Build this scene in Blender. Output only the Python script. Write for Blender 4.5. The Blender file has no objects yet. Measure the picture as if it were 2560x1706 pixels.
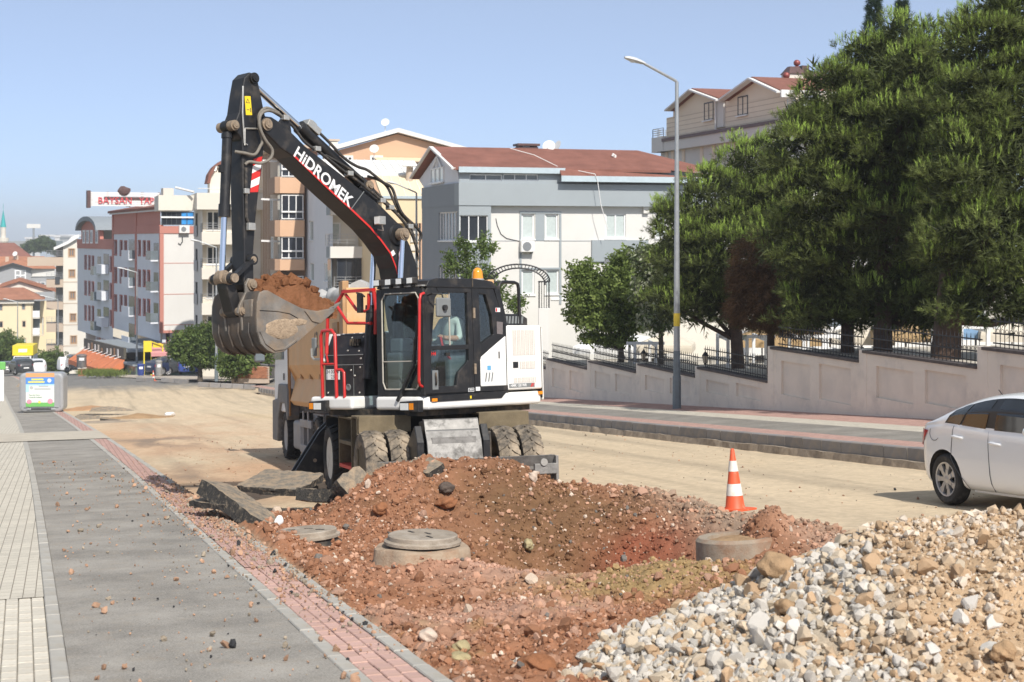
import bpy, bmesh, math, random
import numpy as np
from mathutils import Vector, Matrix
random.seed(11)
RN = np.random.default_rng(5)
SC = bpy.context.scene
COL = SC.collection
R = math.radians

# ------------------------------------------------------------------ camera, sky, sun, exposure
# world frame: +Y runs down the street, +X to its right, the camera is the origin
cam_d = bpy.data.cameras.new("camera")
cam = bpy.data.objects.new("camera", cam_d); COL.objects.link(cam)
cam_d.sensor_width = 36.0
cam_d.lens = 3700.0/2560*36
cam_d.shift_y = -(853-600)/2560
cam_d.clip_start = 0.1
cam_d.clip_end = 9000
cam.location = (0, 0, 0)
cam.rotation_euler = (R(90), 0, -math.atan(.3054))
cam_d.dof.use_dof = True
cam_d.dof.focus_distance = 20.5
cam_d.dof.aperture_fstop = 4.0
SC.camera = cam

TO_SUN = Vector((.09, -.70, .71)).normalized()
W = bpy.data.worlds.new("World"); SC.world = W; W.use_nodes = True
wn = W.node_tree
sky = wn.nodes.new("ShaderNodeTexSky"); sky.sky_type = 'NISHITA'; sky.sun_disc = False
sky.sun_elevation = math.asin(TO_SUN.z)
sky.sun_rotation = math.atan2(TO_SUN.x, TO_SUN.y)
sky.air_density = .4; sky.dust_density = 1.2; sky.ozone_density = 4.0; sky.altitude = 300
bg = wn.nodes["Background"]; bg.inputs[1].default_value = 0.135
milk = wn.nodes.new('ShaderNodeMix'); milk.data_type = 'RGBA'      # an even summer haze over the whole sky
milk.inputs[0].default_value = .21; milk.inputs[7].default_value = (7.9, 8.5, 8.3, 1)
wn.links.new(sky.outputs[0], milk.inputs[6]); wn.links.new(milk.outputs[2], bg.inputs[0])
sl = bpy.data.lights.new("sun", 'SUN'); sl.energy = 4.3; sl.angle = R(.53); sl.color = (1, .95, .87)
so = bpy.data.objects.new("sun", sl); COL.objects.link(so)
so.rotation_euler = (-TO_SUN).to_track_quat('-Z', 'Y').to_euler()
so.location = (10, -40, 60)
vs = SC.view_settings
vs.view_transform = 'Standard'; vs.look = 'None'; vs.gamma = 1; vs.exposure = 0.28
vs.use_curve_mapping = False
SC.cycles.max_bounces = 8; SC.cycles.transparent_max_bounces = 24
SC.cycles.use_denoising = True

# ------------------------------------------------------------------ helpers
class MB:
    """collects shapes; obj() links them as one mesh object"""
    def __init__(s, xf=None): s.v = []; s.f = []; s.mi = []; s.m = 0; s.xf = xf
    def add(s, vs, fs):
        o = len(s.v)
        if s.xf is not None: vs = [s.xf @ Vector(v) for v in vs]
        s.v += [tuple(v) for v in vs]
        s.f += [[i+o for i in f] for f in fs]; s.mi += [s.m]*len(fs)
        return s
    def box(s, x0, x1, y0, y1, z0, z1):
        return s.add([(x0,y0,z0),(x1,y0,z0),(x1,y1,z0),(x0,y1,z0),(x0,y0,z1),(x1,y0,z1),(x1,y1,z1),(x0,y1,z1)],
                     [(0,3,2,1),(4,5,6,7),(0,1,5,4),(1,2,6,5),(2,3,7,6),(3,0,4,7)])
    def beam(s, p0, p1, w, h, up=(0,0,1)):
        p0 = Vector(p0); p1 = Vector(p1); d = (p1-p0).normalized(); up = Vector(up)
        a = d.cross(up)
        if a.length < 1e-4: a = d.cross(Vector((1,0,0)))
        a.normalize(); b = a.cross(d)
        a = a*w/2; b = b*h/2
        return s.add([p0-a-b,p0+a-b,p0+a+b,p0-a+b,p1-a-b,p1+a-b,p1+a+b,p1-a+b],
                     [(0,1,2,3),(7,6,5,4),(0,4,5,1),(1,5,6,2),(2,6,7,3),(3,7,4,0)])
    def prism(s, pts, axis, a, b):
        n = len(pts)
        if axis == 'y': A = [(p[0],a,p[1]) for p in pts]; B = [(p[0],b,p[1]) for p in pts]
        elif axis == 'x': A = [(a,p[0],p[1]) for p in pts]; B = [(b,p[0],p[1]) for p in pts]
        else: A = [(p[0],p[1],a) for p in pts]; B = [(p[0],p[1],b) for p in pts]
        ar = sum(pts[i][0]*pts[(i+1)%n][1]-pts[(i+1)%n][0]*pts[i][1] for i in range(n))
        flip = (ar > 0) ^ (axis == 'y') ^ (b < a)
        fs = [list(range(n)), list(range(2*n-1, n-1, -1))] + [(i, n+i, n+(i+1)%n, (i+1)%n) for i in range(n)]
        if flip: fs = [list(reversed(f)) for f in fs]
        return s.add(A+B, fs)
    def cyl(s, p0, p1, r0, r1=None, n=14, cap=True):
        if r1 is None: r1 = r0
        p0 = Vector(p0); p1 = Vector(p1); d = (p1-p0).normalized()
        a = d.cross(Vector((0,0,1)))
        if a.length < 1e-3: a = d.cross(Vector((1,0,0)))
        a.normalize(); b = d.cross(a)
        c = [(math.cos(2*math.pi*i/n), math.sin(2*math.pi*i/n)) for i in range(n)]
        A = [p0+(a*x+b*y)*r0 for x,y in c]; B = [p1+(a*x+b*y)*r1 for x,y in c]
        fs = [(i,(i+1)%n,n+(i+1)%n,n+i) for i in range(n)]
        if cap: fs += [list(range(n-1,-1,-1)), list(range(n,2*n))]
        return s.add(A+B, fs)
    def tube(s, pts, r, n=6, closed=False):
        P = [Vector(p) for p in pts]; m = len(P); vs = []; prev = None
        rr = r if isinstance(r, (list, tuple)) else [r]*m
        for i in range(m):
            d = (P[min(i+1,m-1)]-P[max(i-1,0)])
            d = d.normalized() if d.length > 1e-9 else Vector((0,0,1))
            if prev is None:
                a = d.cross(Vector((0,0,1)))
                if a.length < 1e-3: a = d.cross(Vector((1,0,0)))
            else: a = prev - d*prev.dot(d)
            a.normalize(); prev = a; b = d.cross(a)
            vs += [P[i]+(a*math.cos(2*math.pi*k/n)+b*math.sin(2*math.pi*k/n))*rr[i] for k in range(n)]
        fs = [(i*n+k, i*n+(k+1)%n, (i+1)*n+(k+1)%n, (i+1)*n+k) for i in range(m-1) for k in range(n)]
        fs += [list(range(n-1,-1,-1)), list(range((m-1)*n, m*n))]
        return s.add(vs, fs)
    def lathe(s, prof, n=20, c=(0,0,0), axis='z', cap=True):
        vs = []; c = Vector(c)
        for r, h in prof:
            for k in range(n):
                x, y = r*math.cos(2*math.pi*k/n), r*math.sin(2*math.pi*k/n)
                vs.append(c+Vector({'z':(x,y,h),'y':(y,h,x),'x':(h,x,y)}[axis]))
        m = len(prof)
        fs = [(i*n+k, i*n+(k+1)%n, (i+1)*n+(k+1)%n, (i+1)*n+k) for i in range(m-1) for k in range(n)]
        if cap and prof[0][0] > 1e-6: fs.append(list(range(n-1,-1,-1)))
        if cap and prof[-1][0] > 1e-6: fs.append(list(range((m-1)*n, m*n)))
        return s.add(vs, fs)
    def blob(s, c, r, sub=1, amp=.25, seed=0):
        bm = bmesh.new(); bmesh.ops.create_icosphere(bm, subdivisions=sub, radius=1.0)
        rg = random.Random(seed); c = Vector(c)
        rx = r if isinstance(r, (tuple,list)) else (r,r,r)
        vs = []
        for v in bm.verts:
            f = 1+amp*(rg.random()*2-1)
            vs.append(c+Vector((v.co.x*rx[0]*f, v.co.y*rx[1]*f, v.co.z*rx[2]*f)))
        bm.verts.index_update()
        fs = [[v.index for v in f.verts] for f in bm.faces]; bm.free()
        return s.add(vs, fs)
    def mesh(s, name, mats, smooth=None):
        me = bpy.data.meshes.new(name)
        me.from_pydata(s.v, [], s.f)
        if not isinstance(mats, (list, tuple)): mats = [mats]
        for m in mats: me.materials.append(m)
        if len(mats) > 1: me.polygons.foreach_set('material_index', s.mi)
        if smooth is not None:
            me.polygons.foreach_set('use_smooth', [True]*len(s.f))
            me.set_sharp_from_angle(angle=R(smooth))
        me.update()
        return me
    def obj(s, name, mats, parent=None, smooth=None, bevel=0, seg=2, loc=None):
        o = bpy.data.objects.new(name, s.mesh(name, mats, smooth)); COL.objects.link(o)
        if parent is not None: o.parent = parent
        if loc is not None: o.location = loc
        if bevel:
            b = o.modifiers.new('bevel', 'BEVEL'); b.width = bevel; b.segments = seg
            b.limit_method = 'ANGLE'; b.angle_limit = R(35); b.harden_normals = False
        return o

def np_obj(name, V, Fc, mats, parent=None, smooth=False, col=None, mi=None):
    """mesh from numpy arrays; Fc (n,3) or (n,4)"""
    V = np.asarray(V, np.float32); Fc = np.asarray(Fc, np.int32); k = Fc.shape[1]
    me = bpy.data.meshes.new(name)
    me.vertices.add(len(V)); me.vertices.foreach_set('co', V.ravel())
    me.loops.add(Fc.size); me.loops.foreach_set('vertex_index', Fc.ravel())
    me.polygons.add(len(Fc)); me.polygons.foreach_set('loop_start', np.arange(0, Fc.size, k, dtype=np.int32))
    me.polygons.foreach_set('loop_total', np.full(len(Fc), k, np.int32))
    if not isinstance(mats, (list, tuple)): mats = [mats]
    for m in mats: me.materials.append(m)
    if mi is not None: me.polygons.foreach_set('material_index', np.asarray(mi, np.int32))
    me.polygons.foreach_set('use_smooth', np.full(len(Fc), smooth))
    if col is not None:
        ca = me.color_attributes.new('Col', 'FLOAT_COLOR', 'POINT')
        c4 = np.ones((len(V), 4), np.float32); c4[:, :3] = col
        ca.data.foreach_set('color', c4.ravel())
    me.update(); me.validate()
    o = bpy.data.objects.new(name, me); COL.objects.link(o)
    if parent is not None: o.parent = parent
    return o

def tag(o, label=None, cat=None, group=None, kind=None):
    if label: o['label'] = label
    if cat: o['category'] = cat
    if group: o['group'] = group
    if kind: o['kind'] = kind
    return o
def thing(name, label, cat, loc=(0,0,0), rotz=0, group=None):
    o = bpy.data.objects.new(name, None); COL.objects.link(o); o.empty_display_size = .2
    o.location = loc; o.rotation_euler = (0, 0, rotz)
    return tag(o, label, cat, group)
def copy_tree(o, parent=None):
    c = o.copy(); COL.objects.link(c)
    if parent is not None: c.parent = parent
    for ch in list(o.children): copy_tree(ch, c)
    return c
def share(me, name, parent=None, loc=(0,0,0), rot=(0,0,0), scale=(1,1,1)):
    o = bpy.data.objects.new(name, me); COL.objects.link(o)
    o.location = loc; o.rotation_euler = rot; o.scale = scale
    if parent is not None: o.parent = parent
    return o

# photograph geometry: pixel (2560 wide) + camera depth -> world point
FWD = Vector((.2921, .9564, 0)); RGT = Vector((.9564, -.2921, 0))
def at(px, py, d): return (FWD + RGT*((px-1280)/3700) + Vector((0,0,(600-py)/3700)))*d
def dep_of(px, X): return 3869.0*X/(px-150)          # camera depth of the vertical plane x = X at column px
def y_of(px, X): return (dep_of(px, X)-.2921*X)/.9564

# numpy value noise
def _h(i, j, seed):
    n = (i.astype(np.int64)*374761393 + j.astype(np.int64)*668265263 + seed*1442695041) & 0x7fffffff
    n = ((n ^ (n >> 13))*1274126177) & 0x7fffffff
    return ((n ^ (n >> 16)) & 0xffff)/65535.0
def vnoise(x, y, seed=0):
    i = np.floor(x); j = np.floor(y); u = x-i; v = y-j
    u = u*u*(3-2*u); v = v*v*(3-2*v)
    return (_h(i,j,seed)*(1-u)+_h(i+1,j,seed)*u)*(1-v)+(_h(i,j+1,seed)*(1-u)+_h(i+1,j+1,seed)*u)*v
def fbm(x, y, octv=4, seed=0, gain=.5):
    a = 1.; t = 0; s = 0
    for k in range(octv):
        s = s + a*(vnoise(x*2**k+17.3*k, y*2**k-9.1*k, seed+k)*2-1); t += a; a *= gain
    return s/t
def sstep(a, b, x):
    t = np.clip((x-a)/(b-a), 0, 1); return t*t*(3-2*t)

# ------------------------------------------------------------------ materials
def _nt(name):
    m = bpy.data.materials.new(name); m.use_nodes = True
    return m, m.node_tree, m.node_tree.nodes['Principled BSDF']
def noise_node(nt, scale, detail=4, rough=.6, coord='Object', vec=None):
    if vec is None:
        tc = nt.nodes.new('ShaderNodeTexCoord'); vec = tc.outputs[coord]
    n = nt.nodes.new('ShaderNodeTexNoise'); n.inputs['Scale'].default_value = scale
    n.inputs['Detail'].default_value = detail; n.inputs['Roughness'].default_value = rough
    nt.links.new(vec, n.inputs['Vector'])
    return n
def ramp(nt, src, a, b, va=0., vb=1.):
    m = nt.nodes.new('ShaderNodeMapRange'); m.inputs[1].default_value = a; m.inputs[2].default_value = b
    m.inputs[3].default_value = va; m.inputs[4].default_value = vb
    nt.links.new(src, m.inputs[0]); return m.outputs[0]
def mixc(nt, fac, a, b, mode='MIX'):
    m = nt.nodes.new('ShaderNodeMix'); m.data_type = 'RGBA'; m.blend_type = mode
    for inp, x in ((m.inputs[0], fac), (m.inputs[6], a), (m.inputs[7], b)):
        if hasattr(x, 'is_linked'): nt.links.new(x, inp)
        elif isinstance(x, (int, float)): inp.default_value = x
        else: inp.default_value = (*x[:3], 1)
    return m.outputs[2]
def mat(name, col, rough=.7, metal=0., var=.10, vs=3., bump=0., bs=60., dirt=None, dt=(.5,.75), ds=2.5, spec=.5,
        coat=0., attr=False, rnd=0., trans=0., emit=0., bd=.02):
    m, nt, p = _nt(name)
    p.inputs['Roughness'].default_value = rough; p.inputs['Metallic'].default_value = metal
    p.inputs['Specular IOR Level'].default_value = spec
    p.inputs['Coat Weight'].default_value = coat
    p.inputs['Transmission Weight'].default_value = trans
    c = col
    if attr:
        a = nt.nodes.new('ShaderNodeVertexColor'); a.layer_name = 'Col'; c = a.outputs[0]
    if var > 0:
        n = noise_node(nt, vs)
        f = ramp(nt, n.outputs['Fac'], .25, .75, 1-var, 1+var)
        c = mixc(nt, 1.0, c, (1,1,1), 'MULTIPLY') if False else c
        v = nt.nodes.new('ShaderNodeVectorMath'); v.operation = 'SCALE'
        if hasattr(c, 'is_linked'): nt.links.new(c, v.inputs[0])
        else: v.inputs[0].default_value = c[:3]
        nt.links.new(f, v.inputs['Scale']); c = v.outputs[0]
    if rnd > 0:
        oi = nt.nodes.new('ShaderNodeObjectInfo')
        f = ramp(nt, oi.outputs['Random'], 0, 1, 1-rnd, 1+rnd)
        v = nt.nodes.new('ShaderNodeVectorMath'); v.operation = 'SCALE'
        if hasattr(c, 'is_linked'): nt.links.new(c, v.inputs[0])
        else: v.inputs[0].default_value = c[:3]
        nt.links.new(f, v.inputs['Scale']); c = v.outputs[0]
    if dirt is not None:
        n = noise_node(nt, ds, 6, .7)
        f = ramp(nt, n.outputs['Fac'], dt[0], dt[1])
        c = mixc(nt, f, c, dirt)
        rr = ramp(nt, f, 0, 1, rough, max(rough, .85)); nt.links.new(rr, p.inputs['Roughness'])
    if hasattr(c, 'is_linked'): nt.links.new(c, p.inputs['Base Color'])
    else: p.inputs['Base Color'].default_value = (*c[:3], 1)
    if emit > 0:
        p.inputs['Emission Color'].default_value = (*col[:3], 1); p.inputs['Emission Strength'].default_value = emit
    if bump > 0:
        n = noise_node(nt, bs, 5, .65)
        b = nt.nodes.new('ShaderNodeBump'); b.inputs['Strength'].default_value = bump; b.inputs['Distance'].default_value = bd
        nt.links.new(n.outputs['Fac'], b.inputs['Height']); nt.links.new(b.outputs[0], p.inputs['Normal'])
    return m
def glass_mat(name, col=(.9,.92,.92), rough=.03):
    """tinted pane: mostly see-through, part mirror"""
    m, nt, p = _nt(name)
    out = nt.nodes['Material Output']
    tr = nt.nodes.new('ShaderNodeBsdfTransparent'); tr.inputs[0].default_value = (*col, 1)
    gl = nt.nodes.new('ShaderNodeBsdfGlossy'); gl.inputs['Roughness'].default_value = rough
    lw = nt.nodes.new('ShaderNodeLayerWeight'); lw.inputs[0].default_value = .5
    pw = nt.nodes.new('ShaderNodeMath'); pw.operation = 'POWER'; pw.inputs[1].default_value = 3.5
    nt.links.new(lw.outputs['Facing'], pw.inputs[0])
    mx = nt.nodes.new('ShaderNodeMixShader')
    nt.links.new(ramp(nt, pw.outputs[0], 0, 1, .07, .9), mx.inputs[0]); nt.links.new(tr.outputs[0], mx.inputs[1]); nt.links.new(gl.outputs[0], mx.inputs[2])
    nt.links.new(mx.outputs[0], out.inputs[0])
    nt.nodes.remove(p)
    return m
def text_mesh(s, size, depth=.0, bold=False):
    c = bpy.data.curves.new('t', 'FONT'); c.body = s; c.size = size; c.extrude = depth
    c.align_x = 'CENTER'; c.align_y = 'CENTER'; c.resolution_u = 3
    if bold: c.offset = size*.022
    o = bpy.data.objects.new('t', c); COL.objects.link(o)
    dg = bpy.context.evaluated_depsgraph_get()
    me = bpy.data.meshes.new_from_object(o.evaluated_get(dg))
    bpy.data.objects.remove(o); bpy.data.curves.remove(c)
    return me
def text_obj(name, s, size, m, parent, origin, xdir, ydir, depth=.0, bold=False, sx=1.0, shear=0.):
    me = text_mesh(s, size, depth, bold)
    X = Vector(xdir).normalized(); Y = Vector(ydir); Y = (Y-X*Y.dot(X)).normalized(); N = X.cross(Y)
    M = Matrix(((X.x,Y.x,N.x,origin[0]),(X.y,Y.y,N.y,origin[1]),(X.z,Y.z,N.z,origin[2]),(0,0,0,1)))
    S = Matrix(((sx,shear,0,0),(0,1,0,0),(0,0,1,0),(0,0,0,1)))
    me.transform(M@S); me.name = name
    me.materials.clear(); me.materials.append(m)
    o = bpy.data.objects.new(name, me); COL.objects.link(o); o.parent = parent
    return o
# ------------------------------------------------------------------ terrain
CAPS = [(16.85,-1.8), (21.6,-2.20), (26.35,-2.61), (31.1,-2.855), (35.85,-3.78), (40.6,-4.06), (45.35,-4.335), (50.1,-4.62), (54.85,-5.0)]
def hump(Y):
    Y = np.asarray(Y, float)
    base = -.084*np.minimum(Y, 190) + 1.4*sstep(70, 140, Y)
    d = np.clip(Y-190, 0, 110)
    return base - .084*(d - d*d/220.0) + 19*sstep(900, 3000, Y)
def zroad(Y): return -2.05 + hump(Y)
def zpath(Y): return -1.90 + hump(Y)
def off(Y):
    d = np.maximum(np.asarray(Y, float)-9, -9); e = np.minimum(d, 160)
    return -.022*d - .00018*e*np.abs(e)
def offr(Y):
    Y = np.asarray(Y, float); return -.075*np.maximum(Y-52, 0)**2/(np.maximum(Y-52, 0)+8)
def zr(Y): return float(zroad(Y))
def zwalk(X, Y): return -1.70 + .15*(X-14)/4.2 + float(hump(Y))
def gauss(X, Y, cx, cy, sx, sy): return np.exp(-((X-cx)/sx)**2-((Y-cy)/sy)**2)

def dug_mask(X, Y):
    """1 where the street is dug up"""
    e = .22*fbm(X*.9, Y*.9, 3, 31)
    right = 7.95 + .25*np.sin(Y*.7) + e*1.6
    m = sstep(2.16, 2.34, X-off(Y)) * (1-sstep(right-.25, right+.35, X)) * (1-sstep(19.6, 20.6, Y+e*2))
    return m
def dz_soil(X, Y):
    m = dug_mask(X, Y)
    z = .00*X
    z = z + .66*np.exp(-((X-4.65)/1.42)**4-((Y-18.1)/.80)**2) + .12*gauss(X, Y, 6.4, 18.0, .8, .8)
    z = z + .20*gauss(X, Y, 4.8, 17.1, 1.4, .7)
    z = z + .20*gauss(X, Y, 7.1, 17.0, .75, 1.5) + .22*gauss(X, Y, 7.5, 14.6, .6, 1.6) + .15*gauss(X, Y, 6.6, 18.9, 1.0, .7)
    z = z - 1.42*gauss(X, Y, 5.5, 14.75, 1.2, .95) - .75*gauss(X, Y, 6.0, 13.9, .45, .55) + .46*gauss(X, Y, 6.86, 13.8, .40, .46)
    z = z + .12*gauss(X, Y, 2.62, 16.0, .5, .5) + .17*gauss(X, Y, 3.4, 13.75, .8, .65)
    z = z + .16*gauss(X, Y, 5.3, 12.3, .8, .55) + .10*gauss(X, Y, 3.3, 10.3, .7, 1.1)
    rough = .10*fbm(X*1.7, Y*1.7, 4, 3, .55) + .045*fbm(X*6, Y*6, 3, 9, .6)
    flat = np.clip(gauss(X, Y, 4.6, 13.4, .9, .8)*1.3, 0, .75)
    rough = rough + .10*(1-np.abs(fbm(X*3.1, Y*3.1, 3, 77)))*sstep(16, 17, Y)*.6
    z = z + rough*(1-flat)
    ridge = .07*gauss(X, Y, 6.0, 20.3, 2.2, 1.2)
    return m*z + ridge*0
def clod_relief(X, Y):
    """fine lumps, in metres"""
    return .05*np.abs(fbm(X*7, Y*7, 3, 49)) + .034*np.abs(fbm(X*14, Y*14, 2, 51)) + .018*np.abs(fbm(X*30, Y*30, 1, 57))

def lerp(a, b, t): return a + (b-a)*t[..., None]
SAND = np.array((.57, .46, .32)); SAND2 = np.array((.49, .40, .285)); REDSAND = np.array((.54, .355, .225))
RED = np.array((.285, .138, .078)); BROWN = np.array((.165, .092, .048)); PINK = np.array((.45, .285, .215))
OLIVE = np.array((.30, .215, .10)); DARKRED = np.array((.23, .075, .042)); GREYD = np.array((.33, .25, .185))
def soil_colour(X, Y):
    c = np.zeros(X.shape+(3,)) + RED
    n1 = fbm(X*.8, Y*.8, 4, 101); n2 = fbm(X*2.3, Y*2.3, 4, 113); n3 = fbm(X*6, Y*6, 3, 119)
    c = lerp(c, BROWN, np.clip(1.5*gauss(X, Y, 5.7, 16.6, 1.1, 1.2)+.5*n2*gauss(X, Y, 5.5, 16.3, 2, 2), 0, .95))
    c = lerp(c, BROWN, np.clip(sstep(.15, .5, n2)*.45, 0, 1)*sstep(16.6, 17.6, Y))
    c = lerp(c, DARKRED, np.clip(1.3*gauss(X, Y, 6.35, 15.6, .55, .5), 0, .85))
    c = lerp(c, PINK, np.clip(gauss(X, Y, 4.5, 13.4, 1.1, .9)*1.0+.6*sstep(.1,.5,n1)*sstep(14.5, 12.5, Y), 0, .8))
    c = lerp(c, OLIVE, np.clip(1.2*gauss(X, Y, 5.1, 12.2, 1.0, .7)+.35*sstep(.2,.5,n2)*sstep(13, 11, Y)+1.1*gauss(X, Y, 4.35, 15.3, .45, .28), 0, .85))
    c = lerp(c, GREYD, np.clip(gauss(X, Y, 7.5, 16.0, .5, 3.0)*1.1, 0, .8))
    c = c*(1+.22*n3[..., None])
    return c
def ground_colour(X, Y):
    n1 = fbm(X*.25, Y*.12, 4, 201); n2 = fbm(X*1.4, Y*.5, 4, 211); n3 = fbm(X*7, Y*7, 3, 219)
    c = np.zeros(X.shape+(3,)) + SAND
    c = lerp(c, SAND2, sstep(-.1, .5, n2)*.7)
    rut = fbm(X*2.2+.35*np.sin(Y*.11), Y*.05, 3, 231); c = lerp(c, SAND2*.8, np.clip(rut*2.2-.2, 0, .7)*sstep(20,23,Y+X*.3)); c = lerp(c, SAND*1.1, np.clip(-rut*1.6-.3, 0, .5))
    left = sstep(9.0, 3.5, X)*sstep(20, 24, Y)*sstep(75, 45, Y)
    c = lerp(c, REDSAND, np.clip(left*(.70+1.1*n1+.6*n2), 0, .9))
    dark = np.array((.19, .16, .13))
    c = lerp(c, dark, np.clip(.9*gauss(X-off(Y), Y, 2.9, 27, .5, 6)*(.6+n2)+.8*gauss(X, Y, 2.6, 42, 1.8, 3.5)*sstep(-.1,.4,n2), 0, .75))
    c = lerp(c, SAND*np.array((1.02,.97,.86)), sstep(.2, .6, n1)*.5)
    asph = np.array((.20, .195, .185))
    c = lerp(c, asph, sstep(96, 112, Y+4*n2))
    # everything off the street is ordinary town ground
    town = np.array((.26, .235, .18)); grn = np.array((.12, .15, .06))
    o = np.maximum(sstep(18.3, 18.5, X), sstep(-3.0, -3.6, X-off(Y)))*(1-sstep(100,130,Y)*.3)
    c = lerp(c, lerp(np.zeros_like(c)+town, grn, sstep(.0,.4,n1)), o)
    c = lerp(c, np.zeros_like(c)+np.array((.50,.46,.39)), sstep(18.3,18.5,X)*(1-sstep(60,64,Y))*(1-sstep(40,45,X)))
    c = lerp(c, lerp(np.zeros_like(c)+town, grn, sstep(-.1,.3,n1)), sstep(210, 260, Y))
    c = c*(1+.10*n3[..., None])
    m = dug_mask(X, Y)
    return lerp(c, soil_colour(X, Y), m)
def ground_z(X, Y):
    z = zroad(Y)
    rough = .020*fbm(X*.8, Y*.6, 4, 71)+.014*fbm(X*2.2+.35*np.sin(Y*.11), Y*.05, 3, 231) + .006*fbm(X*5, Y*5, 3, 75)
    xo = X-off(Y)
    inroad = sstep(2.2, 2.45, xo)*(1-sstep(13.8, 14.0, X-offr(Y)))
    z = z + rough*inroad + dz_soil(X, Y) + dug_mask(X, Y)*clod_relief(X, Y)
    z = z + .07*gauss(X, Y, 5.2, 21.4, 1.9, 2.4)                     # packed ground under the machine
    # beside the path the ground comes up to the kerb; under the pavements it stays below them
    under = np.maximum((1-sstep(2.12, 2.2, xo)), sstep(14.02, 14.1, X-offr(Y)))
    z = z - .10*under*(xo > -3.2)*(X < 18.3)
    z = z + .10*np.exp(-((xo-2.4)/.25)**2)*(xo > 2.2)*sstep(24, 20, Y)
    for ya, cz in CAPS: z = np.where((X > 18.35) & (Y >= ya) & (Y < ya+4.75), cz-.10, z)     # terraces behind the garden wall
    z = np.where((X > 18.35) & (Y >= 59.6), zroad(Y)+.6, z)
    z = np.where((X > 18.35) & (Y < 16.85), zroad(Y)+1.7, z)
    z = np.where(xo < -3.2, zpath(Y)-.02, z)
    return z
def gz(x, y): return float(ground_z(np.array([float(x)]), np.array([float(y)]))[0])

XS = np.concatenate([[-1000,-700,-350,-180,-90,-50,-30,-20,-12,-8,-5,-4,-3.3,-3.1,-2,-1,0,.8,1.4,1.8], np.arange(2.0, 8.9, .036), np.arange(8.9, 13.7, .17),
                     [13.75,13.85,13.95,14.05,14.15,15,16,17,18,18.3,18.36,18.5,20,23,27,32,38,45,55,70,90,130,200,320,600,1100]])
YS = np.concatenate([[-300,-120,-60,-30,-15,-6,0,4,6.5], np.arange(7.0, 20.8, .036), np.arange(20.8, 34, .14), np.sort(np.concatenate([np.arange(34, 62, .45)]+[[y-.01,y+.01] for y in (35.85,40.6,45.35,50.1,54.85)])), np.arange(62.01, 200, 2.0),
                     np.arange(200, 320, 8), [340,380,430,500,600,800,1100,1500,2000,2500,3000]])
GX, GY = np.meshgrid(XS, YS)
GZ = ground_z(GX, GY)
gc = ground_colour(GX, GY)
nx, ny = len(XS), len(YS)
idx = np.arange(nx*ny).reshape(ny, nx)
GF = np.stack([idx[:-1,:-1], idx[:-1,1:], idx[1:,1:], idx[1:,:-1]], -1).reshape(-1, 4)
m_ground = mat('soil_and_sand', (.4,.3,.2), rough=.95, var=.16, vs=9, bump=.55, bs=45, attr=True, spec=.15, bd=.03)
ground = np_obj('ground', np.stack([GX, GY, GZ], -1).reshape(-1, 3), GF, m_ground, smooth=True, col=gc.reshape(-1, 3))
tag(ground, 'sandy unpaved street with the dug up red soil patch', None, kind='structure')

# ------------------------------------------------------------------ pavements
def ribbon(name, xa, xb, ys, zf, m, parent=None, curved=True, thick=0):
    V = []; Fq = []
    for y in ys:
        o = float(off(y)) if curved else float(offr(y))
        for x in (xa, xb): V.append((x+o, y, zf(x, y)))
    for i in range(len(ys)-1): Fq.append((2*i, 2*i+1, 2*i+3, 2*i+2))
    if thick:
        n = len(V); V += [(x, y, z-thick) for x, y, z in V]
        for i in range(len(ys)-1):
            Fq.append((2*i, 2*i+2, n+2*i+2, n+2*i)); Fq.append((2*i+1, n+2*i+1, n+2*i+3, 2*i+3))
    o = np_obj(name, V, Fq, m, parent)
    return tag(o, kind='structure') if parent is None else o
def asphalt_mat(name, col, stain=True):
    m, nt, p = _nt(name); p.inputs['Roughness'].default_value = .9; p.inputs['Specular IOR Level'].default_value = .2
    a = noise_node(nt, 1.1, 6, .65); b = noise_node(nt, 70, 3, .8); d = noise_node(nt, 5, 5, .7)
    c = mixc(nt, ramp(nt, a.outputs['Fac'], .35, .7), [x*.74 for x in col], [x*1.3 for x in col])
    c = mixc(nt, ramp(nt, b.outputs['Fac'], .50, .72, 0, .75), c, (.44,.41,.37)); c = mixc(nt, ramp(nt, b.outputs['Fac'], .46, .30, 0, .7), c, (.10,.095,.09))
    c = mixc(nt, ramp(nt, d.outputs['Fac'], .52, .8, 0, .5), c, (.33,.27,.20))
    nt.links.new(c, p.inputs['Base Color'])
    bp = nt.nodes.new('ShaderNodeBump'); bp.inputs['Strength'].default_value = .5; bp.inputs['Distance'].default_value = .008
    nt.links.new(b.outputs['Fac'], bp.inputs['Height']); nt.links.new(bp.outputs[0], p.inputs['Normal'])
    return m
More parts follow.
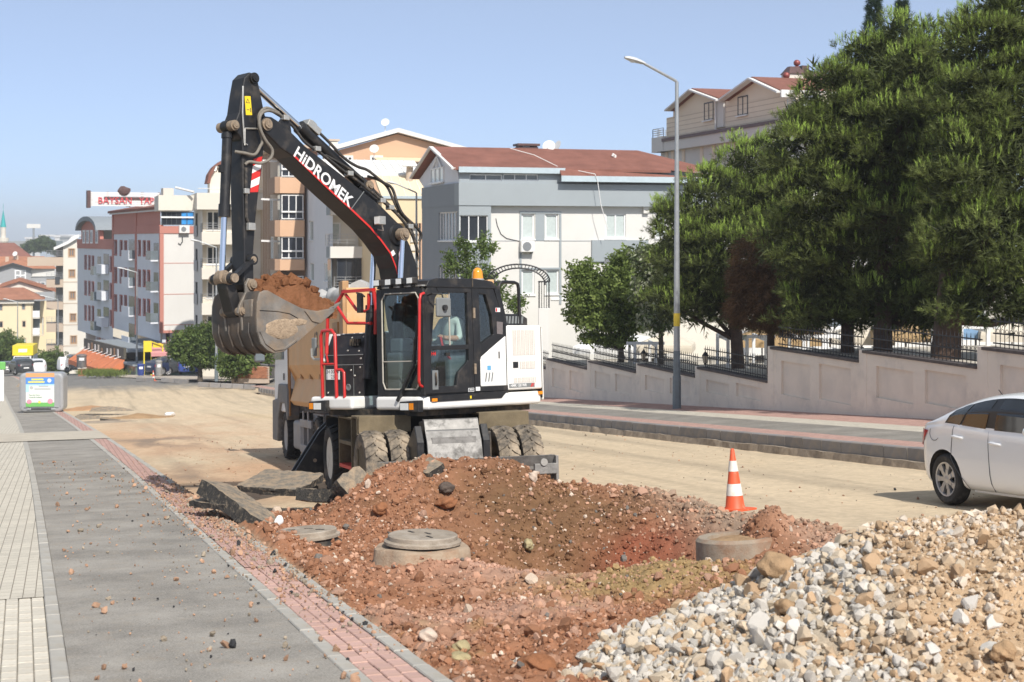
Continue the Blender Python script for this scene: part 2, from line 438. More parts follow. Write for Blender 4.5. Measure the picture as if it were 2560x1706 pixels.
def brick_mat(name, c1, c2, mort, bw, bh, rot=True, squash=1):
    m, nt, p = _nt(name); p.inputs['Roughness'].default_value = .9; p.inputs['Specular IOR Level'].default_value = .2
    tc = nt.nodes.new('ShaderNodeTexCoord'); mp = nt.nodes.new('ShaderNodeMapping')
    if rot: mp.inputs['Rotation'].default_value = (0, 0, R(90))
    nt.links.new(tc.outputs['Object'], mp.inputs[0])
    b = nt.nodes.new('ShaderNodeTexBrick'); nt.links.new(mp.outputs[0], b.inputs['Vector'])
    b.inputs['Color1'].default_value = (*c1, 1); b.inputs['Color2'].default_value = (*c2, 1); b.inputs['Mortar'].default_value = (*mort, 1)
    b.inputs['Scale'].default_value = 1; b.inputs['Mortar Size'].default_value = .004
    b.inputs['Brick Width'].default_value = bw; b.inputs['Row Height'].default_value = bh
    n = noise_node(nt, 2.2, 6, .7)
    c = mixc(nt, ramp(nt, n.outputs['Fac'], .48, .75, 0, .6), b.outputs['Color'], [x*.62 for x in c1])
    nt.links.new(c, p.inputs['Base Color'])
    bp = nt.nodes.new('ShaderNodeBump'); bp.inputs['Strength'].default_value = .6; bp.inputs['Distance'].default_value = .006; bp.invert = True
    nt.links.new(b.outputs['Fac'], bp.inputs['Height']); nt.links.new(bp.outputs[0], p.inputs['Normal'])
    return m
m_asph = asphalt_mat('cycle_path_asphalt', (.275, .255, .225))
m_asph_r = asphalt_mat('right_cycle_asphalt', (.23, .215, .19))
YEL = (.57, .525, .44); REDB = (.50, .32, .27)
m_yel = brick_mat('yellow_paving', YEL, [x*.9 for x in YEL], (.22,.19,.15), .2, .1)
m_redp = brick_mat('red_paving', REDB, [x*.85 for x in REDB], (.16,.10,.085), .2, .1)
m_yel1 = mat('yellow_paver', YEL, rough=.9, var=.12, vs=14, bump=.3, bs=120, rnd=.10, dirt=(.36,.31,.24), dt=(.55,.75), ds=3, bd=.004)
m_red1 = mat('red_paver', REDB, rough=.9, var=.14, vs=14, bump=.3, bs=120, rnd=.10, dirt=(.42,.27,.20), dt=(.5,.75), ds=2.5, bd=.004)
m_conc = mat('pale_concrete', (.385, .365, .325), rough=.9, var=.14, vs=6, bump=.3, bs=90, dirt=(.30,.26,.20), dt=(.52,.75), ds=3, rnd=.07, bd=.004)
m_bed = mat('paving_bed', (.20, .175, .14), rough=1, var=.2, vs=20)

def yrange(a, b):
    ys = [a]
    while ys[-1] < b: ys.append(min(b, ys[-1]+(1.0 if ys[-1] < 60 else 4.0)))
    return ys
zp = lambda x, y: float(zpath(y))
path = ribbon('cycle_path', .07, 1.66, yrange(2, 150), zp, m_asph)
tag(path, 'grey asphalt cycle path')
side_l = ribbon('sidewalk_left', -1.3, -.04, yrange(13.0, 150), lambda x, y: zp(x,y)+.004, m_yel); tag(side_l, 'pale yellow block paving left of the cycle path')
ribbon('paving_bed_yellow', -1.3, -.04, yrange(2, 13.0), lambda x, y: zp(x,y)-.02, m_bed, side_l)
ribbon('outer_paving', -3.3, -1.304, yrange(2, 150), lambda x, y: zp(x,y), m_redp, side_l)
strip = ribbon('red_strip', 1.77, 2.10, yrange(14.0, 150), lambda x, y: zp(x,y)+.006, m_redp); tag(strip, 'red brick strip along the cycle path')
ribbon('paving_bed_red', 1.77, 2.10, yrange(2, 14.0), lambda x, y: zp(x,y)-.02, m_bed, strip)
edge_l = ribbon('concrete_edging', -.04, .07, yrange(36.0, 150), lambda x, y: zp(x,y)+.008, m_conc); tag(edge_l, 'concrete edging stones of the cycle path')
ribbon('edging_inner', 1.66, 1.77, yrange(36.0, 150), lambda x, y: zp(x,y)+.008, m_conc, edge_l)
ribbon('edging_outer', 2.10, 2.21, yrange(36.0, 150), lambda x, y: zp(x,y)+.008, m_conc, edge_l, thick=.2)

def slab_mesh(name, w, l, t, m, b=.006):
    mb = MB(); x, y = w/2, l/2
    mb.add([(-x,-y,-t),(x,-y,-t),(x,y,-t),(-x,y,-t),(-x,-y,-b),(x,-y,-b),(x,y,-b),(-x,y,-b),
            (-x+b,-y+b,0),(x-b,-y+b,0),(x-b,y-b,0),(-x+b,y-b,0)],
           [(0,1,5,4),(1,2,6,5),(2,3,7,6),(3,0,4,7),(4,5,9,8),(5,6,10,9),(6,7,11,10),(7,4,8,11),(8,9,10,11)])
    return mb.mesh(name, m)
SL = math.atan(-.084)
def lay(me, name, parent, x, y, jitter=.003, dz=.0):
    dy = .5
    a = -math.atan((float(off(y+dy))-float(off(y-dy)))/(2*dy))
    o = share(me, name, parent, (x+float(off(y)), y, zp(x,y)+dz+random.uniform(-jitter, jitter)), (SL+random.uniform(-.006,.006), random.uniform(-.008,.008), a))
    return o
me_y = slab_mesh('paver', .0945, .194, .05, m_yel1); me_r = slab_mesh('paver', .1035, .194, .05, m_red1)
for row in range(6):
    x = -.09-.1*row
    for k in range(24):
        y = 8.35+.2*k+(.1 if row % 2 else 0)
        lay(me_y, 'paver', side_l, x, y)
ribbon('paving_far_left', -1.3, -.645, yrange(2, 13.0), lambda x, y: zp(x,y)+.002, m_yel, side_l)
for row in range(3):
    x = 1.825+.11*row
    for k in range(29):
        y = 8.35+.2*k+(.1 if row % 2 else 0)
        lay(me_r, 'paver', strip, x, y)
me_e = slab_mesh('edging_stone', .104, .492, .22, m_conc, .008)
for x in (.015, 1.715, 2.155):
    for k in range(56):
        lay(me_e, 'edging_stone', edge_l, x, 8.0+.5*k+.25, .004, .008)
# pale concrete crossing
cr = ribbon('driveway_crossing', -3.2, 2.21, yrange(41.5, 47.0), lambda x, y: zp(x,y)+.02, mat('driveway_concrete', (.46,.41,.33), rough=.9, var=.15, vs=2)); tag(cr, 'pale concrete driveway crossing the cycle path')

# right pavement
zw = lambda x, y: zwalk(x, y)
def rrib(name, xa, xb, m, parent=None, dz=0):
    return ribbon(name, xa, xb, yrange(8, 94), lambda x, y: zw(x,y)+dz, m, parent, curved=False)
side_r = rrib('sidewalk_right', 16.9, 18.26, m_redp); tag(side_r, 'red brick pavement under the garden wall')
cp_r = rrib('cycle_path_right', 14.75, 16.1, m_asph_r); tag(cp_r, 'grey asphalt cycle path beside the dark kerb')
rrib('yellow_band', 16.1, 16.9, m_yel, side_r)
rrib('red_band', 14.12, 14.75, m_redp, side_r)
m_kerb = mat('dark_kerb_stone', (.235, .225, .22), rough=.85, var=.12, vs=4, bump=.2, bs=60, rnd=.12, dirt=(.30,.25,.19), dt=(.5,.8), ds=2, bd=.006)
m_found = mat('kerb_concrete_footing', (.33, .27, .205), rough=.95, var=.3, vs=7, bump=.7, bs=22, bd=.03)
kb = MB(); rg = random.Random(3)
ys = np.arange(14, 90, .35); pv = []
for y in ys: pv.append((13.89+rg.uniform(-.025,.025), float(hump(y))))
V = []; Fq = []
for i, y in enumerate(ys):
    h = float(hump(y)); o = pv[i][0]+float(offr(y))
    V += [(o-.05, y, -2.13+h), (o+rg.uniform(-.02,.02), y, -1.90+h+rg.uniform(-.03,.0)), (14.1+float(offr(y)), y, -1.89+h)]
for i in range(len(ys)-1):
    for k in range(2): Fq.append((3*i+k, 3*i+k+1, 3*i+k+4, 3*i+k+3))
kerb_r = np_obj('kerb', V, Fq, m_found); tag(kerb_r, 'dark grey kerb on a rough concrete footing', kind='structure')
V = []
for y in ys: V += [(13.958+float(offr(y)), y, -1.92+float(hump(y))), (13.958+float(offr(y)), y, -1.705+float(hump(y)))]
np_obj('joint_mortar', V, [(2*i, 2*i+1, 2*i+3, 2*i+2) for i in range(len(ys)-1)], mat('kerb_mortar', (.42,.38,.32), rough=.95, var=.15), kerb_r)
kb = MB()
b = .02
x0, x1, z0, z1, l = 0, .17, -.22, .012, .364
kb.add([(x0,-l,z0),(x1,-l,z0),(x1,-l,z1),(x0+b,-l,z1),(x0,-l,z1-b),(x0,l,z0),(x1,l,z0),(x1,l,z1),(x0+b,l,z1),(x0,l,z1-b)],
       [(0,1,2,3,4),(9,8,7,6,5),(0,4,9,5),(4,3,8,9),(3,2,7,8),(2,1,6,7)])
me_k = kb.mesh('kerb_stone', m_kerb)
for k in range(100):
    y = 16+.752*k
    share(me_k, 'kerb_stone', kerb_r, (13.95+float(offr(y))+random.uniform(-.006,.006), y, zw(14, y)+random.uniform(-.004,.004)), (SL, 0, random.uniform(-.004,.004)))
# ------------------------------------------------------------------ facades with real openings
def facade(mb, P, u0, u1, z0, z1, openings, depth):
    """wall sheet u0..u1 x z0..z1 with openings (ua,za,ub,zb); P(u,z,d) maps to 3-D, d = metres behind the face"""
    us = sorted({u0, u1, *[min(max(o[0],u0),u1) for o in openings], *[min(max(o[2],u0),u1) for o in openings]})
    zs = sorted({z0, z1, *[min(max(o[1],z0),z1) for o in openings], *[min(max(o[3],z0),z1) for o in openings]})
    for a, b in zip(us, us[1:]):
        for c, d in zip(zs, zs[1:]):
            mu, mz = (a+b)/2, (c+d)/2
            if any(o[0] < mu < o[2] and o[1] < mz < o[3] for o in openings): continue
            mb.add([P(a,c,0), P(b,c,0), P(b,d,0), P(a,d,0)], [(0,1,2,3)])
    for o in openings:
        a, c, b, d = o[:4]
        for (p, q) in (((a,c),(b,c)), ((b,c),(b,d)), ((b,d),(a,d)), ((a,d),(a,c))):
            mb.add([P(*p,0), P(*p,depth), P(*q,depth), P(*q,0)], [(3,2,1,0)])

m_wallp = mat('garden_wall_paint', (.75, .675, .58), rough=.85, var=.06, vs=1.5, bump=.15, bs=80, dirt=(.52,.48,.43), dt=(.52,.8), ds=1.1)
m_cap = mat('wall_cap_stone', (.10, .085, .08), rough=.9, var=.35, vs=9, bump=.5, bs=40)
m_iron = mat('black_iron', (.018, .018, .02), rough=.5, var=.2, vs=12)
m_greyp = mat('wall_panel_paint', (.72, .645, .555), rough=.85, var=.08, vs=1.8, bump=.12, bs=80, dirt=(.58,.54,.49), dt=(.48,.8), ds=.8)
caps = CAPS
WX = 18.2
wall = thing('garden_wall', 'long pinkish grey garden wall stepping down the hill behind the pavement', 'wall', (WX, 40, zwalk(18.2, 40)))
wo = Vector((WX, 40, zwalk(18.2, 40)))
bar = MB().cyl((0,0,0), (0,0,.56), .009, n=5); bar.cyl((0,0,.56), (0,0,.66), .012, .001, n=5); me_bar = bar.mesh('bar', m_iron)
for i in range(len(caps)):
    ya, cz = caps[i]; yb = ya+4.75
    base = zwalk(18.2, yb)-.5
    hmid = cz - zwalk(18.2, (ya+yb)/2)
    ops = []
    ph = min(1.05, hmid-.62)
    for c in (.27, .73):
        yc = ya+.17+(4.75-.34)*c; w = .78
        zc = (cz+zwalk(18.2, yc))/2 + .02
        ops.append((yc-w, zc-ph/2, yc+w, zc+ph/2))
    P = lambda u, z, d: (WX+d-wo.x, u-wo.y, z-wo.z)
    mb = MB()
    # the sheet faces the street (-x): u runs along y, so flip the winding with a mirrored map
    us = MB(); facade(us, P, ya, yb, base, cz-.07, ops, .055)
    us.f = [list(reversed(f)) for f in us.f]
    us.add([P(ya,cz-.07,0), P(yb,cz-.07,0), P(yb,cz-.07,.25), P(ya,cz-.07,.25)], [(0,1,2,3)])
    us.add([P(ya,base,0), P(ya,cz-.07,0), P(ya,cz-.07,.25), P(ya,base,.25)], [(0,1,2,3)])
    us.obj('wall_section', m_wallp, wall)
    for o in ops:
        pb = MB(); pb.add([P(o[0],o[1],.054), P(o[0],o[3],.054), P(o[2],o[3],.054), P(o[2],o[1],.054)], [(0,1,2,3)])
        pb.obj('wall_panel', m_greyp, wall)
    cb = MB(); cb.box(WX-.05-wo.x, WX+.30-wo.x, ya+.2-wo.y, yb-.004-wo.y, cz-.07-wo.z, cz-wo.z); cb.obj('cap_stone', m_cap, wall, bevel=.012)
    # pillar at the near end of each section
    top = (cz if i == 0 else max(cz, caps[i-1][1]))
    pt = cz+.24
    prev = caps[i-1][1] if i else cz
    pb = MB(); pb.box(WX-.012-wo.x, WX+.27-wo.x, ya-.16-wo.y, ya+.19-wo.y, base-wo.z, max(pt, prev-.0)-wo.z+(.0)); pb.obj('pillar', m_wallp, wall, bevel=.01)
    # iron fence on the cap
    fc = thing('iron_fence', 'black iron fence', 'fence', (WX+.12, ya, cz), 0, 'iron fence panels on the garden wall')
    rb = MB()
    for zz_ in (.07, .27, .52): rb.box(-.014, .014, .2, 4.56, zz_, zz_+.028)
    rb.obj('rail', m_iron, fc)
    n = 29
    for k in range(n): share(me_bar, 'bar', fc, (0, .3+4.18*k/(n-1), .0))
    sb = MB()
    for k in range(n-1):
        yy = .3+4.18*(k+.5)/(n-1)
        pts = [(0, yy+.045*math.cos(t), .335+.045*math.sin(t)) for t in np.linspace(0, 2*math.pi, 8)]
        sb.tube(pts, .007, 4)
    tag(sb.obj('ring_row', m_iron, fc), kind='stuff')
    where = ['nearest the camera, behind the white car', 'above the white car roof', 'on the second wall section right of the tall step', 'just right of the tall step in the wall', 'just left of the tall step in the wall', 'directly behind the tall lamp post', 'beside the leafy tree left of the lamp post', 'at the far end beside the excavator tail', 'farthest down the hill, by the gate'][i]
    fc['label'] = 'black iron spear fence '+where
# lanterns hung on the fence
m_lglass = mat('lantern_glass', (.5,.45,.35), rough=.2, var=.1)
for px, py, lab in ((1616, 891, 'small black lantern on the fence pillar left of the lamp post'), (1771, 897, 'small black lantern on the fence pillar right of the lamp post')):
    d = dep_of(px, WX+.1); p = at(px, py, d)
    t = thing('fence_lantern', lab, 'lantern', (p.x-.1, p.y, p.z-.18), 0, 'lanterns on the garden fence')
    b = MB(); b.lathe([(.001,0),(.04,.02),(.05,.05),(.02,.06)], 6); b.lathe([(.11,.27),(.10,.29),(.05,.36),(.015,.39),(.02,.42),(.001,.44)], 6)
    for k in range(6):
        a = k*math.pi/3; b.tube([(.05*math.cos(a),.05*math.sin(a),.05),(.10*math.cos(a),.10*math.sin(a),.28)], .008, 4)
    b.tube([(.0,0,.2),(.16,0,.2),(.16,0,.02)], .012, 4)
    b.obj('lantern_frame', m_iron, t); MB().lathe([(.04,.05),(.09,.27)], 6).obj('lantern_glass', m_lglass, t)

# ------------------------------------------------------------------ street lamps
m_galv = mat('galvanised_steel', (.42, .44, .45), rough=.45, metal=.6, var=.12, vs=5)
m_dkpole = mat('dark_pole_paint', (.16, .19, .21), rough=.6, var=.15, vs=4)
m_lamp = mat('lamp_housing', (.55, .56, .56), rough=.4, var=.05); m_lens = mat('lamp_lens', (.7,.72,.7), rough=.15, var=.0)
m_yelstick = mat('yellow_sticker', (.75,.55,.05), rough=.5, var=.0)
def street_lamp(base, h, arm, rise, label, ang=math.pi, thick=.105, detailed=False):
    t = thing('street_lamp', label, 'street lamp', base, ang, 'street lamps')
    b = MB(); b.cyl((0,0,-.3), (0,0,h), thick, thick*.5, n=10)
    b.tube([(0,0,h-.02),(.03,0,h+.03),(arm,0,h+rise)], thick*.42, 8)
    b.obj('pole', m_galv, t, smooth=40)
    b = MB(); b.cyl((0,0,-.3), (0,0,1.7), thick*1.16, thick*1.06, n=8); b.cyl((0,0,-.3), (0,0,.95), thick*1.3, thick*1.25, n=8)
    b.obj('pole_sleeve', m_dkpole, t)
    s = rise/arm; L = .62
    hd = MB()
    prof = [(-.02,.05,.05),(.10,.10,.075),(.3,.145,.10),(.5,.13,.085),(.62,.05,.04)]
    ring = []
    for q, w, hh in prof:
        ring.append([(arm+q, w*math.cos(a), h+rise+s*q*.5+ (hh if math.sin(a) > 0 else hh*.55)*math.sin(a)) for a in np.linspace(0, 2*math.pi, 11)[:-1]])
    vs_ = [p for r_ in ring for p in r_]; n = 10
    fs = [(i*n+k, i*n+(k+1)%n, (i+1)*n+(k+1)%n, (i+1)*n+k) for i in range(4) for k in range(n)] + [list(range(9,-1,-1)), list(range(40,50))]
    hd.add(vs_, fs); hd.obj('lamp_head', m_lamp, t, smooth=50)
    ln = MB(); ln.lathe([(.001,-.075),(.08,-.06),(.11,-.02),(.11,.0)], 10, (arm+.36, 0, h+rise+s*.18)); ln.obj('lens', m_lens, t, smooth=60)
    if detailed:
        k = MB(); k.box(-.03, .03, -thick*.93, thick*.93, 2.42, 2.75); k.lathe([(thick*.94,2.42),(thick*.935,2.8)], 10)
        k.obj('warning_sticker', m_yelstick, t)
    return t
d = 43.4
p = at(1692, 1012, d)
street_lamp((p.x, p.y, zwalk(p.x, p.y)), 4.63-zwalk(p.x, p.y), 1.02, .50, 'tall galvanised street lamp standing on the pavement before the garden wall', detailed=True)
def far_lamp(px, ytop, ybase, dep, lab, arm=1.5, rise=.35):
    a = at(px, ytop, dep); b = at(px, ybase, dep)
    street_lamp((b.x, b.y, b.z), a.z-b.z, arm, rise, lab)
far_lamp(1041, 483, 900, 86, 'street lamp behind the excavator boom, before the cream building', 1.15, .5)
far_lamp(541, 620, 943, 105, 'street lamp beside the leafy tree, left of the bucket', 1.2, .45)
far_lamp(342, 682, 938, 135, 'street lamp before the red and white apartment block', 1.1, .35)
far_lamp(145, 750, 930, 195, 'thin street lamp before the cream corner block', 1.7, .5)
far_lamp(44, 756, 885, 205, 'thin street lamp before the yellow house at the left edge', 1.3, .4)
# ------------------------------------------------------------------ buildings
def zoomf(ox, oy, sc): return lambda u, v: (ox+u/sc, oy+v/sc)
Z5 = zoomf(1020, 300, 2.8); ZA = zoomf(640, 300, 3.5635); ZB = zoomf(180, 470, 3.266)
ZC = zoomf(0, 500, 3.409); ZD = zoomf(420, 440, 2.904); ZE = zoomf(1600, 120, 4.525)
m_pane_dark = mat('window_pane_dark', (.025,.03,.04), rough=.08, var=.3, vs=.4, spec=.8)
m_pane_curt = mat('window_pane_curtain', (.50,.56,.55), rough=.12, var=.10, vs=6, spec=.8)
m_pane_mid = mat('window_pane_grey', (.16,.19,.21), rough=.1, var=.3, vs=.6, spec=.8)
m_pane_blue = mat('terrace_blue_glass', (.05,.27,.62), rough=.15, var=.25, vs=2)
m_fr_white = mat('white_window_frame', (.78,.78,.77), rough=.45, var=.04)
m_fr_dark = mat('dark_window_frame', (.05,.055,.06), rough=.5, var=.1)
m_fr_red = mat('red_window_surround', (.36,.12,.095), rough=.8, var=.1, vs=2)
m_fr_brown = mat('brown_window_frame', (.34,.20,.11), rough=.7, var=.1)
m_fr_tan = mat('tan_window_frame', (.55,.42,.30), rough=.7, var=.1)
m_rail = mat('balcony_railing', (.33,.34,.35), rough=.5, metal=.3, var=.1)
m_chrome_r = mat('steel_railing', (.6,.6,.6), rough=.3, metal=.8, var=.05)
m_dish = mat('dish_white', (.72,.72,.70), rough=.5, var=.05)
m_ac = mat('air_conditioner_white', (.74,.73,.70), rough=.5, var=.04); m_acfan = mat('fan_grille', (.20,.21,.22), rough=.6, var=.2, vs=20)
class Bld:
    """local frame: x right along the front, y back, z up; front faces -y, left side faces -x"""
    def __init__(s, name, label, px, dep, yaw=0., cat='building', zb=None, group=None):
        c = at(px, 600, dep); s.o = Vector((c.x, c.y, 0)); s.yaw = yaw
        zb = zr(c.y)-.3 if zb is None else zb
        s.o.z = zb
        s.root = thing(name, label, cat, s.o, yaw, group)
        s.X = Vector((math.cos(yaw), math.sin(yaw), 0)); s.Y = Vector((-math.sin(yaw), math.cos(yaw), 0))
    def hit(s, q, n, d):
        r = FWD + RGT*((q[0]-1280)/3700) + Vector((0,0,(600-q[1])/3700))
        o = s.o + n*d; t = o.dot(n)/r.dot(n); v = r*t - s.o
        return v.dot(s.X), v.dot(s.Y), v.z
    def F(s, q, d=0.):
        x, y, z = s.hit(q, s.Y, d); return x, z
    def S(s, q, d=0.):
        x, y, z = s.hit(q, s.X, d); return y, z
    def P(s, pl, off):
        if pl == 'F': return lambda u, z, d: (u, off+d, z)
        return lambda u, z, d: (off+d, u, z)
    def wall(s, pl, u0, u1, z0, z1, m, wins=(), off=0., depth=.16, name='wall', thick=None):
        """wins: (u0,z0,u1,z1,style)"""
        mb = MB(); P = s.P(pl, off)
        wins = [(min(w[0],w[2]), min(w[1],w[3]), max(w[0],w[2]), max(w[1],w[3]))+tuple(w[4:]) for w in wins]
        wins = [w for w in wins if w[0] > u0 and w[2] < u1 and w[1] > z0 and w[3] < z1]
        facade(mb, P, u0, u1, z0, z1, wins, depth)
        if pl == 'S': mb.f = [list(reversed(f)) for f in mb.f]
        o = mb.obj(name, m, s.root)
        for w in wins: s.window(pl, *w[:4], off=off, depth=depth, style=w[4])
        return o
    def window(s, pl, u0, z0, u1, z1, off=0., depth=.16, style=None):
        st = dict(fr=m_fr_white, pane=m_pane_curt, n=2, t=.07, sill=True, sur=None, rows=1)
        st.update(style or {})
        P = s.P(pl, off); w = u1-u0; h = z1-z0; t = st['t']
        def bx(mb, a, b, c, d, e, f):
            q = [P(a,c,e), P(b,c,f)]
            mb.box(min(q[0][0],q[1][0]), max(q[0][0],q[1][0]), min(q[0][1],q[1][1]), max(q[0][1],q[1][1]), c, d)
        f = MB()
        bx(f, u0, u1, z0, z0+t, depth-.09, depth-.01); bx(f, u0, u1, z1-t, z1, depth-.09, depth-.01)
        bx(f, u0, u0+t, z0+t, z1-t, depth-.09, depth-.01); bx(f, u1-t, u1, z0+t, z1-t, depth-.09, depth-.01)
        for k in range(1, st['n']):
            c = u0+w*k/st['n']; bx(f, c-t/2, c+t/2, z0+t, z1-t, depth-.09, depth-.01)
        for k in range(1, st['rows']):
            c = z0+h*k/st['rows']; bx(f, u0+t, u1-t, c-t/2, c+t/2, depth-.085, depth-.012)
        fo = f.obj('window', st['fr'], s.root)
        p = MB(); bx(p, u0+.01, u1-.01, z0+.01, z1-.01, depth-.04, depth+.02); p.obj('pane', st['pane'], fo)
        if st['sill']:
            q = MB(); bx(q, u0-.06, u1+.06, z0-.07, z0-.002, -.06, .05); q.obj('sill', st.get('sillm', m_fr_white), fo)
        if st['sur']:
            q = MB(); e = .11
            bx(q, u0-e, u0, z0-e, z1+e, -.03, .02); bx(q, u1, u1+e, z0-e, z1+e, -.03, .02)
            bx(q, u0, u1, z1, z1+e, -.03, .02); bx(q, u0, u1, z0-e, z0, -.03, .02); q.obj('surround', st['sur'], fo)
        return fo
    def box(s, name, x0, x1, y0, y1, z0, z1, m, bevel=0, parent=None):
        return MB().box(x0, x1, y0, y1, z0, z1).obj(name, m, parent or s.root, bevel=bevel)
    def poly(s, name, pts, axis, a, b, m): return MB().prism(pts, axis, a, b).obj(name, m, s.root)
    def railing(s, pts, h, m, n=6, name='railing', bars=True):
        b = MB()
        for p, q in zip(pts, pts[1:]):
            p = Vector(p); q = Vector(q)
            for zz in ([h] + [h*k/4 for k in range(1,4)] if bars else [h]): b.beam(p+Vector((0,0,zz)), q+Vector((0,0,zz)), .035, .035)
            L = max(2, int((q-p).length/.9)+1)
            for k in range(L+1): b.beam(p.lerp(q, k/L), p.lerp(q, k/L)+Vector((0,0,h)), .04, .04, (1,0,0))
        return b.obj(name, m, s.root)
    def ac(s, pl, u, z, off=0., w=.85, h=.6, dpt=.32):
        P = s.P(pl, off); b = MB(); q = [P(u,z,-dpt-.06), P(u+w,z,-.06)]
        b.box(min(q[0][0],q[1][0]), max(q[0][0],q[1][0]), min(q[0][1],q[1][1]), max(q[0][1],q[1][1]), z, z+h)
        o = b.obj('air_conditioner', m_ac, s.root, bevel=.02)
        c = P(u+w*.42, z+h*.5, -dpt-.062); f = MB(); f.lathe([(.24,-.012),(.24,.01),(.05,.012)], 16, c, 'y' if pl == 'F' else 'x'); f.obj('fan', m_acfan, o)
        r = MB(); a1 = P(u+.1,z-.05,-.3); a2 = P(u+.1,z-.05,0); a3 = P(u+w-.1,z-.05,-.3); a4 = P(u+w-.1,z-.05,0)
        r.beam(a1, a2, .04, .1); r.beam(a3, a4, .04, .1); r.obj('bracket', m_rail, o)
    def dish(s, loc, r=.5, yaw=-.3):
        b = MB(); pr = [(.001, 0)]+[(r*k/5, .28*r*(k/5)**2) for k in range(1, 6)]
        M = Matrix.Translation(loc)@Matrix.Rotation(yaw, 4, 'Z')@Matrix.Rotation(R(66), 4, 'X')
        b.xf = M; b.lathe(pr, 18); b.lathe([(q, h-.012) for q, h in pr], 18); b.tube([(0,-r*.9,.2*r),(0,0,r*.8)], .015, 5)
        b.xf = None; b.tube([loc, Vector(loc)+Vector((0,.1,-.25)), Vector(loc)+Vector((0,.1,-.9))], .03, 6)
        return b.obj('satellite_dish', m_dish, s.root, smooth=60)

def rect(B, pl, zf, x0, y0, x1, y1, d=0., **st):
    f = B.F if pl == 'F' else B.S
    a = f(zf(x0, y1), d); b = f(zf(x1, y0), d)
    c = f(zf(x0, y0), d); e = f(zf(x1, y1), d)
    return ((a[0]+c[0])/2, (a[1]+e[1])/2, (b[0]+e[0])/2, (b[1]+c[1])/2, st)

plaster = lambda n, c, **k: mat(n, c, rough=.9, var=.05, vs=.7, bump=.12, bs=30, dirt=[x*.86 for x in c], dt=(.5,.85), ds=.35, **k)
m_white = plaster('white_plaster', (.66,.645,.61)); m_warm = plaster('warm_white_plaster', (.68,.64,.56)); m_shadelilac = plaster('shade_lilac_plaster', (.70,.71,.74))  # lilac is the bluish shade of a white side wall, put into the plaster
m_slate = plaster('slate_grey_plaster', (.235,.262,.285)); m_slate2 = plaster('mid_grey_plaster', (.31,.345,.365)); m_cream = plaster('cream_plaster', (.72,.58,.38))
m_peach = plaster('peach_plaster', (.62,.40,.26)); m_shadebrown = plaster('shade_brown_plaster', (.36,.235,.16)); m_tan = plaster('tan_plaster', (.50,.40,.31))  # brown is the peach with the shade of its side faces mixed in
m_beige = plaster('beige_plaster', (.80,.69,.55)); m_pink = plaster('brick_pink_plaster', (.50,.215,.17)); m_yellowh = plaster('pale_yellow_plaster', (.74,.63,.42))
m_shadewhite = plaster('shade_blue_white_plaster', (.68,.70,.74)); m_greyh = plaster('house_grey_plaster', (.33,.335,.345))  # blue-white carries the cool shade of white walls turned from the sun
def tile_mat(name, c):
    m, nt, p = _nt(name); p.inputs['Roughness'].default_value = .9; p.inputs['Specular IOR Level'].default_value = .2
    n = noise_node(nt, .8, 5, .7); n2 = noise_node(nt, 9, 4, .6)
    tc = nt.nodes.new('ShaderNodeTexCoord'); w = nt.nodes.new('ShaderNodeTexWave'); w.bands_direction = 'Z'
    w.inputs['Scale'].default_value = 4; nt.links.new(tc.outputs['Object'], w.inputs[0])
    k = mixc(nt, ramp(nt, n.outputs['Fac'], .35, .7), [x*.8 for x in c], [x*1.15 for x in c])
    k = mixc(nt, ramp(nt, n2.outputs['Fac'], .5, .8, 0, .4), k, [x*.6 for x in c])
    k = mixc(nt, ramp(nt, w.outputs['Fac'], .0, .15, .25, 0), k, [x*.5 for x in c])
    nt.links.new(k, p.inputs['Base Color']); return m
m_roof = tile_mat('red_brown_roofing', (.235,.105,.08)); m_tile = tile_mat('orange_roof_tiles', (.42,.19,.11)); m_tile2 = tile_mat('brown_roof_tiles', (.33,.155,.10))
m_fasc = mat('grey_blue_fascia', (.42,.50,.54), rough=.6, var=.08); m_metalr = mat('white_metal_roof', (.72,.71,.68), rough=.5, var=.06, vs=.5)
m_creamr = mat('cream_metal_roof', (.70,.58,.40), rough=.6, var=.06, vs=.5); m_edge = mat('white_eave', (.72,.71,.69), rough=.7, var=.06)
m_ant = mat('brown_metal_cowl', (.10,.055,.05), rough=.5, var=.2); m_redball = mat('red_vent_ball', (.26,.07,.06), rough=.45, metal=.3, var=.1)

# --- A: grey and white house behind the wall
B = Bld('grey_house', 'grey and white three storey house with red brown roof behind the garden wall', 1147, 77)
A = B
e = B.F(Z5(2300, 440))[0]                                  # right end (behind the pines)
zt = B.F(Z5(357, 440))[1]; zb_ = B.F(Z5(357, 598))[1]
yb = B.S(Z5(95, 475))[0]
uw = B.F(Z5(568, 700), .4)[0]
W = lambda *a, **k: rect(B, 'F', Z5, *a, d=.4, **k)
gw = dict(n=1, t=.09)
wins = [W(795,660,885,835,**gw), W(960,660,1050,835,**gw), W(1383,657,1525,830,n=2,t=.08), W(1730,665,1815,830,**gw),
        W(795,1052,885,1225,**gw), W(965,1050,1055,1220,**gw), W(1283,1048,1330,1160,n=1,t=.07), W(1415,1045,1492,1160,**gw), W(1730,1060,1815,1225,**gw),
        W(2000,665,2090,830,**gw), W(2000,1060,2090,1225,**gw)]
B.wall('F', uw, e, 0, zb_, m_white, wins, off=.4)
cream_z = B.F(Z5(600, 700), .4)
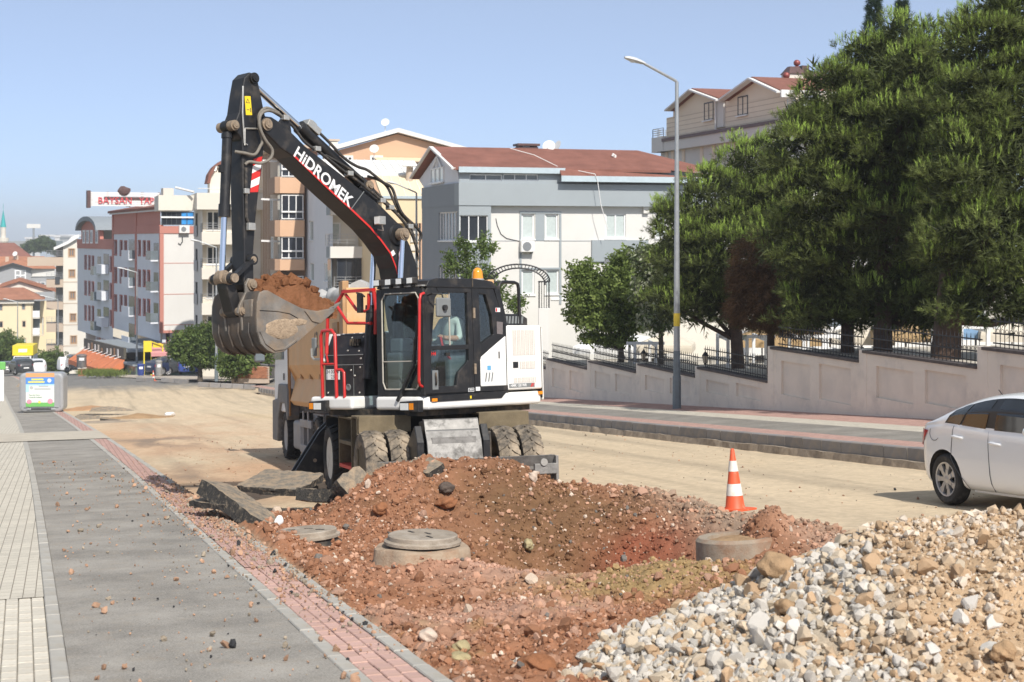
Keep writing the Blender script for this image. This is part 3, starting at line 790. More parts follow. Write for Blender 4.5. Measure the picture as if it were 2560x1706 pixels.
# slate surrounds and bands on the front
def fbox(x0, y0, x1, y1, m, name, pr=.03, d=.4):
    a = rect(B, 'F', Z5, x0, y0, x1, y1, d=d)
    return B.box(name, a[0], a[2], d-pr, d+.02, a[1], a[3], m)
fbox(780, 642, 1072, 657, m_slate2, 'window_band', .05); fbox(780, 660, 793, 1290, m_slate2, 'pilaster', .05); fbox(1058, 660, 1072, 1290, m_slate2, 'pilaster', .05)
fbox(892, 660, 955, 846, m_slate2, 'slate_panel', .03); fbox(780, 1035, 1072, 1048, m_slate2, 'window_band', .052)
fbox(1283, 842, 1677, 992, m_slate2, 'slate_panel', .12); fbox(1283, 994, 1530, 1000, m_slate, 'floor_line', .02)
fbox(570, 846, 780, 850, m_slate, 'floor_line', .015); fbox(1074, 846, 1280, 850, m_slate, 'floor_line', .015)
fbox(1640, 605, 1680, 655, m_white, 'vent_box', .2); fbox(1000, 1240, 2100, 1256, m_fr_white, 'floor_line', .04)
# bay with glazed balconies at the corner
g = lambda x0,y0,x1,y1,**k: rect(B, 'F', Z5, x0, y0, x1, y1, d=.05, **k)
w1 = g(362, 668, 560, 850, n=3, t=.05, pane=m_pane_dark, fr=m_fr_white); w2 = g(362, 1055, 560, 1230, n=3, t=.05, pane=m_pane_dark)
B.wall('F', .02, uw, 0, zb_, m_slate2, [w1, w2], off=.05)
B.box('bay_return', uw-.02, uw, .06, .4, 0, zb_, m_slate2)
s1 = rect(B, 'S', Z5, 345, 645, 215, 845, d=.02, n=6, t=.05, pane=m_pane_mid); s2 = rect(B, 'S', Z5, 345, 1030, 215, 1215, d=.02, n=6, t=.05, pane=m_pane_mid)
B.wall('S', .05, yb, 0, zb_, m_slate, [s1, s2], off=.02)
# projecting slate parapet band
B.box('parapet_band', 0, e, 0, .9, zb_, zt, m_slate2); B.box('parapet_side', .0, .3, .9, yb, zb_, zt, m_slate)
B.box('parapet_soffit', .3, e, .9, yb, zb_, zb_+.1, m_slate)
# attic storey
za = B.F(Z5(345, 345))[1]; ea = B.F(Z5(1100, 345))[0]
aw = [rect(B, 'F', Z5, 432, 382, 660, 424, d=.3, n=2, t=.05, pane=m_pane_mid, sill=False), rect(B, 'F', Z5, 668, 380, 912, 424, d=.3, n=3, t=.05, pane=m_pane_mid, sill=False)]
B.wall('F', .1, e, zt, za+.05, m_slate2, aw, off=.3, name='attic_wall')
ap = B.S(Z5(195, 205)); ef = B.S(Z5(60, 410)); en = B.S(Z5(345, 345))
gw_ = MB(); gw_.prism([(.3, zt), (yb-.2, zt), (ef[0]-.2, ef[1]-.1), (ap[0], ap[1]-.25), (en[0]+.3, en[1]-.1)], 'x', .1, .3); gw_.obj('gable_wall', m_shadewhite, B.root)
for a in ((165,335,255,440),):
    q = rect(B, 'S', Z5, a[2], a[1], a[0], a[3], d=.1, n=3, t=.07, pane=m_pane_curt); B.window('S', min(q[0],q[2]), q[1], max(q[0],q[2]), q[3], off=-.05, style=q[4])
tr = MB()
tz0 = B.S(Z5(210, 335), .1); tz1 = B.S(Z5(210, 255), .1); sp = 1.0
tr.beam((.03, tz0[0]-sp, tz0[1]), (.03, tz1[0], tz1[1]), .06, .1); tr.beam((.03, tz0[0]+sp, tz0[1]), (.03, tz1[0], tz1[1]), .06, .1); tr.beam((.03, tz0[0], tz0[1]), (.03, tz1[0], tz1[1]), .06, .1, (1,0,0))
tr.obj('gable_trim', m_fr_white, B.root)
rf = MB(); th = .14
y0, z0_ = en; y1, z1_ = ap; y2, z2_ = ef
e2 = B.F(Z5(1700, 232))[0]+1.2
rf.prism([(y0-.25, z0_-.05), (y1, z1_), (y2+.2, z2_-.05), (y2+.2, z2_-.05+th), (y1, z1_+th), (y0-.25, z0_-.05+th)], 'x', -.25, e2)
# the right part of the front slope reaches further down and forward
lo = B.F(Z5(1300, 402), -.3)
rf.add([(ea-.3, y0-.25, z0_+th-.04), (e2+5.2, y0-.25, z0_-.4), (e2+5.2, -.35, lo[1]), (ea-.3, -.35, lo[1]),
        (ea-.3, y0-.25, z0_-.12), (e2+5.2, y0-.25, z0_-.6), (e2+5.2, -.35, lo[1]-.1), (ea-.3, -.35, lo[1]-.1)], [(3,2,1,0),(4,5,6,7),(3,7,6,2),(0,4,7,3)])
rf.add([(e2, y0-.25, z0_+th-.05), (e2, y1, z1_+th), (e2, y2, z2_+th), (e2+5.2, y0-.25, z0_-.4), (e2+5.2, y2, z2_-.5)], [(0,3,1),(1,3,4),(1,4,2)])
rfo = rf.obj('roof', m_roof, B.root)
B.box('fascia', .0, ea, y0-.33, y0-.27, z0_-.18, z0_+.12, m_fasc, parent=rfo); B.box('fascia', ea-.35, e2+5, -.44, -.37, lo[1]-.25, lo[1]+.06, m_fasc, parent=rfo)
bb = MB(); bb.beam((-.28, y0-.25, z0_+.02), (-.28, y1, z1_+.1), .1, .22, (1,0,0)); bb.beam((-.28, y2+.2, z2_+.02), (-.28, y1, z1_+.1), .1, .22, (1,0,0)); bb.obj('bargeboard', m_edge, rfo)
c0 = B.F(Z5(765, 225), 5.2); c1 = B.F(Z5(900, 170), 5.2)
ch = MB(); ch.box(c0[0], c1[0], 4.9, 5.7, c0[1]-.6, c0[1]+.28); 
for xx in (c0[0]+.05, c1[0]-.25): ch.box(xx, xx+.2, 4.95, 5.65, c0[1]+.28, c1[1]-.12)
ch.box(c0[0]-.08, c1[0]+.08, 4.8, 5.8, c1[1]-.12, c1[1]); ch.obj('chimney', m_ant, rfo)
k = B.F(Z5(1450, 262), 3); vp = MB(); vp.tube([(k[0],3,k[1]-.6),(k[0],3,k[1]+.1),(k[0]-.12,3,k[1]+.18),(k[0]-.16,3,k[1]+.05)], .07, 8); vp.obj('vent_pipe', m_edge, rfo)
k = B.F(Z5(1700, 375), 1.5); q = MB(); q.prism([(k[0]-.5,0),(k[0]+.5,0),(k[0]+.4,1.2),(k[0]-.5,1.2)], 'z', k[1]-.1, k[1]+.05); q.v = [(x, y+1.0, z+.25*(y)) for x,y,z in q.v]; q.obj('lifted_roof_patch', m_roof, rfo)
k = B.F(Z5(980, 190), 5.2); B.dish((k[0], 5.0, k[1]), .36, -.5); k = B.F(Z5(1050, 190), 6.0); B.dish((k[0], 6.0, k[1]), .36, -1.35)
a = B.F(Z5(790, 925), .1); B.ac('F', a[0], a[1], off=.4, w=.75, h=.58)
cb = MB(); pts = [(615,690),(625,740),(650,800),(690,830),(780,850)]
cb.tube([(B.F(Z5(*q), .38)[0], .37, B.F(Z5(*q), .38)[1]) for q in pts], .018, 4); cb.obj('cable', m_fr_dark, B.root)
cb = MB(); pts = [(780,212),(930,258),(1080,340),(1290,390),(1308,440),(1330,600),(1380,780)]
cb.tube([(B.F(Z5(*q), -.05)[0], -.47 if i > 2 else 1.6-.5*i, B.F(Z5(*q), -.45 if i > 2 else 1.6-.5*i)[1]+.08) for i, q in enumerate(pts)], .02, 4); cb.obj('antenna_cable', m_edge, B.root)

# --- L: white block with twin beige gables behind the pines
B = Bld('gabled_block', 'white apartment block with two beige gables and red brown roof behind the pines', 1990, 80)
S = lambda x0,y0,x1,y1,**k: rect(B, 'S', ZE, x1, y0, x0, y1, **k)
dk = dict(fr=m_fr_dark, pane=m_pane_mid, n=2, t=.07)
yend = B.S(ZE(300, 900))[0]; zs = B.S(ZE(1490, 850))[1]
w_ = [S(1108,545,1222,762,**dk), S(728,615,832,818,**dk)]
zev = B.S(ZE(1610, 500))[1]-.15
B.wall('S', -.0, yend, zs-.2, zev, m_beige, [], name='attic_wall')
for q in w_: B.window('S', min(q[0],q[2]), q[1], max(q[0],q[2]), q[3], off=-.10, style=q[4])
for k in range(1, 6):
    zz_ = zs-.1+k*(zev-zs)/5; B.box('cladding_joint', -.008, .004, 0, yend, zz_, zz_+.03, m_tan)
for (xa, xm, xb, yt, ye0, ye1) in ((375, 610, 870, 510, 700, 590), (955, 1275, 1610, 388, 590, 500)):
    a = B.S(ZE(xb, ye1)); m_ = B.S(ZE(xm, yt)); c = B.S(ZE(xa, ye0))
    zz_ = zev
    q = MB(); q.prism([(a[0], zz_-.01), (c[0], zz_-.01), (c[0], max(c[1], zz_)), (m_[0], m_[1]), (a[0], max(a[1], zz_))], 'x', 0, .25); q.obj('gable', m_beige, B.root)
zlow = B.S(ZE(1490, 850))[1]
lw = [S(708,1100,782,1330,**dk), S(375,1140,447,1255,**dk), S(1085,1060,1135,1260,**dk)]
B.wall('S', -.3, yend+1.2, 0, zlow-.75, m_white, lw, off=.1)
for x0 in (275, 345, 465, 670, 805, 1045, 1190):
    a = S(x0, 1075, x0+30, 1300); B.box('pilaster', .04, .1, min(a[0],a[2]), max(a[0],a[2]), 0, zlow-.76, m_beige)
B.box('floor_band', -.35, .3, -.2, yend+1.0, zlow-.75, zlow-.12, m_white); B.box('eave_strip', -.45, .2, .3, yend-.2, zlow-.12, zlow+.08, m_ant)
# white drainpipe box between the gables
a = S(865, 580, 965, 900); B.box('pipe_box', -.12, .2, min(a[0],a[2]), max(a[0],a[2]), a[1], a[3], m_white)
dp = MB(); d0 = B.S(ZE(855, 590), -.2); d1 = B.S(ZE(850, 985), -.2); dp.tube([(-.2, d0[0], d0[1]), (-.2, d0[0], d1[1]), (-.3, d0[0]-.5, d1[1]-.3)], .06, 6); dp.obj('drainpipe', m_edge, B.root)
# front (sunlit) side with corner balcony
xr = B.F(ZE(2900, 500))[0]
fw_ = [rect(B, 'F', ZE, 1845, 515, 2050, 700, n=2, t=.08, fr=m_fr_dark, pane=m_pane_curt)]
zt2 = B.F(ZE(1630, 500))[1]
B.wall('F', 0, xr, zs-.2, zt2, m_beige, fw_, off=-.0, name='front_wall'); B.wall('F', .1, xr, 0, zlow-.75, m_white, [], off=-.0, name='front_wall')
ba = B.S(ZE(1500, 740))[1]; bz = B.S(ZE(1705, 900), -.2)
B.box('balcony_parapet', -.4, xr, -2.6, .3, zlow-.75, ba, m_white); B.box('balcony_parapet', -.4, .6, yend-.3, yend+1.6, zlow-.75, ba-.3, m_white)
B.railing([(-.35, .3, ba), (-.35, -2.55, ba), (xr, -2.55, ba)], .55, m_rail); B.railing([(-.35, yend-.3, ba-.3), (-.35, yend+1.5, ba-.3), (.6, yend+1.5, ba-.3)], .55, m_rail)
# roofs: two ridges running back (+x)
for (xa, xm, xb, ya_, ym, yb_) in ((305, 580, 890, 690, 455, 570), (915, 1255, 1580, 570, 325, 475)):
    a = B.S(ZE(xb, yb_), -.5); m_ = B.S(ZE(xm, ym), -.5); c = B.S(ZE(xa, ya_), -.5)
    r_ = MB(); t_ = .16
    r_.prism([(a[0], a[1]-t_), (m_[0], m_[1]-t_), (c[0], c[1]-t_), (c[0], c[1]), (m_[0], m_[1]), (a[0], a[1])], 'x', -.45, 11)
    ro = r_.obj('roof', m_roof, B.root)
    bb = MB(); bb.beam((-.5, a[0], a[1]-.12), (-.5, m_[0], m_[1]-.12), .1, .4, (1,0,0)); bb.beam((-.5, c[0], c[1]-.12), (-.5, m_[0], m_[1]-.12), .1, .4, (1,0,0)); bb.obj('bargeboard', m_edge, ro)
    if xa > 900: MB().box(-.45, 11, a[0]-.12, a[0]+.02, a[1]-.4, a[1]-.0).obj('eave_board', m_edge, ro)
# chimneys
def chim(x0, y0, x1, y1, d, m, name='chimney'):
    a = rect(B, 'F', ZE, x0, y0, x1, y1, d=d); return B.box(name, a[0], a[2], d, d+1.0, a[1]-1.2, a[3], m)
chim(1690, 290, 1860, 345, 6, m_warm); chim(1880, 285, 2090, 350, 7, m_warm)
a = rect(B, 'F', ZE, 1680, 205, 1870, 290, d=6)
q = MB(); mx_ = (a[0]+a[2])/2; hw = (a[2]-a[0])/2
q.add([(a[0],5.9,a[1]),(a[2],5.9,a[1]),(a[2],7.1,a[1]),(a[0],7.1,a[1]),(mx_-hw*.5,6.3,a[3]),(mx_+hw*.5,6.3,a[3]),(mx_+hw*.5,6.7,a[3]),(mx_-hw*.5,6.7,a[3])], [(0,3,2,1),(4,5,6,7),(0,1,5,4),(1,2,6,5),(2,3,7,6),(3,0,4,7)]); q.obj('chimney_cowl', m_ant, B.root)
chim(1835, 200, 1915, 280, 6.5, m_ant, 'chimney_cowl'); chim(1860, 265, 2110, 288, 6.9, m_ant, 'chimney_cap')
for (x, y, d) in ((1775, 172, 6.5), (1655, 312, 5), (2165, 220, 8)):
    c = B.F(ZE(x, y), d); q = MB(); q.blob((c[0], d, c[1]), (.21,.21,.2), 2, .02, 1); q.cyl((c[0], d, c[1]-.8), (c[0], d, c[1]-.2), .15); q.obj('vent_ball', m_redball, B.root, smooth=60)
# --- D: white house with gable and balconies (behind the boom)
B = Bld('white_house', 'pale white house with glazed balconies behind the excavator boom', 832, 102)
D_ = B
yend = B.S(ZA(408, 700))[0]; xr = B.F(ZA(985, 1100))[0]; zt = B.S(ZA(420, 600))[1]
sw = lambda x0,y0,x1,y1,**k: rect(B, 'S', ZA, x1, y0, x0, y1, **k)
ws = [sw(470,900,510,1075,n=1,t=.06,pane=m_pane_curt), sw(475,1275,515,1435,n=1,t=.06), sw(605,1280,640,1440,n=1,t=.06)]
B.wall('S', 0, yend, 0, zt+.4, m_shadelilac, ws)
ym = yend*.5
q = MB(); q.prism([(0,zt+.39),(yend,zt+.39),(ym,zt+1.2)], 'x', 0, .3); q.obj('gable', m_shadelilac, B.root)
q = MB(); q.prism([(-.5,zt+.1),(ym,zt+1.3),(yend+.5,zt+.1),(yend+.5,zt+.3),(ym,zt+1.5),(-.5,zt+.3)], 'x', -.45, 5); q.obj('roof', m_tile2, B.root)
f = lambda x0,y0,x1,y1,**k: rect(B, 'F', ZA, x0, y0, x1, y1, **k)
B.wall('F', 0, xr, 0, zt, m_warm, [f(670,915,755,1090,n=1,t=.1,pane=m_pane_curt,d=.9), ], off=.9)
for (y0, y1) in ((1128, 1230), (1500, 1600), (740, 850)):
    a = f(690, y0, 975, y1); B.box('balcony', -.25, a[2], -.5, .9, a[1], a[3], m_slate2 if False else m_white)
    B.box('balcony_side', -.3, -.25, -.5, .9, a[1], a[3], m_slate2)
a = f(720, 1235, 972, 1500, d=-.3); B.window('F', a[0], a[1], a[2], a[3], off=-.35, style=dict(n=3, t=.06, pane=m_pane_dark, fr=m_fr_dark, sill=False)); B.box('glazed_side', -.2, -.15, -.35, .9, a[1], a[3], m_pane_mid)
a = f(640, 1068, 880, 1122); B.railing([(a[0], .9, a[1]), (a[0], -.45, a[1]), (a[2], -.45, a[1])], .8, m_chrome_r)
a = f(700, 1448, 975, 1495); B.railing([(0, -.55, a[1]), (a[2], -.55, a[1])], .75, m_rail)
B.box('front_fin', xr-.3, xr, -.6, .9, 0, zt, m_tan)

# --- C: cream house with pale metal roof
B = Bld('cream_house', 'cream house with a pale metal roof between the boom and the grey house', 965, 96)
f = lambda x0,y0,x1,y1,**k: rect(B, 'F', ZA, x0, y0, x1, y1, **k)
zt = B.F(ZA(1300, 700))[1]; xr = B.F(ZA(1545, 800))[0]; zb_ = B.F(ZA(1300, 920))[1]; xl = B.F(ZA(1120, 800))[0]
B.wall('F', xl, xr, zb_, zt, m_cream, []); B.wall('F', xl, xr-.6, 0, zb_, m_cream, [f(1475,950,1500,1100,n=1), f(1475,1180,1500,1330,n=1)], off=.6)
B.wall('S', 0, 9, 0, zt, m_cream, [], off=xl)
B.box('gutter', xl, xr+.1, -.12, .02, zt-.02, zt+.16, m_fasc)
zr_ = B.F(ZA(1300, 490), 2.5)[1]; zr2 = B.F(ZA(1200, 360), 5.5)[1]
q = MB(); q.prism([(-.1,zt+.1),(2.6,zr_),(2.6,zr_-.2),(0,zt-.1)], 'x', xl, xr); q.obj('lower_roof', m_creamr, B.root)
q = MB(); q.prism([(2.5,zr_+.02),(5.6,zr2),(5.6,zr2-.2),(2.5,zr_-.2)], 'x', xl-5.2, xr+.3); q.obj('upper_roof', m_metalr, B.root)
q = MB()
for k in range(24):
    x = xl-5+k*.55
    if xl < x < xr: q.beam((x,-.08,zt+.13), (x,2.6,zr_+.03), .03, .05)
    if x < xr+.2: q.beam((x,2.5,zr_+.05), (x,5.6,zr2+.03), .03, .05)
tag(q.obj('roof_seam', m_metalr, B.root), kind='stuff')
for k in range(10):
    z = zb_-.3-k*.55; B.box('quoin', xr-1.15, xr-.62, .5, .7, z-.4, z, m_warm)
c = B.F(ZA(1360, 550), 2.0); d_ = B.F(ZA(1370, 420), 2.0)
q = MB(); q.cyl((c[0],2,c[1]-.5), (d_[0],2,d_[1]), .25, .22); q.obj('flue', m_tan, B.root); q = MB(); q.lathe([(.62,0),(.4,.2),(.001,.35)], 14, (d_[0],2,d_[1]+.05)); q.obj('flue_cap', m_metalr, B.root)
dp = MB(); dp.tube([(xr-.55,.4,zb_),(xr-.55,.4,0)], .06, 6); dp.obj('drainpipe', m_fr_dark, B.root)

# --- B: peach gable behind
B = Bld('peach_house', 'peach house with a wide white edged gable and dishes, highest behind the boom', 835, 118)
f = lambda x0,y0,x1,y1,**k: rect(B, 'F', ZA, x0, y0, x1, y1, **k)
ap = B.F(ZA(1255, 115)); el = B.F(ZA(690, 255)); er = B.F(ZA(1900, 275))
zl = B.F(ZA(1000, 365))[1]
q = MB(); q.prism([(el[0]+.5,0),(er[0]-.3,0),(er[0]-.3,er[1]-.1),(ap[0],ap[1]-.1),(el[0]+.5,el[1]-.1)], 'y', 0, 8); q.obj('wall', m_peach, B.root)
q = MB(); q.prism([(el[0]-.4,el[1]-.25),(ap[0],ap[1]),(er[0]+.6,er[1]-.3),(er[0]+.6,er[1]),(ap[0],ap[1]+.35),(el[0]-.4,el[1]+.1)], 'y', -.6, 8.4); q.obj('roof', m_edge, B.root)
for a in ((770,318,865,420), (1015,318,1130,420), (1515,318,1620,420)):
    w = f(*a); B.window('F', w[0], w[1], w[2], w[3], off=-.12, style=dict(n=2, t=.16, pane=m_pane_mid))
a = f(1085,335,1500,372,d=-1); q = MB(); rg = random.Random(4)
for k in range(22):
    x = a[0]+(a[2]-a[0])*k/22; q.beam((x,-1.4,a[1]), (x+.02,-.1,a[3]), .3, .08)
tag(q.obj('tiled_canopy', m_creamr, B.root), kind='stuff')
c = B.F(ZA(715, 165)); B.box('chimney', c[0]-.3, c[0]+.3, 1, 1.6, el[1]-1, c[1]-.2, m_warm); B.box('chimney_cap', c[0]-.45, c[0]+.45, .9, 1.7, c[1]-.15, c[1], m_tan)
k = B.F(ZA(1155, 25), -.3); B.dish((k[0], -.2, k[1]), .33, -.4); k = B.F(ZA(1058, 260), -1.5); B.dish((k[0], -1.3, k[1]), .36, -.3)

# --- E: peach block with glazed bays, its shaded faces painted brown
B = Bld('peach_block', 'peach apartment block, shaded faces coloured brown, with white framed glazed bays beside the stick', 702, 112)
f = lambda x0,y0,x1,y1,**k: rect(B, 'F', ZA, x0, y0, x1, y1, **k)
xr = B.F(ZA(425, 1000))[0]; yend = B.S(ZA(-30, 900))[0]; zt = B.F(ZA(250, 250))[1]
B.wall('S', 0, yend, 0, zt, m_tan, [rect(B,'S',ZA,150,700,118,950,n=2,t=.08), rect(B,'S',ZA,155,1040,125,1285,n=2,t=.08), rect(B,'S',ZA,155,1370,125,1500,n=2,t=.08)], off=.0, name='side_wall')
B.wall('F', 0, xr+1.2, 0, zt, m_shadebrown, [], off=.9)
for (ya, yb2, yc, win) in ((510, 655, 655, (195,668,405,885)), (895, 1040, 1040, (200,1042,412,1235)), (1240, 1340, 1390, (205,1392,415,1590)), (320, 330, 330, (90,320,360,505))):
    a = f(180, ya, 432, yb2)
    B.box('bay_parapet', -.12, xr, -.35, 1.0, a[1], a[3], m_peach); B.box('bay_parapet_side', -.5, -.12, -.3, 3.4, a[1], a[3], m_shadebrown)
    w = f(*win, d=-.2); B.window('F', .02, w[1], xr-.06, w[3], off=-.3, style=dict(n=3, t=.07, pane=m_pane_dark, rows=1)); B.box('glazed_side', -.1, -.06, -.25, 1.0, w[1], w[3], m_pane_mid)
    rl = MB(); rl.box(.0, xr-.05, -.36, -.3, w[1]+.5, w[1]+.62); rl.box(.0, xr-.05, -.36, -.3, w[1]-.06, w[1]+.02); rl.obj('bay_rail', m_fr_white, B.root)
    aw = MB(); aw.beam((-.1,1.2,w[3]-.35), (-1.3,1.4,w[3]-.3), .12, .14); aw.obj('awning_arm', m_edge, B.root)
B.box('bay_slab', -.12, xr, -.3, .9, 0, .3, m_shadebrown)
B.box('roof_slab', -.5, xr+1.3, -.2, yend, zt, zt+.25, m_tan)
for k in range(5): B.box('side_fin', -.06, -.002, yend*.35+k*.9, yend*.35+k*.9+.12, 0, zt, m_shadebrown)

# --- F: white block with balconies left of the stick
B = Bld('balcony_block', 'white apartment block with stacked balconies just left of the stick', 506, 121)
f = lambda x0,y0,x1,y1,**k: rect(B, 'F', ZD, x0, y0, x1, y1, **k)
yend = B.S(ZD(188, 700))[0]; zt = B.F(ZD(265, 125))[1]; zb2 = B.F(ZD(265, 245))[1]; xr = 5.6
sws = [rect(B,'S',ZD,215,y0,197,y0+150,n=1,t=.05,fr=m_fr_dark,pane=m_pane_dark) for y0 in (270, 530, 770, 1010)]
B.wall('S', 0, yend, 0, zb2+.1, m_white, sws, off=0)
for y0 in (440, 690, 930):
    a = rect(B,'S',ZD,218,y0-60,196,y0); B.box('window_rail', -.12, -.06, min(a[0],a[2]), max(a[0],a[2]), a[1], a[1]+.9, m_rail)
B.wall('F', 0, xr, 0, zb2+.1, m_warm, [f(280,y0,375,y1,d=1.0,n=2,t=.12,pane=m_pane_dark) for y0,y1 in ((255,395),(510,645),(760,890),(1010,1120))], off=1.0)
B.box('parapet', -.5, xr, -.6, yend*.6, zb2, zt, m_warm); B.box('parapet_wing', -3.4, -.5, yend*.2, yend*.9, zb2-.05, zt-.15, m_warm)
for (y0, y1) in ((410, 500), (668, 752), (925, 1010), (1170, 1250)):
    a = f(245, y0, 375, y1, d=-.4); B.box('balcony', -.1, xr*.62, -.5, 1.0, a[1], a[3], m_warm, bevel=.03)
    B.railing([(-.05,.9,a[3]),(-.05,-.45,a[3]),(xr*.6,-.45,a[3])], .75, m_rail)
rl = MB(); rl.tube([(-.4,-.5,zt+.35),(xr,-.5,zt+.35)], .03, 5); rl.tube([(-2,2,zt+.5),(-.6,1,zt+.1)], .1, 6); rl.obj('roof_rail', m_edge, B.root)
# arched dormer behind
cx = B.F(ZD(365, 20), 2.5)[0]+1.3; zt -= .7; pts = [(cx-2.0, zt-1)]+[(cx+2.0*-math.cos(t), zt+1.6+1.9*math.sin(t)) for t in np.linspace(0, math.pi, 10)]+[(cx+2.0, zt-1)]
q = MB(); q.prism(pts, 'y', 2.5, 4.5); q.obj('dormer', m_warm, B.root)
pts = [(cx+2.25*-math.cos(t), zt+1.6+2.15*math.sin(t)) for t in np.linspace(0, math.pi, 10)]; pts += [(cx+2.0*math.cos(t), zt+1.6+1.9*math.sin(t)) for t in np.linspace(0, math.pi, 10)]
q = MB(); q.prism(pts, 'y', 2.2, 4.7); q.obj('dormer_roof', m_roof, B.root); zt += .7

# --- G: red and white block
YG = R(8.7)
B = Bld('red_white_block', 'red and white apartment block with white end wall and rooftop sign frame', 401, 138, YG)
G_ = B
f = lambda x0,y0,x1,y1,**k: rect(B, 'F', ZB, x0, y0, x1, y1, **k)
sd = lambda x0,y0,x1,y1,**k: rect(B, 'S', ZB, x1, y0, x0, y1, **k)
xr = B.F(ZB(1050, 700))[0]; zb0 = B.F(ZB(735, 1165))[1]; z1 = B.F(ZB(735, 372))[1]; z2 = B.F(ZB(735, 312))[1]; zt = B.F(ZB(735, 185))[1]
y1 = B.S(ZB(335, 700))[0]
B.wall('F', .3, xr, zb0, z1, m_white, []); B.box('corner_strip', -.06, .3, -.05, .3, zb0, z1, m_pink)
B.wall('F', .3, xr, 0, zb0, m_shadewhite, [f(765,1180,800,1300,n=1,fr=m_fr_red,pane=m_pane_dark,d=.6)], off=.6, name='ground_floor_wall')
B.box('ground_arch', -.05, 2.2, -.05, .3, zb0-.25, zb0-.003, m_pink); B.box('ground_arch_post', 1.9, 2.25, -.05, .25, 0, zb0-.25, m_pink)
B.box('top_band', -.08, xr, -.08, 1.2, z1, z2, m_pink)
for y in (615, 868, 1118):
    z = B.F(ZB(870, y))[1]; B.box('floor_line', .3, xr, -.015, .01, z-.03, z+.03, m_pink)
r_ = dict(n=2, t=.07, fr=m_fr_red, pane=m_fr_red and m_pane_dark, sur=m_fr_red, sill=False)
tops = {0:(435,548), 1:(678,795), 2:(912,1028), 3:(1110,1225)}
WS = []
for (xs, rows, dy) in (((541,581,617), ((435,550),(675,800),(912,1035)), 2), ((347,392,428), ((432,545),(655,770),(878,1000),(1100,1225)), 3)):
    for (ya, yb2) in rows:
        for i, x in enumerate(xs): WS.append(sd(x, ya+dy*i, x+20, yb2+dy*i, **r_))
B.wall('S', 0, y1, zb0-1.0, z1, m_shadewhite, WS)
B.box('side_top_band', -.06, .3, .1, y1, z1+.003, z2+.1, m_pink)
B.wall('S', 0, y1, z2+.1, zt+.3, m_pink, [sd(540,205,562,320,n=1,t=.12,pane=m_pane_dark,sill=False), sd(592,200,615,318,n=1,t=.12,pane=m_pane_dark,sill=False), sd(340,215,360,325,n=1,t=.12,pane=m_pane_dark,sill=False), sd(383,212,403,322,n=1,t=.12,pane=m_pane_dark,sill=False)], name='attic_side')
for x in (526, 338):
    a = B.S(ZB(x, 600)); B.box('red_pier', -.12, .1, a[0]-.25, a[0]+.25, zb0-1, z2+1.5, m_pink)
# balconies on the side
for (xs0, xs1, rows) in ((668, 705, ((450,600),(690,850),(940,1105))), (465, 522, ((420,590),(650,810),(885,1045),(1110,1290)))):
    for (ya, yb2) in rows:
        a = sd(xs0, ya, xs1, yb2); ua, ub = min(a[0],a[2]), max(a[0],a[2])
        o = B.box('balcony_recess', -.02, .02, ua, ub, a[1]+.05, a[3], m_pane_dark); B.box('balcony', -.75, -.02, ua-.1, ub+.1, a[1], a[1]+.14, m_shadewhite)
        B.box('balcony_front', -.75, -.69, ua-.1, ub+.1, a[1]+.14, a[1]+1.0, m_pane_mid if xs0 > 600 else m_shadewhite); B.box('balcony_front', -.69, -.03, ua-.1, ua-.04, a[1]+.14, a[1]+1.0, m_pane_mid)
# terrace glazing + roof
a = f(735,190,990,300); B.window('F', .1, z2+.1, xr*.52, zt-.1, off=-.1, style=dict(n=4,t=.06,pane=m_pane_dark,fr=m_fr_dark,sill=False)); B.window('F', xr*.5, z2+.1, xr-.1, zt-.1, off=-.1, style=dict(n=3,t=.06,pane=m_pane_blue,fr=m_fr_dark,sill=False))
B.box('glazing_rail', .0, xr, -.16, -.1, z2+.75, z2+.9, m_fr_white)
zro = B.F(ZB(735, 160))[1]; zrr = B.F(ZB(940, 108))[1]
q = MB(); q.prism([(-.4,zro),(xr+.5,zrr),(xr+.5,zrr-.35),(-.4,zro-.35)], 'y', -.5, y1); q.obj('roof_edge', m_edge, B.root)
q = MB(); q.prism([(-.5,zro+.05),(xr+.5,zrr+.3),(xr+.5,zrr+.02),(-.5,zro-.2)], 'y', .3, y1+.4); q.obj('roof', m_roof, B.root)
a = B.F(ZB(745, 105), 3); B.box('chimney', a[0], a[0]+1.0, 3, 4, zro-.5, a[1]+1.2, m_warm)
a = B.F(ZB(868, 370)); B.ac('F', a[0], a[1], w=2.9, h=2.1, dpt=.9) if False else B.ac('F', a[0], a[1], w=.97, h=.72, dpt=.36)
cb = MB(); k0 = B.F(ZB(900,400)); k1 = B.F(ZB(885,465)); cb.tube([(k0[0],-.05,k0[1]),(k0[0],-.05,k1[1]+.3),(k0[0]-.2,-.06,k1[1]),(k1[0]-.2,-.06,k1[1]+.15)], .05, 5); cb.obj('cable', m_fr_dark, B.root)
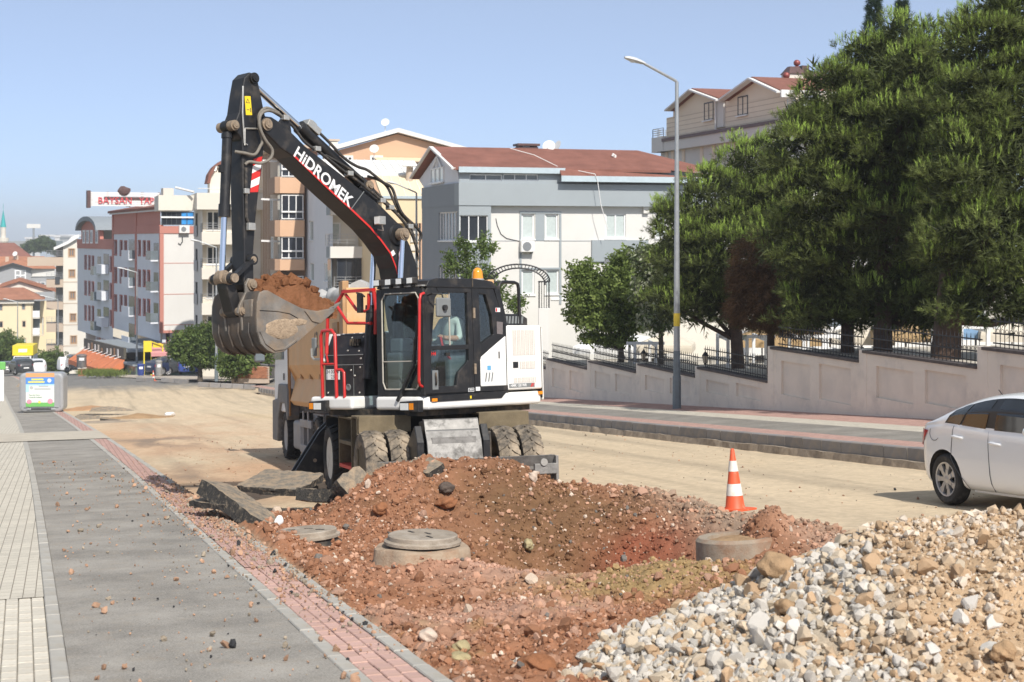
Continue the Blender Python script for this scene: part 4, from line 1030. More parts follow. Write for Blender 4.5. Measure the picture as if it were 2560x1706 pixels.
# second, arched block of the same row
y2 = B.S(ZB(42, 700))[0]
B2 = Bld('arched_block', 'red and white apartment block with an arched gable, beyond the sign', 401, 138, YG)
z1b = B2.S(ZB(100, 495))[1]; zbb = B2.S(ZB(200, 1160))[1]
WS = []
for (xs, dy) in (((100,131,160), 3),):
    for (ya, yb2) in ((555,660),(765,870),(965,1075)):
        for i, x in enumerate(xs): WS.append(rect(B2,'S',ZB, x+16, ya+dy*i, x, yb2+dy*i, **r_))
for (ya, yb2) in ((567,680),(785,900),(1005,1120)): WS.append(rect(B2,'S',ZB,322,ya,307,yb2,**r_))
B2.wall('S', y1+.3, y2, zbb-.6, z1b, m_shadewhite, WS, off=.05)
B2.wall('S', y1+.3, y2, 0, zbb-.6, m_pink, [], off=1.2, name='ground_floor_wall'); B2.box('ground_floor_soffit', .05, 1.3, y1+.3, y2, zbb-.75, zbb-.6, m_shadewhite)
for k in range(7):
    yy = y1+2+k*(y2-y1-3)/6; B2.box('ground_pier', .9, 1.25, yy-.3, yy+.3, 0, zbb-.75, m_shadewhite)
B2.box('top_band', -.02, .4, y1+.3, y2, z1b+.003, z1b+1.1, m_pink)
B2.box('end_wall', 6, 6.3, y1+.3, y2, 0, z1b, m_warm)
B2.wall('F', .06, 6, 0, z1b+2.6, m_warm, [], off=y2-6, name='cross_wall')
# arched gable
ya_ = B2.S(ZB(75, 350))[0]; yb_ = B2.S(ZB(228, 335))[0]; za_ = B2.S(ZB(150, 268))[1]; zs_ = B2.S(ZB(75, 350))[1]
yc_ = (ya_+yb_)/2; ry = (ya_-yb_)/2
pts = [(yb_, z1b+1.1)]+[(yc_-ry*math.cos(t), zs_+(za_-zs_)*math.sin(t)) for t in np.linspace(0, math.pi, 12)]+[(ya_, z1b+1.1)]
q = MB(); q.prism(pts, 'x', 0, .4); q.obj('arched_gable', m_pink, B2.root)
o1 = [(yc_-(ry+.7)*math.cos(t), zs_+(za_-zs_+.5)*math.sin(t)) for t in np.linspace(0, math.pi, 12)]; o2 = [(yc_+ry*math.cos(t), zs_+(za_-zs_)*math.sin(t)) for t in np.linspace(0, math.pi, 12)]
q = MB(); q.prism(o1+o2, 'x', -.6, 7); q.obj('arched_roof', m_slate, B2.root)
for x in (90, 121, 152, 195):
    a = rect(B2,'S',ZB,x+20,345,x,455,n=1,t=.2,pane=m_pane_dark,sill=False); B2.window('S', min(a[0],a[2]), a[1], max(a[0],a[2]), a[3], off=-.15, style=a[4])
for (xs0, xs1, rows) in ((205, 232, ((560,710),(770,920),(990,1160))), (255, 298, ((540,700),(755,915),(975,1130)))):
    for (ya, yb2) in rows:
        a = rect(B2,'S',ZB,xs1,ya,xs0,yb2); ua, ub = min(a[0],a[2]), max(a[0],a[2])
        B2.box('balcony_recess', .02, .06, ua, ub, a[1]+.05, a[3], m_pane_dark); B2.box('balcony_front', -.75, .0, ua, ub, a[1], a[1]+1.0, m_shadewhite if xs0 > 240 else m_pane_mid)
# rooftop sign
S_ = thing('rooftop_sign', 'white rooftop sign with red letters on the red and white block', 'sign', B.root.location+Vector((0,0,.42)), YG)
sp = lambda x, y, d: (lambda h: (h[0], d, h[1]))(B.F(ZB(x, y), d))
dS = y1*.55
a = sp(150, 182, dS); b_ = sp(715, 72, dS)
m_signw = mat('sign_white_slats', (.74,.72,.69), rough=.6, var=.05); m_signr = mat('sign_red_letters', (.62,.07,.08), rough=.5, var=.05)
for k in range(7):
    z = a[2]+(b_[2]-a[2])*k/7; MB().box(a[0], b_[0], dS-.05, dS+.05, z, z+(b_[2]-a[2])/7-.035).obj('slat', m_signw, S_)
q = MB()
for x in np.linspace(a[0], b_[0], 5): q.box(x-.1, x+.1, dS+.06, dS+.4, zro, b_[2])
q.beam((a[0],dS+.3,zro+.5),(a[0]+4,dS+.3,a[2]),.15,.15); q.box(a[0]-.35, a[0]-.02, dS-.3, dS+.4, a[2]-.2, b_[2]+.1); q.beam((a[0],dS+.2,zro+.2),(a[0]+9,dS+.2,zro+.8),.15,.15); q.obj('support_frame', m_ant, S_)
l0 = sp(198, 140, dS); l1 = sp(500, 140, dS)
cxx = (l0[0]+l1[0])/2; H = (sp(198,112,dS)[2]-sp(198,166,dS)[2])
text_obj('lettering', 'BAYSAN', H*1.42, m_signr, S_, (cxx, dS-.12, l0[2]), (1,0,0), (0,0,1), .05, False, sx=(l1[0]-l0[0])/(H*1.42*4.0))
l2 = sp(530, 142, dS); l3 = sp(700, 142, dS)
text_obj('lettering', 'YAPI', H*1.42, m_signr, S_, ((l2[0]+l3[0])/2, dS-.12, l2[2]), (1,0,0), (0,0,1), .05, False, sx=(l3[0]-l2[0])/(H*1.42*2.5))
e_ = sp(425, 80, dS); q = MB(); q.blob((e_[0], dS, e_[2]+.25), (.62,.3,.5), 2, .15, 3); q.box(e_[0]-2, e_[0]+2.6, dS-.15, dS+.15, e_[2]-.6, e_[2]-.35); q.obj('emblem', m_ant, S_)
# --- H: cream corner block with balconies
B = Bld('cream_corner_block', 'narrow cream apartment block with brown framed windows and side balconies', 158, 197)
f = lambda x0,y0,x1,y1,**k: rect(B, 'F', ZC, x0, y0, x1, y1, **k)
xr = B.F(ZC(660, 800))[0]; zt = B.F(ZC(560, 390))[1]; xr2 = B.F(ZC(735, 1200))[0]
ws = [f(x-25, y-32, x+25, y+34, n=2, t=.16, fr=m_fr_brown, pane=m_pane_mid, sur=m_fr_tan, sill=False) for x, y in ((610,450),(613,628),(617,815),(622,1003),(627,1192))]
B.wall('F', 0, xr, 0, zt, m_warm, ws); z_ = B.F(ZC(700, 1080))[1]; B.box('lower_wing', xr, xr2, .02, 4, 0, z_, m_warm)
B.wall('S', 0, 12, 0, zt, m_tan, [])
pts = [(-1.2, zt-.25), (.6, zt+.6), (xr*.6, zt+1.2), (xr+.2, zt+1.5), (xr+.2, zt+1.1), (.6, zt+.2), (-1.2, zt-.6)]
q = MB(); q.prism(pts, 'y', -.5, 10); q.obj('roof', m_edge, B.root); q = MB(); q.prism([(0,zt-.01),(xr,zt-.01),(xr,zt+1.1),(.6,zt+.2)], 'y', .01, .3); q.obj('gable', m_warm, B.root)
for y in (700, 882, 1065, 1245): z = B.F(ZC(600, y))[1]; B.box('floor_line', 0, xr, -.03, .02, z-.05, z+.05, m_tan)
xb = B.F(ZC(395, 900))[0]
for y0, y1 in ((490, 562), (680, 745), (870, 935), (1055, 1125), (1245, 1310)):
    a = f(400, y0, 550, y1); B.box('balcony', xb+(-2.4 if y0 < 500 else 0), -.02, -.4, 5, a[1], a[3], m_tan)
    B.railing([(xb, -.35, a[3]), (-.1, -.35, a[3])], .9, m_rail)
    B.box('balcony_door', -.9, -.03, 1.5, 1.6, a[3]+.02, a[3]+2.2, m_pane_mid)
B.box('balcony_wall', xb+1.2, xb+1.35, 2, 5.2, 0, zt-1, m_tan)
k = f(470, 655, 510, 715); B.box('washing', k[0], k[2], -.55, -.5, k[1], k[3], m_fr_dark)

# --- I: pale yellow house at the left edge
B = Bld('yellow_house', 'pale yellow three storey house with hipped tile roof at the left edge', 80, 228)
f = lambda x0,y0,x1,y1,**k: rect(B, 'F', ZC, x0, y0, x1, y1, **k)
xl = B.F(ZC(-250, 1000))[0]; zt = B.F(ZC(100, 870))[1]
dk = dict(n=1, t=.12, pane=m_pane_mid, fr=m_fr_tan, sill=False)
ws = [f(182,880,218,942,**dk), f(186,1030,222,1088,**dict(dk, pane=m_pane_dark)), f(187,1178,224,1235,**dict(dk, pane=m_pane_curt)), f(-10,885,24,948,**dk), f(-10,1035,28,1092,**dict(dk, pane=m_pane_dark)), f(-8,1180,33,1230,**dk)]
B.wall('F', xl, 0, 0, zt, m_yellowh, ws); B.box('cornice', xl, .3, -.4, .1, zt-.25, zt+.35, m_warm)
xr = B.F(ZC(480, 900), 3)[0]
B.wall('F', 0, xr, 0, zt, m_yellowh, [f(355,1000,375,1150,d=3,n=1,t=.1,fr=m_fr_tan)], off=3, name='rear_wing'); B.box('recess', -.05, .1, .0, 3, 0, zt, m_yellowh)
for y0, y1 in ((945, 1012), (1092, 1160)):
    a = f(280, y0, 338, y1); B.box('balcony', .1, a[2], -.1, 3, a[1], a[1]+.2, m_warm); B.box('balcony_screen', .1, a[2], -.15, -.1, a[1]+.2, a[3], m_fr_white); B.box('balcony_opening', .12, a[2], 2.9, 2.96, a[1]+.2, a[3]+1.4, m_pane_mid)
zr0 = zt+.35; zr1 = B.F(ZC(100, 745), 5)[1]; xa = B.F(ZC(382, 800))[0]
q = MB(); q.add([(xl,-.8,zr0),(xa,-.8,zr0),(xa,8,zr0),(xl,8,zr0),(xl,3.5,zr1),(xa-3.2,3.5,zr1)], [(0,1,5,4),(1,2,5),(2,3,4,5),(3,2,1,0)]); q.obj('roof', m_tile2, B.root)
ap = B.F(ZC(165, 700), 6); q = MB(); q.prism([(xl,zr1-1),(ap[0]+5,zr1-.8),(ap[0],ap[1]),(xl,ap[1]-.8)], 'y', 6, 12); q.obj('upper_gable', m_warm, B.root)
q = MB(); q.prism([(ap[0]+6,zr1-1),(ap[0],ap[1]+.1),(xl,ap[1]-2.2),(xl,ap[1]-1.7),(ap[0],ap[1]+.6),(ap[0]+6,zr1-.6)], 'y', 5.5, 12.4); q.obj('upper_roof', m_tile2, B.root)

# --- J: grey house with orange tile roof behind
B = Bld('grey_tile_house', 'grey house with broad orange tile roof behind the yellow house', 35, 285)
f = lambda x0,y0,x1,y1,**k: rect(B, 'F', ZC, x0, y0, x1, y1, **k)
ap = B.F(ZC(110, 545)); er = B.F(ZC(265, 590)); el = B.F(ZC(-150, 625)); xr = B.F(ZC(465, 700))[0]; zt = B.F(ZC(300, 590))[1]
q = MB(); q.prism([(el[0],0),(er[0],0),(er[0],er[1]),(ap[0],ap[1]),(el[0],el[1])], 'y', 0, 6); q.obj('gable_wall', m_greyh, B.root)
w = f(125,597,222,690,n=2,t=.25,rows=2,pane=m_pane_curt); B.window('F', w[0], w[1], w[2], w[3], off=-.1, style=w[4])
B.box('wing', er[0], xr, .6, 6, 0, B.F(ZC(300,655))[1], m_greyh); B.box('wing_band', er[0], xr, .4, 6, B.F(ZC(300,655))[1]+.01, zt, m_white)
for x in (285, 345):
    w = f(x,700,x+40,740,d=.5,n=1,t=.1,pane=m_pane_mid,sill=False); B.window('F', w[0], w[1], w[2], w[3], off=.45, style=w[4])
zr1 = B.F(ZC(200, 482), 8)[1]
q = MB(); q.add([(el[0],-.6,el[1]+.2),(ap[0],-.6,ap[1]+.2),(er[0]+.3,-.6,er[1]+.1),(xr+.5,.1,zt),(xr-2,9,zr1),(el[0],9,zr1),(er[0],9,zr1),(ap[0],9,zr1)], [(0,1,7,5),(1,2,6,7),(2,3,4,6)]); q.obj('roof', m_tile, B.root)
q = MB(); q.beam((el[0],-.65,el[1]+.1),(ap[0],-.65,ap[1]+.1),.2,.4,(0,1,0)); q.beam((er[0]+.3,-.65,er[1]),(ap[0],-.65,ap[1]+.1),.2,.4,(0,1,0)); q.obj('bargeboard', m_fr_dark, B.root)
a = f(115,475,155,520,d=4); B.box('chimney', a[0], a[2], 4, 5, a[1]-2, a[3], m_tan); a = f(45,485,75,525,d=4); B.box('chimney', a[0], a[2], 4, 5, a[1]-2, a[3], m_tan)
k = B.F(ZC(130, 462), 3.5); B.dish((k[0], 3.5, k[1]), .5, -.5)
B = Bld('dark_red_roof_house', 'house with a dark red roof beside the minaret foot', 45, 340)
a = B.F(ZC(0, 440)); b_ = B.F(ZC(310, 480)); zb3 = B.F(ZC(100, 500))[1]
B.box('wall', a[0]-8, b_[0]-2, 0, 8, 0, zb3-.5, m_greyh)
q = MB(); q.add([(a[0]-9,-.5,zb3-.5),(b_[0],-.5,zb3-.5),(b_[0]-5,6,zb3+3.6),(a[0]-9,6,zb3+3.6),(b_[0],12,zb3-.5)], [(0,1,2,3),(1,4,2)]); q.obj('roof', m_roof, B.root)

# --- minaret
m_stone = mat('minaret_stone', (.62,.58,.51), rough=.9, var=.06, vs=.3); m_turq = mat('turquoise_cone', (.03,.36,.36), rough=.5, var=.08, vs=.5)
d = 420; t0 = at(8, 517, d); t1 = at(8, 568, d); t2 = at(8, 604, d); t3 = at(8, 628, d)
mn = thing('minaret', 'white minaret with turquoise cone on the far skyline', 'minaret', (t3.x, t3.y, t3.z-12))
zz0 = t3.z-12
MB().cyl((0,0,0), (0,0,t2.z-zz0-1), .95, .88, 14).obj('lower_shaft', m_stone, mn, smooth=40)
MB().lathe([(.9,t2.z-zz0-1.2),(1.5,t2.z-zz0),(1.5,t2.z-zz0+1),(.8,t2.z-zz0+1.05)], 14).obj('balcony', m_stone, mn)
MB().cyl((0,0,t2.z-zz0+.9), (0,0,t1.z-zz0), .74, .74, 14).obj('upper_shaft', m_stone, mn, smooth=40)
MB().lathe([(.82,t1.z-zz0),(.05,t0.z-zz0-1),(.05,t0.z-zz0+.8)], 14).obj('cone_roof', m_turq, mn, smooth=40)
# --- billboard mast and far sheds
bm_ = thing('billboard_mast', 'white billboard on a tall mast above the distant trees', 'billboard', at(84, 640, 520))
zb4 = bm_.location.z; q1 = at(84, 571, 520); q0 = at(84, 562, 520)
MB().cyl((0,0,-8), (0,0,q1.z-zb4), .45, .35, 8).obj('mast', m_galv, bm_); MB().box(-2.3, 2.3, -.6, .6, q1.z-zb4, q0.z-zb4+.2).obj('board', m_white, bm_)
m_shed = mat('far_shed_blue', (.36,.42,.50), rough=.7, var=.1, vs=.02); m_shedw = mat('far_shed_pale', (.6,.6,.6), rough=.7, var=.05)
for i, (xa, xb, ya, yb2, d, m1, lab) in enumerate(((100,136,592,603,900,m_shed,'blue grey factory shed on the skyline left of the mast foot'),(137,149,594,606,880,m_shedw,'small pale shed between the two factory sheds'),(150,206,592,606,910,m_shed,'long blue grey factory shed on the skyline'),(64,100,598,606,940,m_shedw,'low pale shed on the skyline beside the trees'))):
    a = at(xa, yb2, d); b_ = at(xb, ya, d); t = thing('factory_shed', lab, 'shed', (a.x, a.y, -22), R(-17), 'factory sheds on the skyline')
    w = (xb-xa)*d/3700
    MB().box(0, w, 0, 30, 0, b_.z+22).obj('shed_wall', m1, t); MB().box(-.5, w+.5, -.4, 30, b_.z+22, b_.z+23.2).obj('roof', m_shedw, t)
    for k in range(6): MB().box(w*(k+.3)/6, w*(k+.7)/6, -.2, .1, (b_.z+22)*.80, (b_.z+22)*.92).obj('window', m_pane_mid, t)

# --- cafe with orange awning
m_or = mat('orange_awning', (.60,.19,.08), rough=.8, var=.12, vs=.8); m_blk = mat('black_sign_board', (.09,.08,.06), rough=.6, var=.3, vs=1); m_grn = mat('terrace_green_glass', (.12,.17,.14), rough=.3, var=.3, vs=.8)
B = Bld('cafe', 'cafe with long orange awning and dark sign board at the junction', 311, 137, R(12), cat='cafe')
sd = lambda x0,y0,x1,y1,**k: rect(B, 'S', ZB, x1, y0, x0, y1, **k)
ye = B.S(ZB(100, 1400))[0]; z0 = B.S(ZB(425, 1500))[1]; za = B.S(ZB(420, 1412))[1]; zt = B.S(ZB(425, 1310))[1]
B.box('dark_interior', 1.2, 6, .3, ye, 0, za, m_fr_dark); B.box('sign_board', -.05, .2, .1, ye, za+.15, zt, m_blk)
B.box('flat_roof', .2, 7, 0, ye, zt-.4, zt-.2, m_slate)
for k in range(8):
    y = .5+k*(ye-1)/7; B.box('post', .1, .22, y, y+.12, 0, za, m_fr_dark)
q = MB()
n = 12
for k in range(n):
    y = ye*k/n; sag = .05*random.random()
    q.add([(.0,y,za+.12),(.0,y+ye/n,za+.12),(-1.6,y+ye/n,za-.9-sag),(-1.6,y,za-.9-sag),(-1.6,y+ye/n,za-1.35-sag),(-1.6,y,za-1.35-sag)], [(0,3,2,1),(3,5,4,2)])
q.add([(0,0,za+.12),(-1.6,0,za-.9),(-1.6,0,za-1.35),(0,0,za-.6)], [(0,1,2,3)])
q.obj('awning', m_or, B.root)
rg = random.Random(6)                                   # tall dish pictures along the board
for k in range(9):
    y = ye*(.12+.085*k+(.05 if k > 3 else 0)); h_ = rg.uniform(.45,.8)*(zt-za-.2)
    MB().box(-.09, -.055, y, y+ye*.03, za+.25, za+.25+h_).obj('board_picture', (m_fr_white, m_fr_brown, m_warm)[k % 3], B.root)
for k in range(9):
    y = 1+k*(ye-2)/8; MB().beam((-.1,y,za+.35),(-.7,y,za+.15),.05,.05).obj('sign_lamp_arm', m_fr_white, B.root)
B.box('glass_terrace', .2, 6, -3.2, 0, 0, za-.3, m_grn); B.box('terrace_roof', -.1, 7, -3.3, -.01, za-.25, za-.05, m_slate2)
# --- market kiosk with yellow banners
m_ban = mat('yellow_banner', (.78,.62,.04), rough=.7, var=.1, vs=.7); m_tent = mat('pink_tent', (.62,.28,.28), rough=.8, var=.12, vs=.6); m_banr = mat('orange_banner', (.75,.25,.04), rough=.7, var=.1)
B = Bld('market_kiosk', 'market kiosk with pink canopy and yellow banners beside the parked cars', 378, 131, R(8.7), cat='kiosk')
f = lambda x0,y0,x1,y1,**k: rect(B, 'F', ZB, x0, y0, x1, y1, **k)
for (a, m_, nm, y) in (((590,1250,645,1340),m_ban,'banner',.0), ((665,1272,735,1305),m_ban,'banner',.2), ((710,1352,875,1392),m_ban,'banner',-.2), ((735,1450,878,1490),m_ban,'banner',-.4), ((760,1356,860,1374),m_banr,'banner',-.26)):
    r_ = f(*a); B.box(nm, r_[0], r_[2], y, y+.05, r_[1], r_[3], m_)
q = MB()
for (x, y0, y1) in ((648,1255,1500),(742,1275,1500),(590,1250,1480)):
    a = B.F(ZB(x, y0)); q.beam((a[0],.1,0), (a[0],.1,a[1]), .1, .1, (1,0,0))
a = B.F(ZB(648, 1255)); b_ = B.F(ZB(742, 1290)); q.beam((a[0],.1,a[1]),(b_[0],.1,b_[1]),.08,.08); q.obj('frame', m_ban, B.root)
r_ = f(640, 1310, 850, 1345); q = MB(); q.add([(r_[0],-.3,r_[1]),(r_[2],-.3,r_[1]),(r_[2],3,r_[3]+.3),(r_[0],3,r_[3]+.3)], [(0,1,2,3)]); q.add([(r_[0],-.3,r_[1]),(r_[2],-.3,r_[1]),(r_[2],-.3,r_[1]-.3),(r_[0],-.3,r_[1]-.3)], [(3,2,1,0)]); q.obj('canopy', m_tent, B.root)
# ------------------------------------------------------------------ wheeled excavator
DUST = (.34, .27, .19)
m_blackp = mat('black_machine_paint', (.014,.014,.015), rough=.42, var=.25, vs=6, dirt=(.12,.10,.08), dt=(.52,.95), ds=3.5, spec=.5)
m_blackd = mat('black_undercarriage', (.02,.019,.018), rough=.7, var=.3, vs=6, dirt=(.20,.15,.10), dt=(.45,.75), ds=3)
m_whitep = mat('white_machine_paint', (.80,.79,.76), rough=.35, var=.03, vs=2, dirt=(.66,.60,.50), dt=(.55,.85), ds=2.2, coat=.2)
m_redp_ = mat('red_rail_paint', (.52,.025,.022), rough=.4, var=.1, vs=8, coat=.2)
m_stripe = mat('red_stripe', (.60,.03,.025), rough=.4, var=.02); m_wlet = mat('white_lettering', (.80,.80,.79), rough=.5, var=.02)
m_chrome = mat('chrome_rod', (.75,.77,.80), rough=.12, metal=1., var=.03)
m_pin = mat('worn_pin_steel', (.30,.235,.17), rough=.6, metal=.3, var=.35, vs=25, bump=.3, bs=60)
m_bucket = mat('bucket_steel', (.235,.215,.19), rough=.55, metal=.45, var=.35, vs=5, dirt=(.33,.24,.16), dt=(.45,.72), ds=2.6, bump=.25, bs=40)
m_bshell = mat('bucket_shell_steel', (.075,.07,.065), rough=.55, metal=.3, var=.4, vs=4, dirt=(.17,.125,.09), dt=(.40,.72), ds=2.6, bump=.25, bs=40)
m_dustp = mat('dusty_fender', (.16,.125,.075), rough=.9, var=.35, vs=4, bump=.5, bs=60)
m_blade = mat('worn_blade_steel', (.25,.24,.225), rough=.55, metal=.3, var=.3, vs=8, dirt=(.10,.095,.085), dt=(.50,.72), ds=5, bump=.2, bs=40)
m_tyre = mat('dusty_tyre', (.045,.042,.038), rough=.95, var=.2, vs=5, dirt=(.36,.29,.21), dt=(.34,.62), ds=3)
m_tyre2 = mat('tyre_black', (.028,.027,.026), rough=.9, var=.2, vs=5, dirt=(.16,.13,.10), dt=(.5,.75), ds=3)
m_rimw = mat('cream_rim', (.66,.62,.53), rough=.55, var=.1, vs=5, dirt=(.40,.32,.23), dt=(.5,.75), ds=5)
m_hub = mat('hub_grey', (.06,.06,.065), rough=.6, var=.2)
m_glassc = glass_mat('cab_glass', (.91,.95,.94)); m_glassd = glass_mat('cab_glass_tinted', (.80,.88,.90))
m_lampg = mat('lamp_clear', (.75,.76,.74), rough=.1, var=.05, vs=30); m_amber = mat('amber_lens', (.85,.27,.01), rough=.2, var=.05); m_ambd = mat('amber_beacon', (.80,.30,.02), rough=.12, var=.05, coat=.5)
m_hose = mat('hydraulic_hose', (.035,.033,.031), rough=.6, var=.2, vs=20, dirt=(.2,.16,.12), dt=(.5,.8), ds=8); m_hoseg = mat('grey_hose', (.20,.18,.15), rough=.6, var=.2, vs=30, bump=.5, bs=140)
m_fit = mat('zinc_fitting', (.55,.53,.48), rough=.4, metal=.7, var=.15, vs=30)
m_mesh = mat('perforated_grille', (.50,.44,.36), rough=.6, var=.05)
def perf_mat():
    m, nt, p = _nt('perforated_sheet'); p.inputs['Roughness'].default_value = .6
    tc = nt.nodes.new('ShaderNodeTexCoord'); mp = nt.nodes.new('ShaderNodeMapping'); mp.inputs['Scale'].default_value = (1,1,1)
    nt.links.new(tc.outputs['Object'], mp.inputs[0])
    v = nt.nodes.new('ShaderNodeTexVoronoi'); v.inputs['Scale'].default_value = 62; v.inputs['Randomness'].default_value = 0
    nt.links.new(mp.outputs[0], v.inputs['Vector'])
    nt.links.new(mixc(nt, ramp(nt, v.outputs['Distance'], .34, .40), (.16,.13,.10), (.76,.72,.66)), p.inputs['Base Color'])
    return m
m_perf = perf_mat()
m_yelw = mat('yellow_warning_sticker', (.80,.58,.02), rough=.5, var=.03)
m_grey = mat('cab_grey_plastic', (.18,.19,.19), rough=.6, var=.1); m_seat = mat('seat_fabric', (.03,.03,.032), rough=.9, var=.2)

EX = thing('excavator', 'black and white wheeled excavator with raised boom and loaded bucket', 'excavator', (5.245, 21.45, -3.80))
EX.rotation_euler = (SL, 0, 0)
PHI = math.atan2(-.5152, -.8571)
U = Matrix.Rotation(PHI, 4, 'Z')
def ub(): return MB(U)
def UV(x, y, z): return U @ Vector((x, y, z))

# ---- wheels (carrier faces the camera: forward = -Y)
def tyre_mesh(R_=.52, w=.31, lugs=20, m=m_tyre, name='wheel'):
    b = MB(); h = w/2
    b.lathe([(R_*.60,-h*.72),(R_*.66,-h*.9),(R_*.80,-h),(R_*.90,-h*.96),(R_*.945,-h*.8),(R_*.955,0),(R_*.945,h*.8),(R_*.90,h*.96),(R_*.80,h),(R_*.66,h*.9),(R_*.60,h*.72),(R_*.60,-h*.72)], 40, axis='x', cap=False)
    for k in range(lugs):
        for s_ in (-1, 1):
            a0 = 2*math.pi*(k+(.5 if s_ > 0 else 0))/lugs
            pts = []
            for (xx, da) in ((-.02*s_, 0.0), (.45*h*s_, .16), (1.0*h*s_, .24)):
                pts.append((xx, a0+da))
            wd = .30*2*math.pi/lugs
            vs_ = []
            for (xx, a) in pts:
                drop = .0 if abs(xx) < h*.9 else .03*R_/.5
                for (da, rr) in ((-wd, R_*.93), (-wd*.75, R_-drop), (wd*.75, R_-drop), (wd, R_*.93)):
                    vs_.append((xx, rr*math.cos(a+da), rr*math.sin(a+da)))
            fs = []
            for i in range(2):
                for j in range(3): fs.append((i*4+j, i*4+j+1, (i+1)*4+j+1, (i+1)*4+j))
            fs += [(0,1,2,3), (11,10,9,8)]
            if s_ < 0: fs = [list(reversed(f)) for f in fs]
            fs = [list(reversed(f)) for f in fs]
            b.add(vs_, fs)
    return b.mesh(name, m, smooth=35)
def rim_mesh(R_=.52, w=.31, m=m_rimw):
    b = MB(); r = R_*.61; h = w/2
    b.lathe([(r*1.02,-h*.78),(r*1.06,-h*.82),(r*.98,-h*.70),(r*.90,-h*.30),(r*.62,-h*.22),(r*.55,-h*.45),(r*.30,-h*.5),(.001,-h*.5)], 28, axis='x')
    for k in range(8):
        a = k*math.pi/4; b.cyl((-h*.2, r*.45*math.cos(a), r*.45*math.sin(a)), (-h*.62, r*.45*math.cos(a), r*.45*math.sin(a)), .018*R_/.5, n=6)
    return b.mesh('rim', m, smooth=35)
me_ty = tyre_mesh(); me_ty2 = tyre_mesh(m=m_tyre2); me_rim = rim_mesh(); me_rimd = rim_mesh(m=m_dustp)
for (y, f) in ((-1.27, 0), (1.27, 1)):
    for x in (-1.12, -.77, .77, 1.12):
        w_ = share(me_ty if f == 0 else me_ty2, 'wheel', EX, (x, y, .525), (.3*x+f, 0, 0))
        rm = share(me_rim if f else me_rimd, 'rim', w_, (0,0,0), (0,0,0) if x < 0 else (0,0,math.pi))
        hb = MB(); s_ = -1 if x < 0 else 1
        if abs(x) > 1: hb.lathe([(.17,0),(.16,.05),(.09,.07),(.001,.07)] if s_ > 0 else [(.001,-.07),(.09,-.07),(.16,-.05),(.17,0)], 16, (s_*.05,0,0), 'x'); hb.obj('hub', m_hub, w_, smooth=35)
# ---- carrier
b = MB(); b.box(-.50,.50,-1.75,2.1,.62,1.0); b.box(-.62,.62,-.55,.55,.55,1.02); b.obj('chassis', m_blackd, EX, bevel=.02)
for y in (-1.27, 1.27):
    b = MB(); b.cyl((-1.2,y,.525), (1.2,y,.525), .10); b.box(-.25,.25,y-.2,y+.2,.36,.72); b.obj('axle', m_blackd, EX, smooth=40)
b = MB(); b.cyl((0,0,1.0), (0,0,1.30), .62, n=32); b.obj('slew_ring', m_blackd, EX, smooth=40)
for s_ in (-1, 1):                          # fenders over the front axle
    b = MB(); x0, x1 = sorted((s_*.50, s_*1.25)); b.box(x0,x1,-1.12,-1.08,.98 if s_ > 0 else 1.0,1.235); b.box(x0,x1,-1.08,-.55,1.20,1.235)
    b.obj('fender', m_dustp, EX, bevel=.01)
    b = MB(); b.box(x0,x1,1.55,1.58,.85,1.2); b.box(x0,x1,.5,1.55,1.17,1.2); b.obj('rear_fender', m_blackd, EX, bevel=.01)
    # step box between the axles
    x0, x1 = sorted((s_*.75, s_*1.24))
    b = MB(); b.box(x0,x1,-.52,-.48,.42,1.17); b.box(x0,x1,.48,.52,.42,1.17); b.box(x0 if s_ > 0 else x1-.04, x0+.04 if s_ > 0 else x1, -.48,.48,.42,1.17); b.box(x0,x1,-.52,.52,1.17,1.2); b.obj('step_box', m_dustp, EX, bevel=.008)
    for z in (.45, .80): MB().box(x0,x1,-.475,.475,z,z+.05).obj('step', m_stripe if z < .5 else m_dustp, EX)
b = MB(); b.box(-1.26,-1.20,-1.06,-.98,.55,1.23); b.obj('fender_edge', m_dustp, EX)
# dozer blade
b = MB(); pts = [(-2.34,.02),(-2.26,.10),(-2.20,.30),(-2.22,.52),(-2.30,.67),(-2.26,.67),(-2.17,.52),(-2.15,.30),(-2.20,.08),(-2.28,.0)]
b.prism(pts, 'x', -1.24, 1.24); blade = b.obj('dozer_blade', m_blade, EX, bevel=.006)
b = MB(); b.box(-1.27,-1.23,-2.36,-2.05,.05,.66); b.box(1.23,1.27,-2.36,-2.05,.05,.66); b.box(.92,1.235,-2.38,-2.31,.42,.56); b.obj('blade_end_plate', m_blade, blade, bevel=.006)
b = MB(); b.lathe([(.05,0),(.05,.03),(.001,.03)], 14, (1.05,-2.40,.58), 'y'); b.obj('bolt', m_fit, blade)
b = MB(); b.prism([(-2.30,.66),(-2.24,.66),(-2.18,.93),(-2.06,1.19),(-2.0,1.2),(-2.04,1.16),(-2.22,.92)], 'x', -.54, .22); b.obj('blade_guard', m_blade, blade, bevel=.006)
b = MB(); b.prism([(-2.19,.92),(-2.06,1.18),(-1.75,1.16),(-1.75,.9)], 'x', -.535, .215); b.obj('guard_box', m_blackp, blade, bevel=.01)
b = MB(); b.box(-.47,.14,-2.235,-2.20,.88,.96); b.obj('guard_strip', m_blade, blade)
for x in (-.62, .30): MB().prism([(-1.6,.55),(-1.6,.85),(-2.05,1.12),(-2.2,.9),(-2.2,.2),(-2.1,.2)], 'x', x-.05, x+.05).obj('blade_arm', m_blackp, EX, bevel=.01)
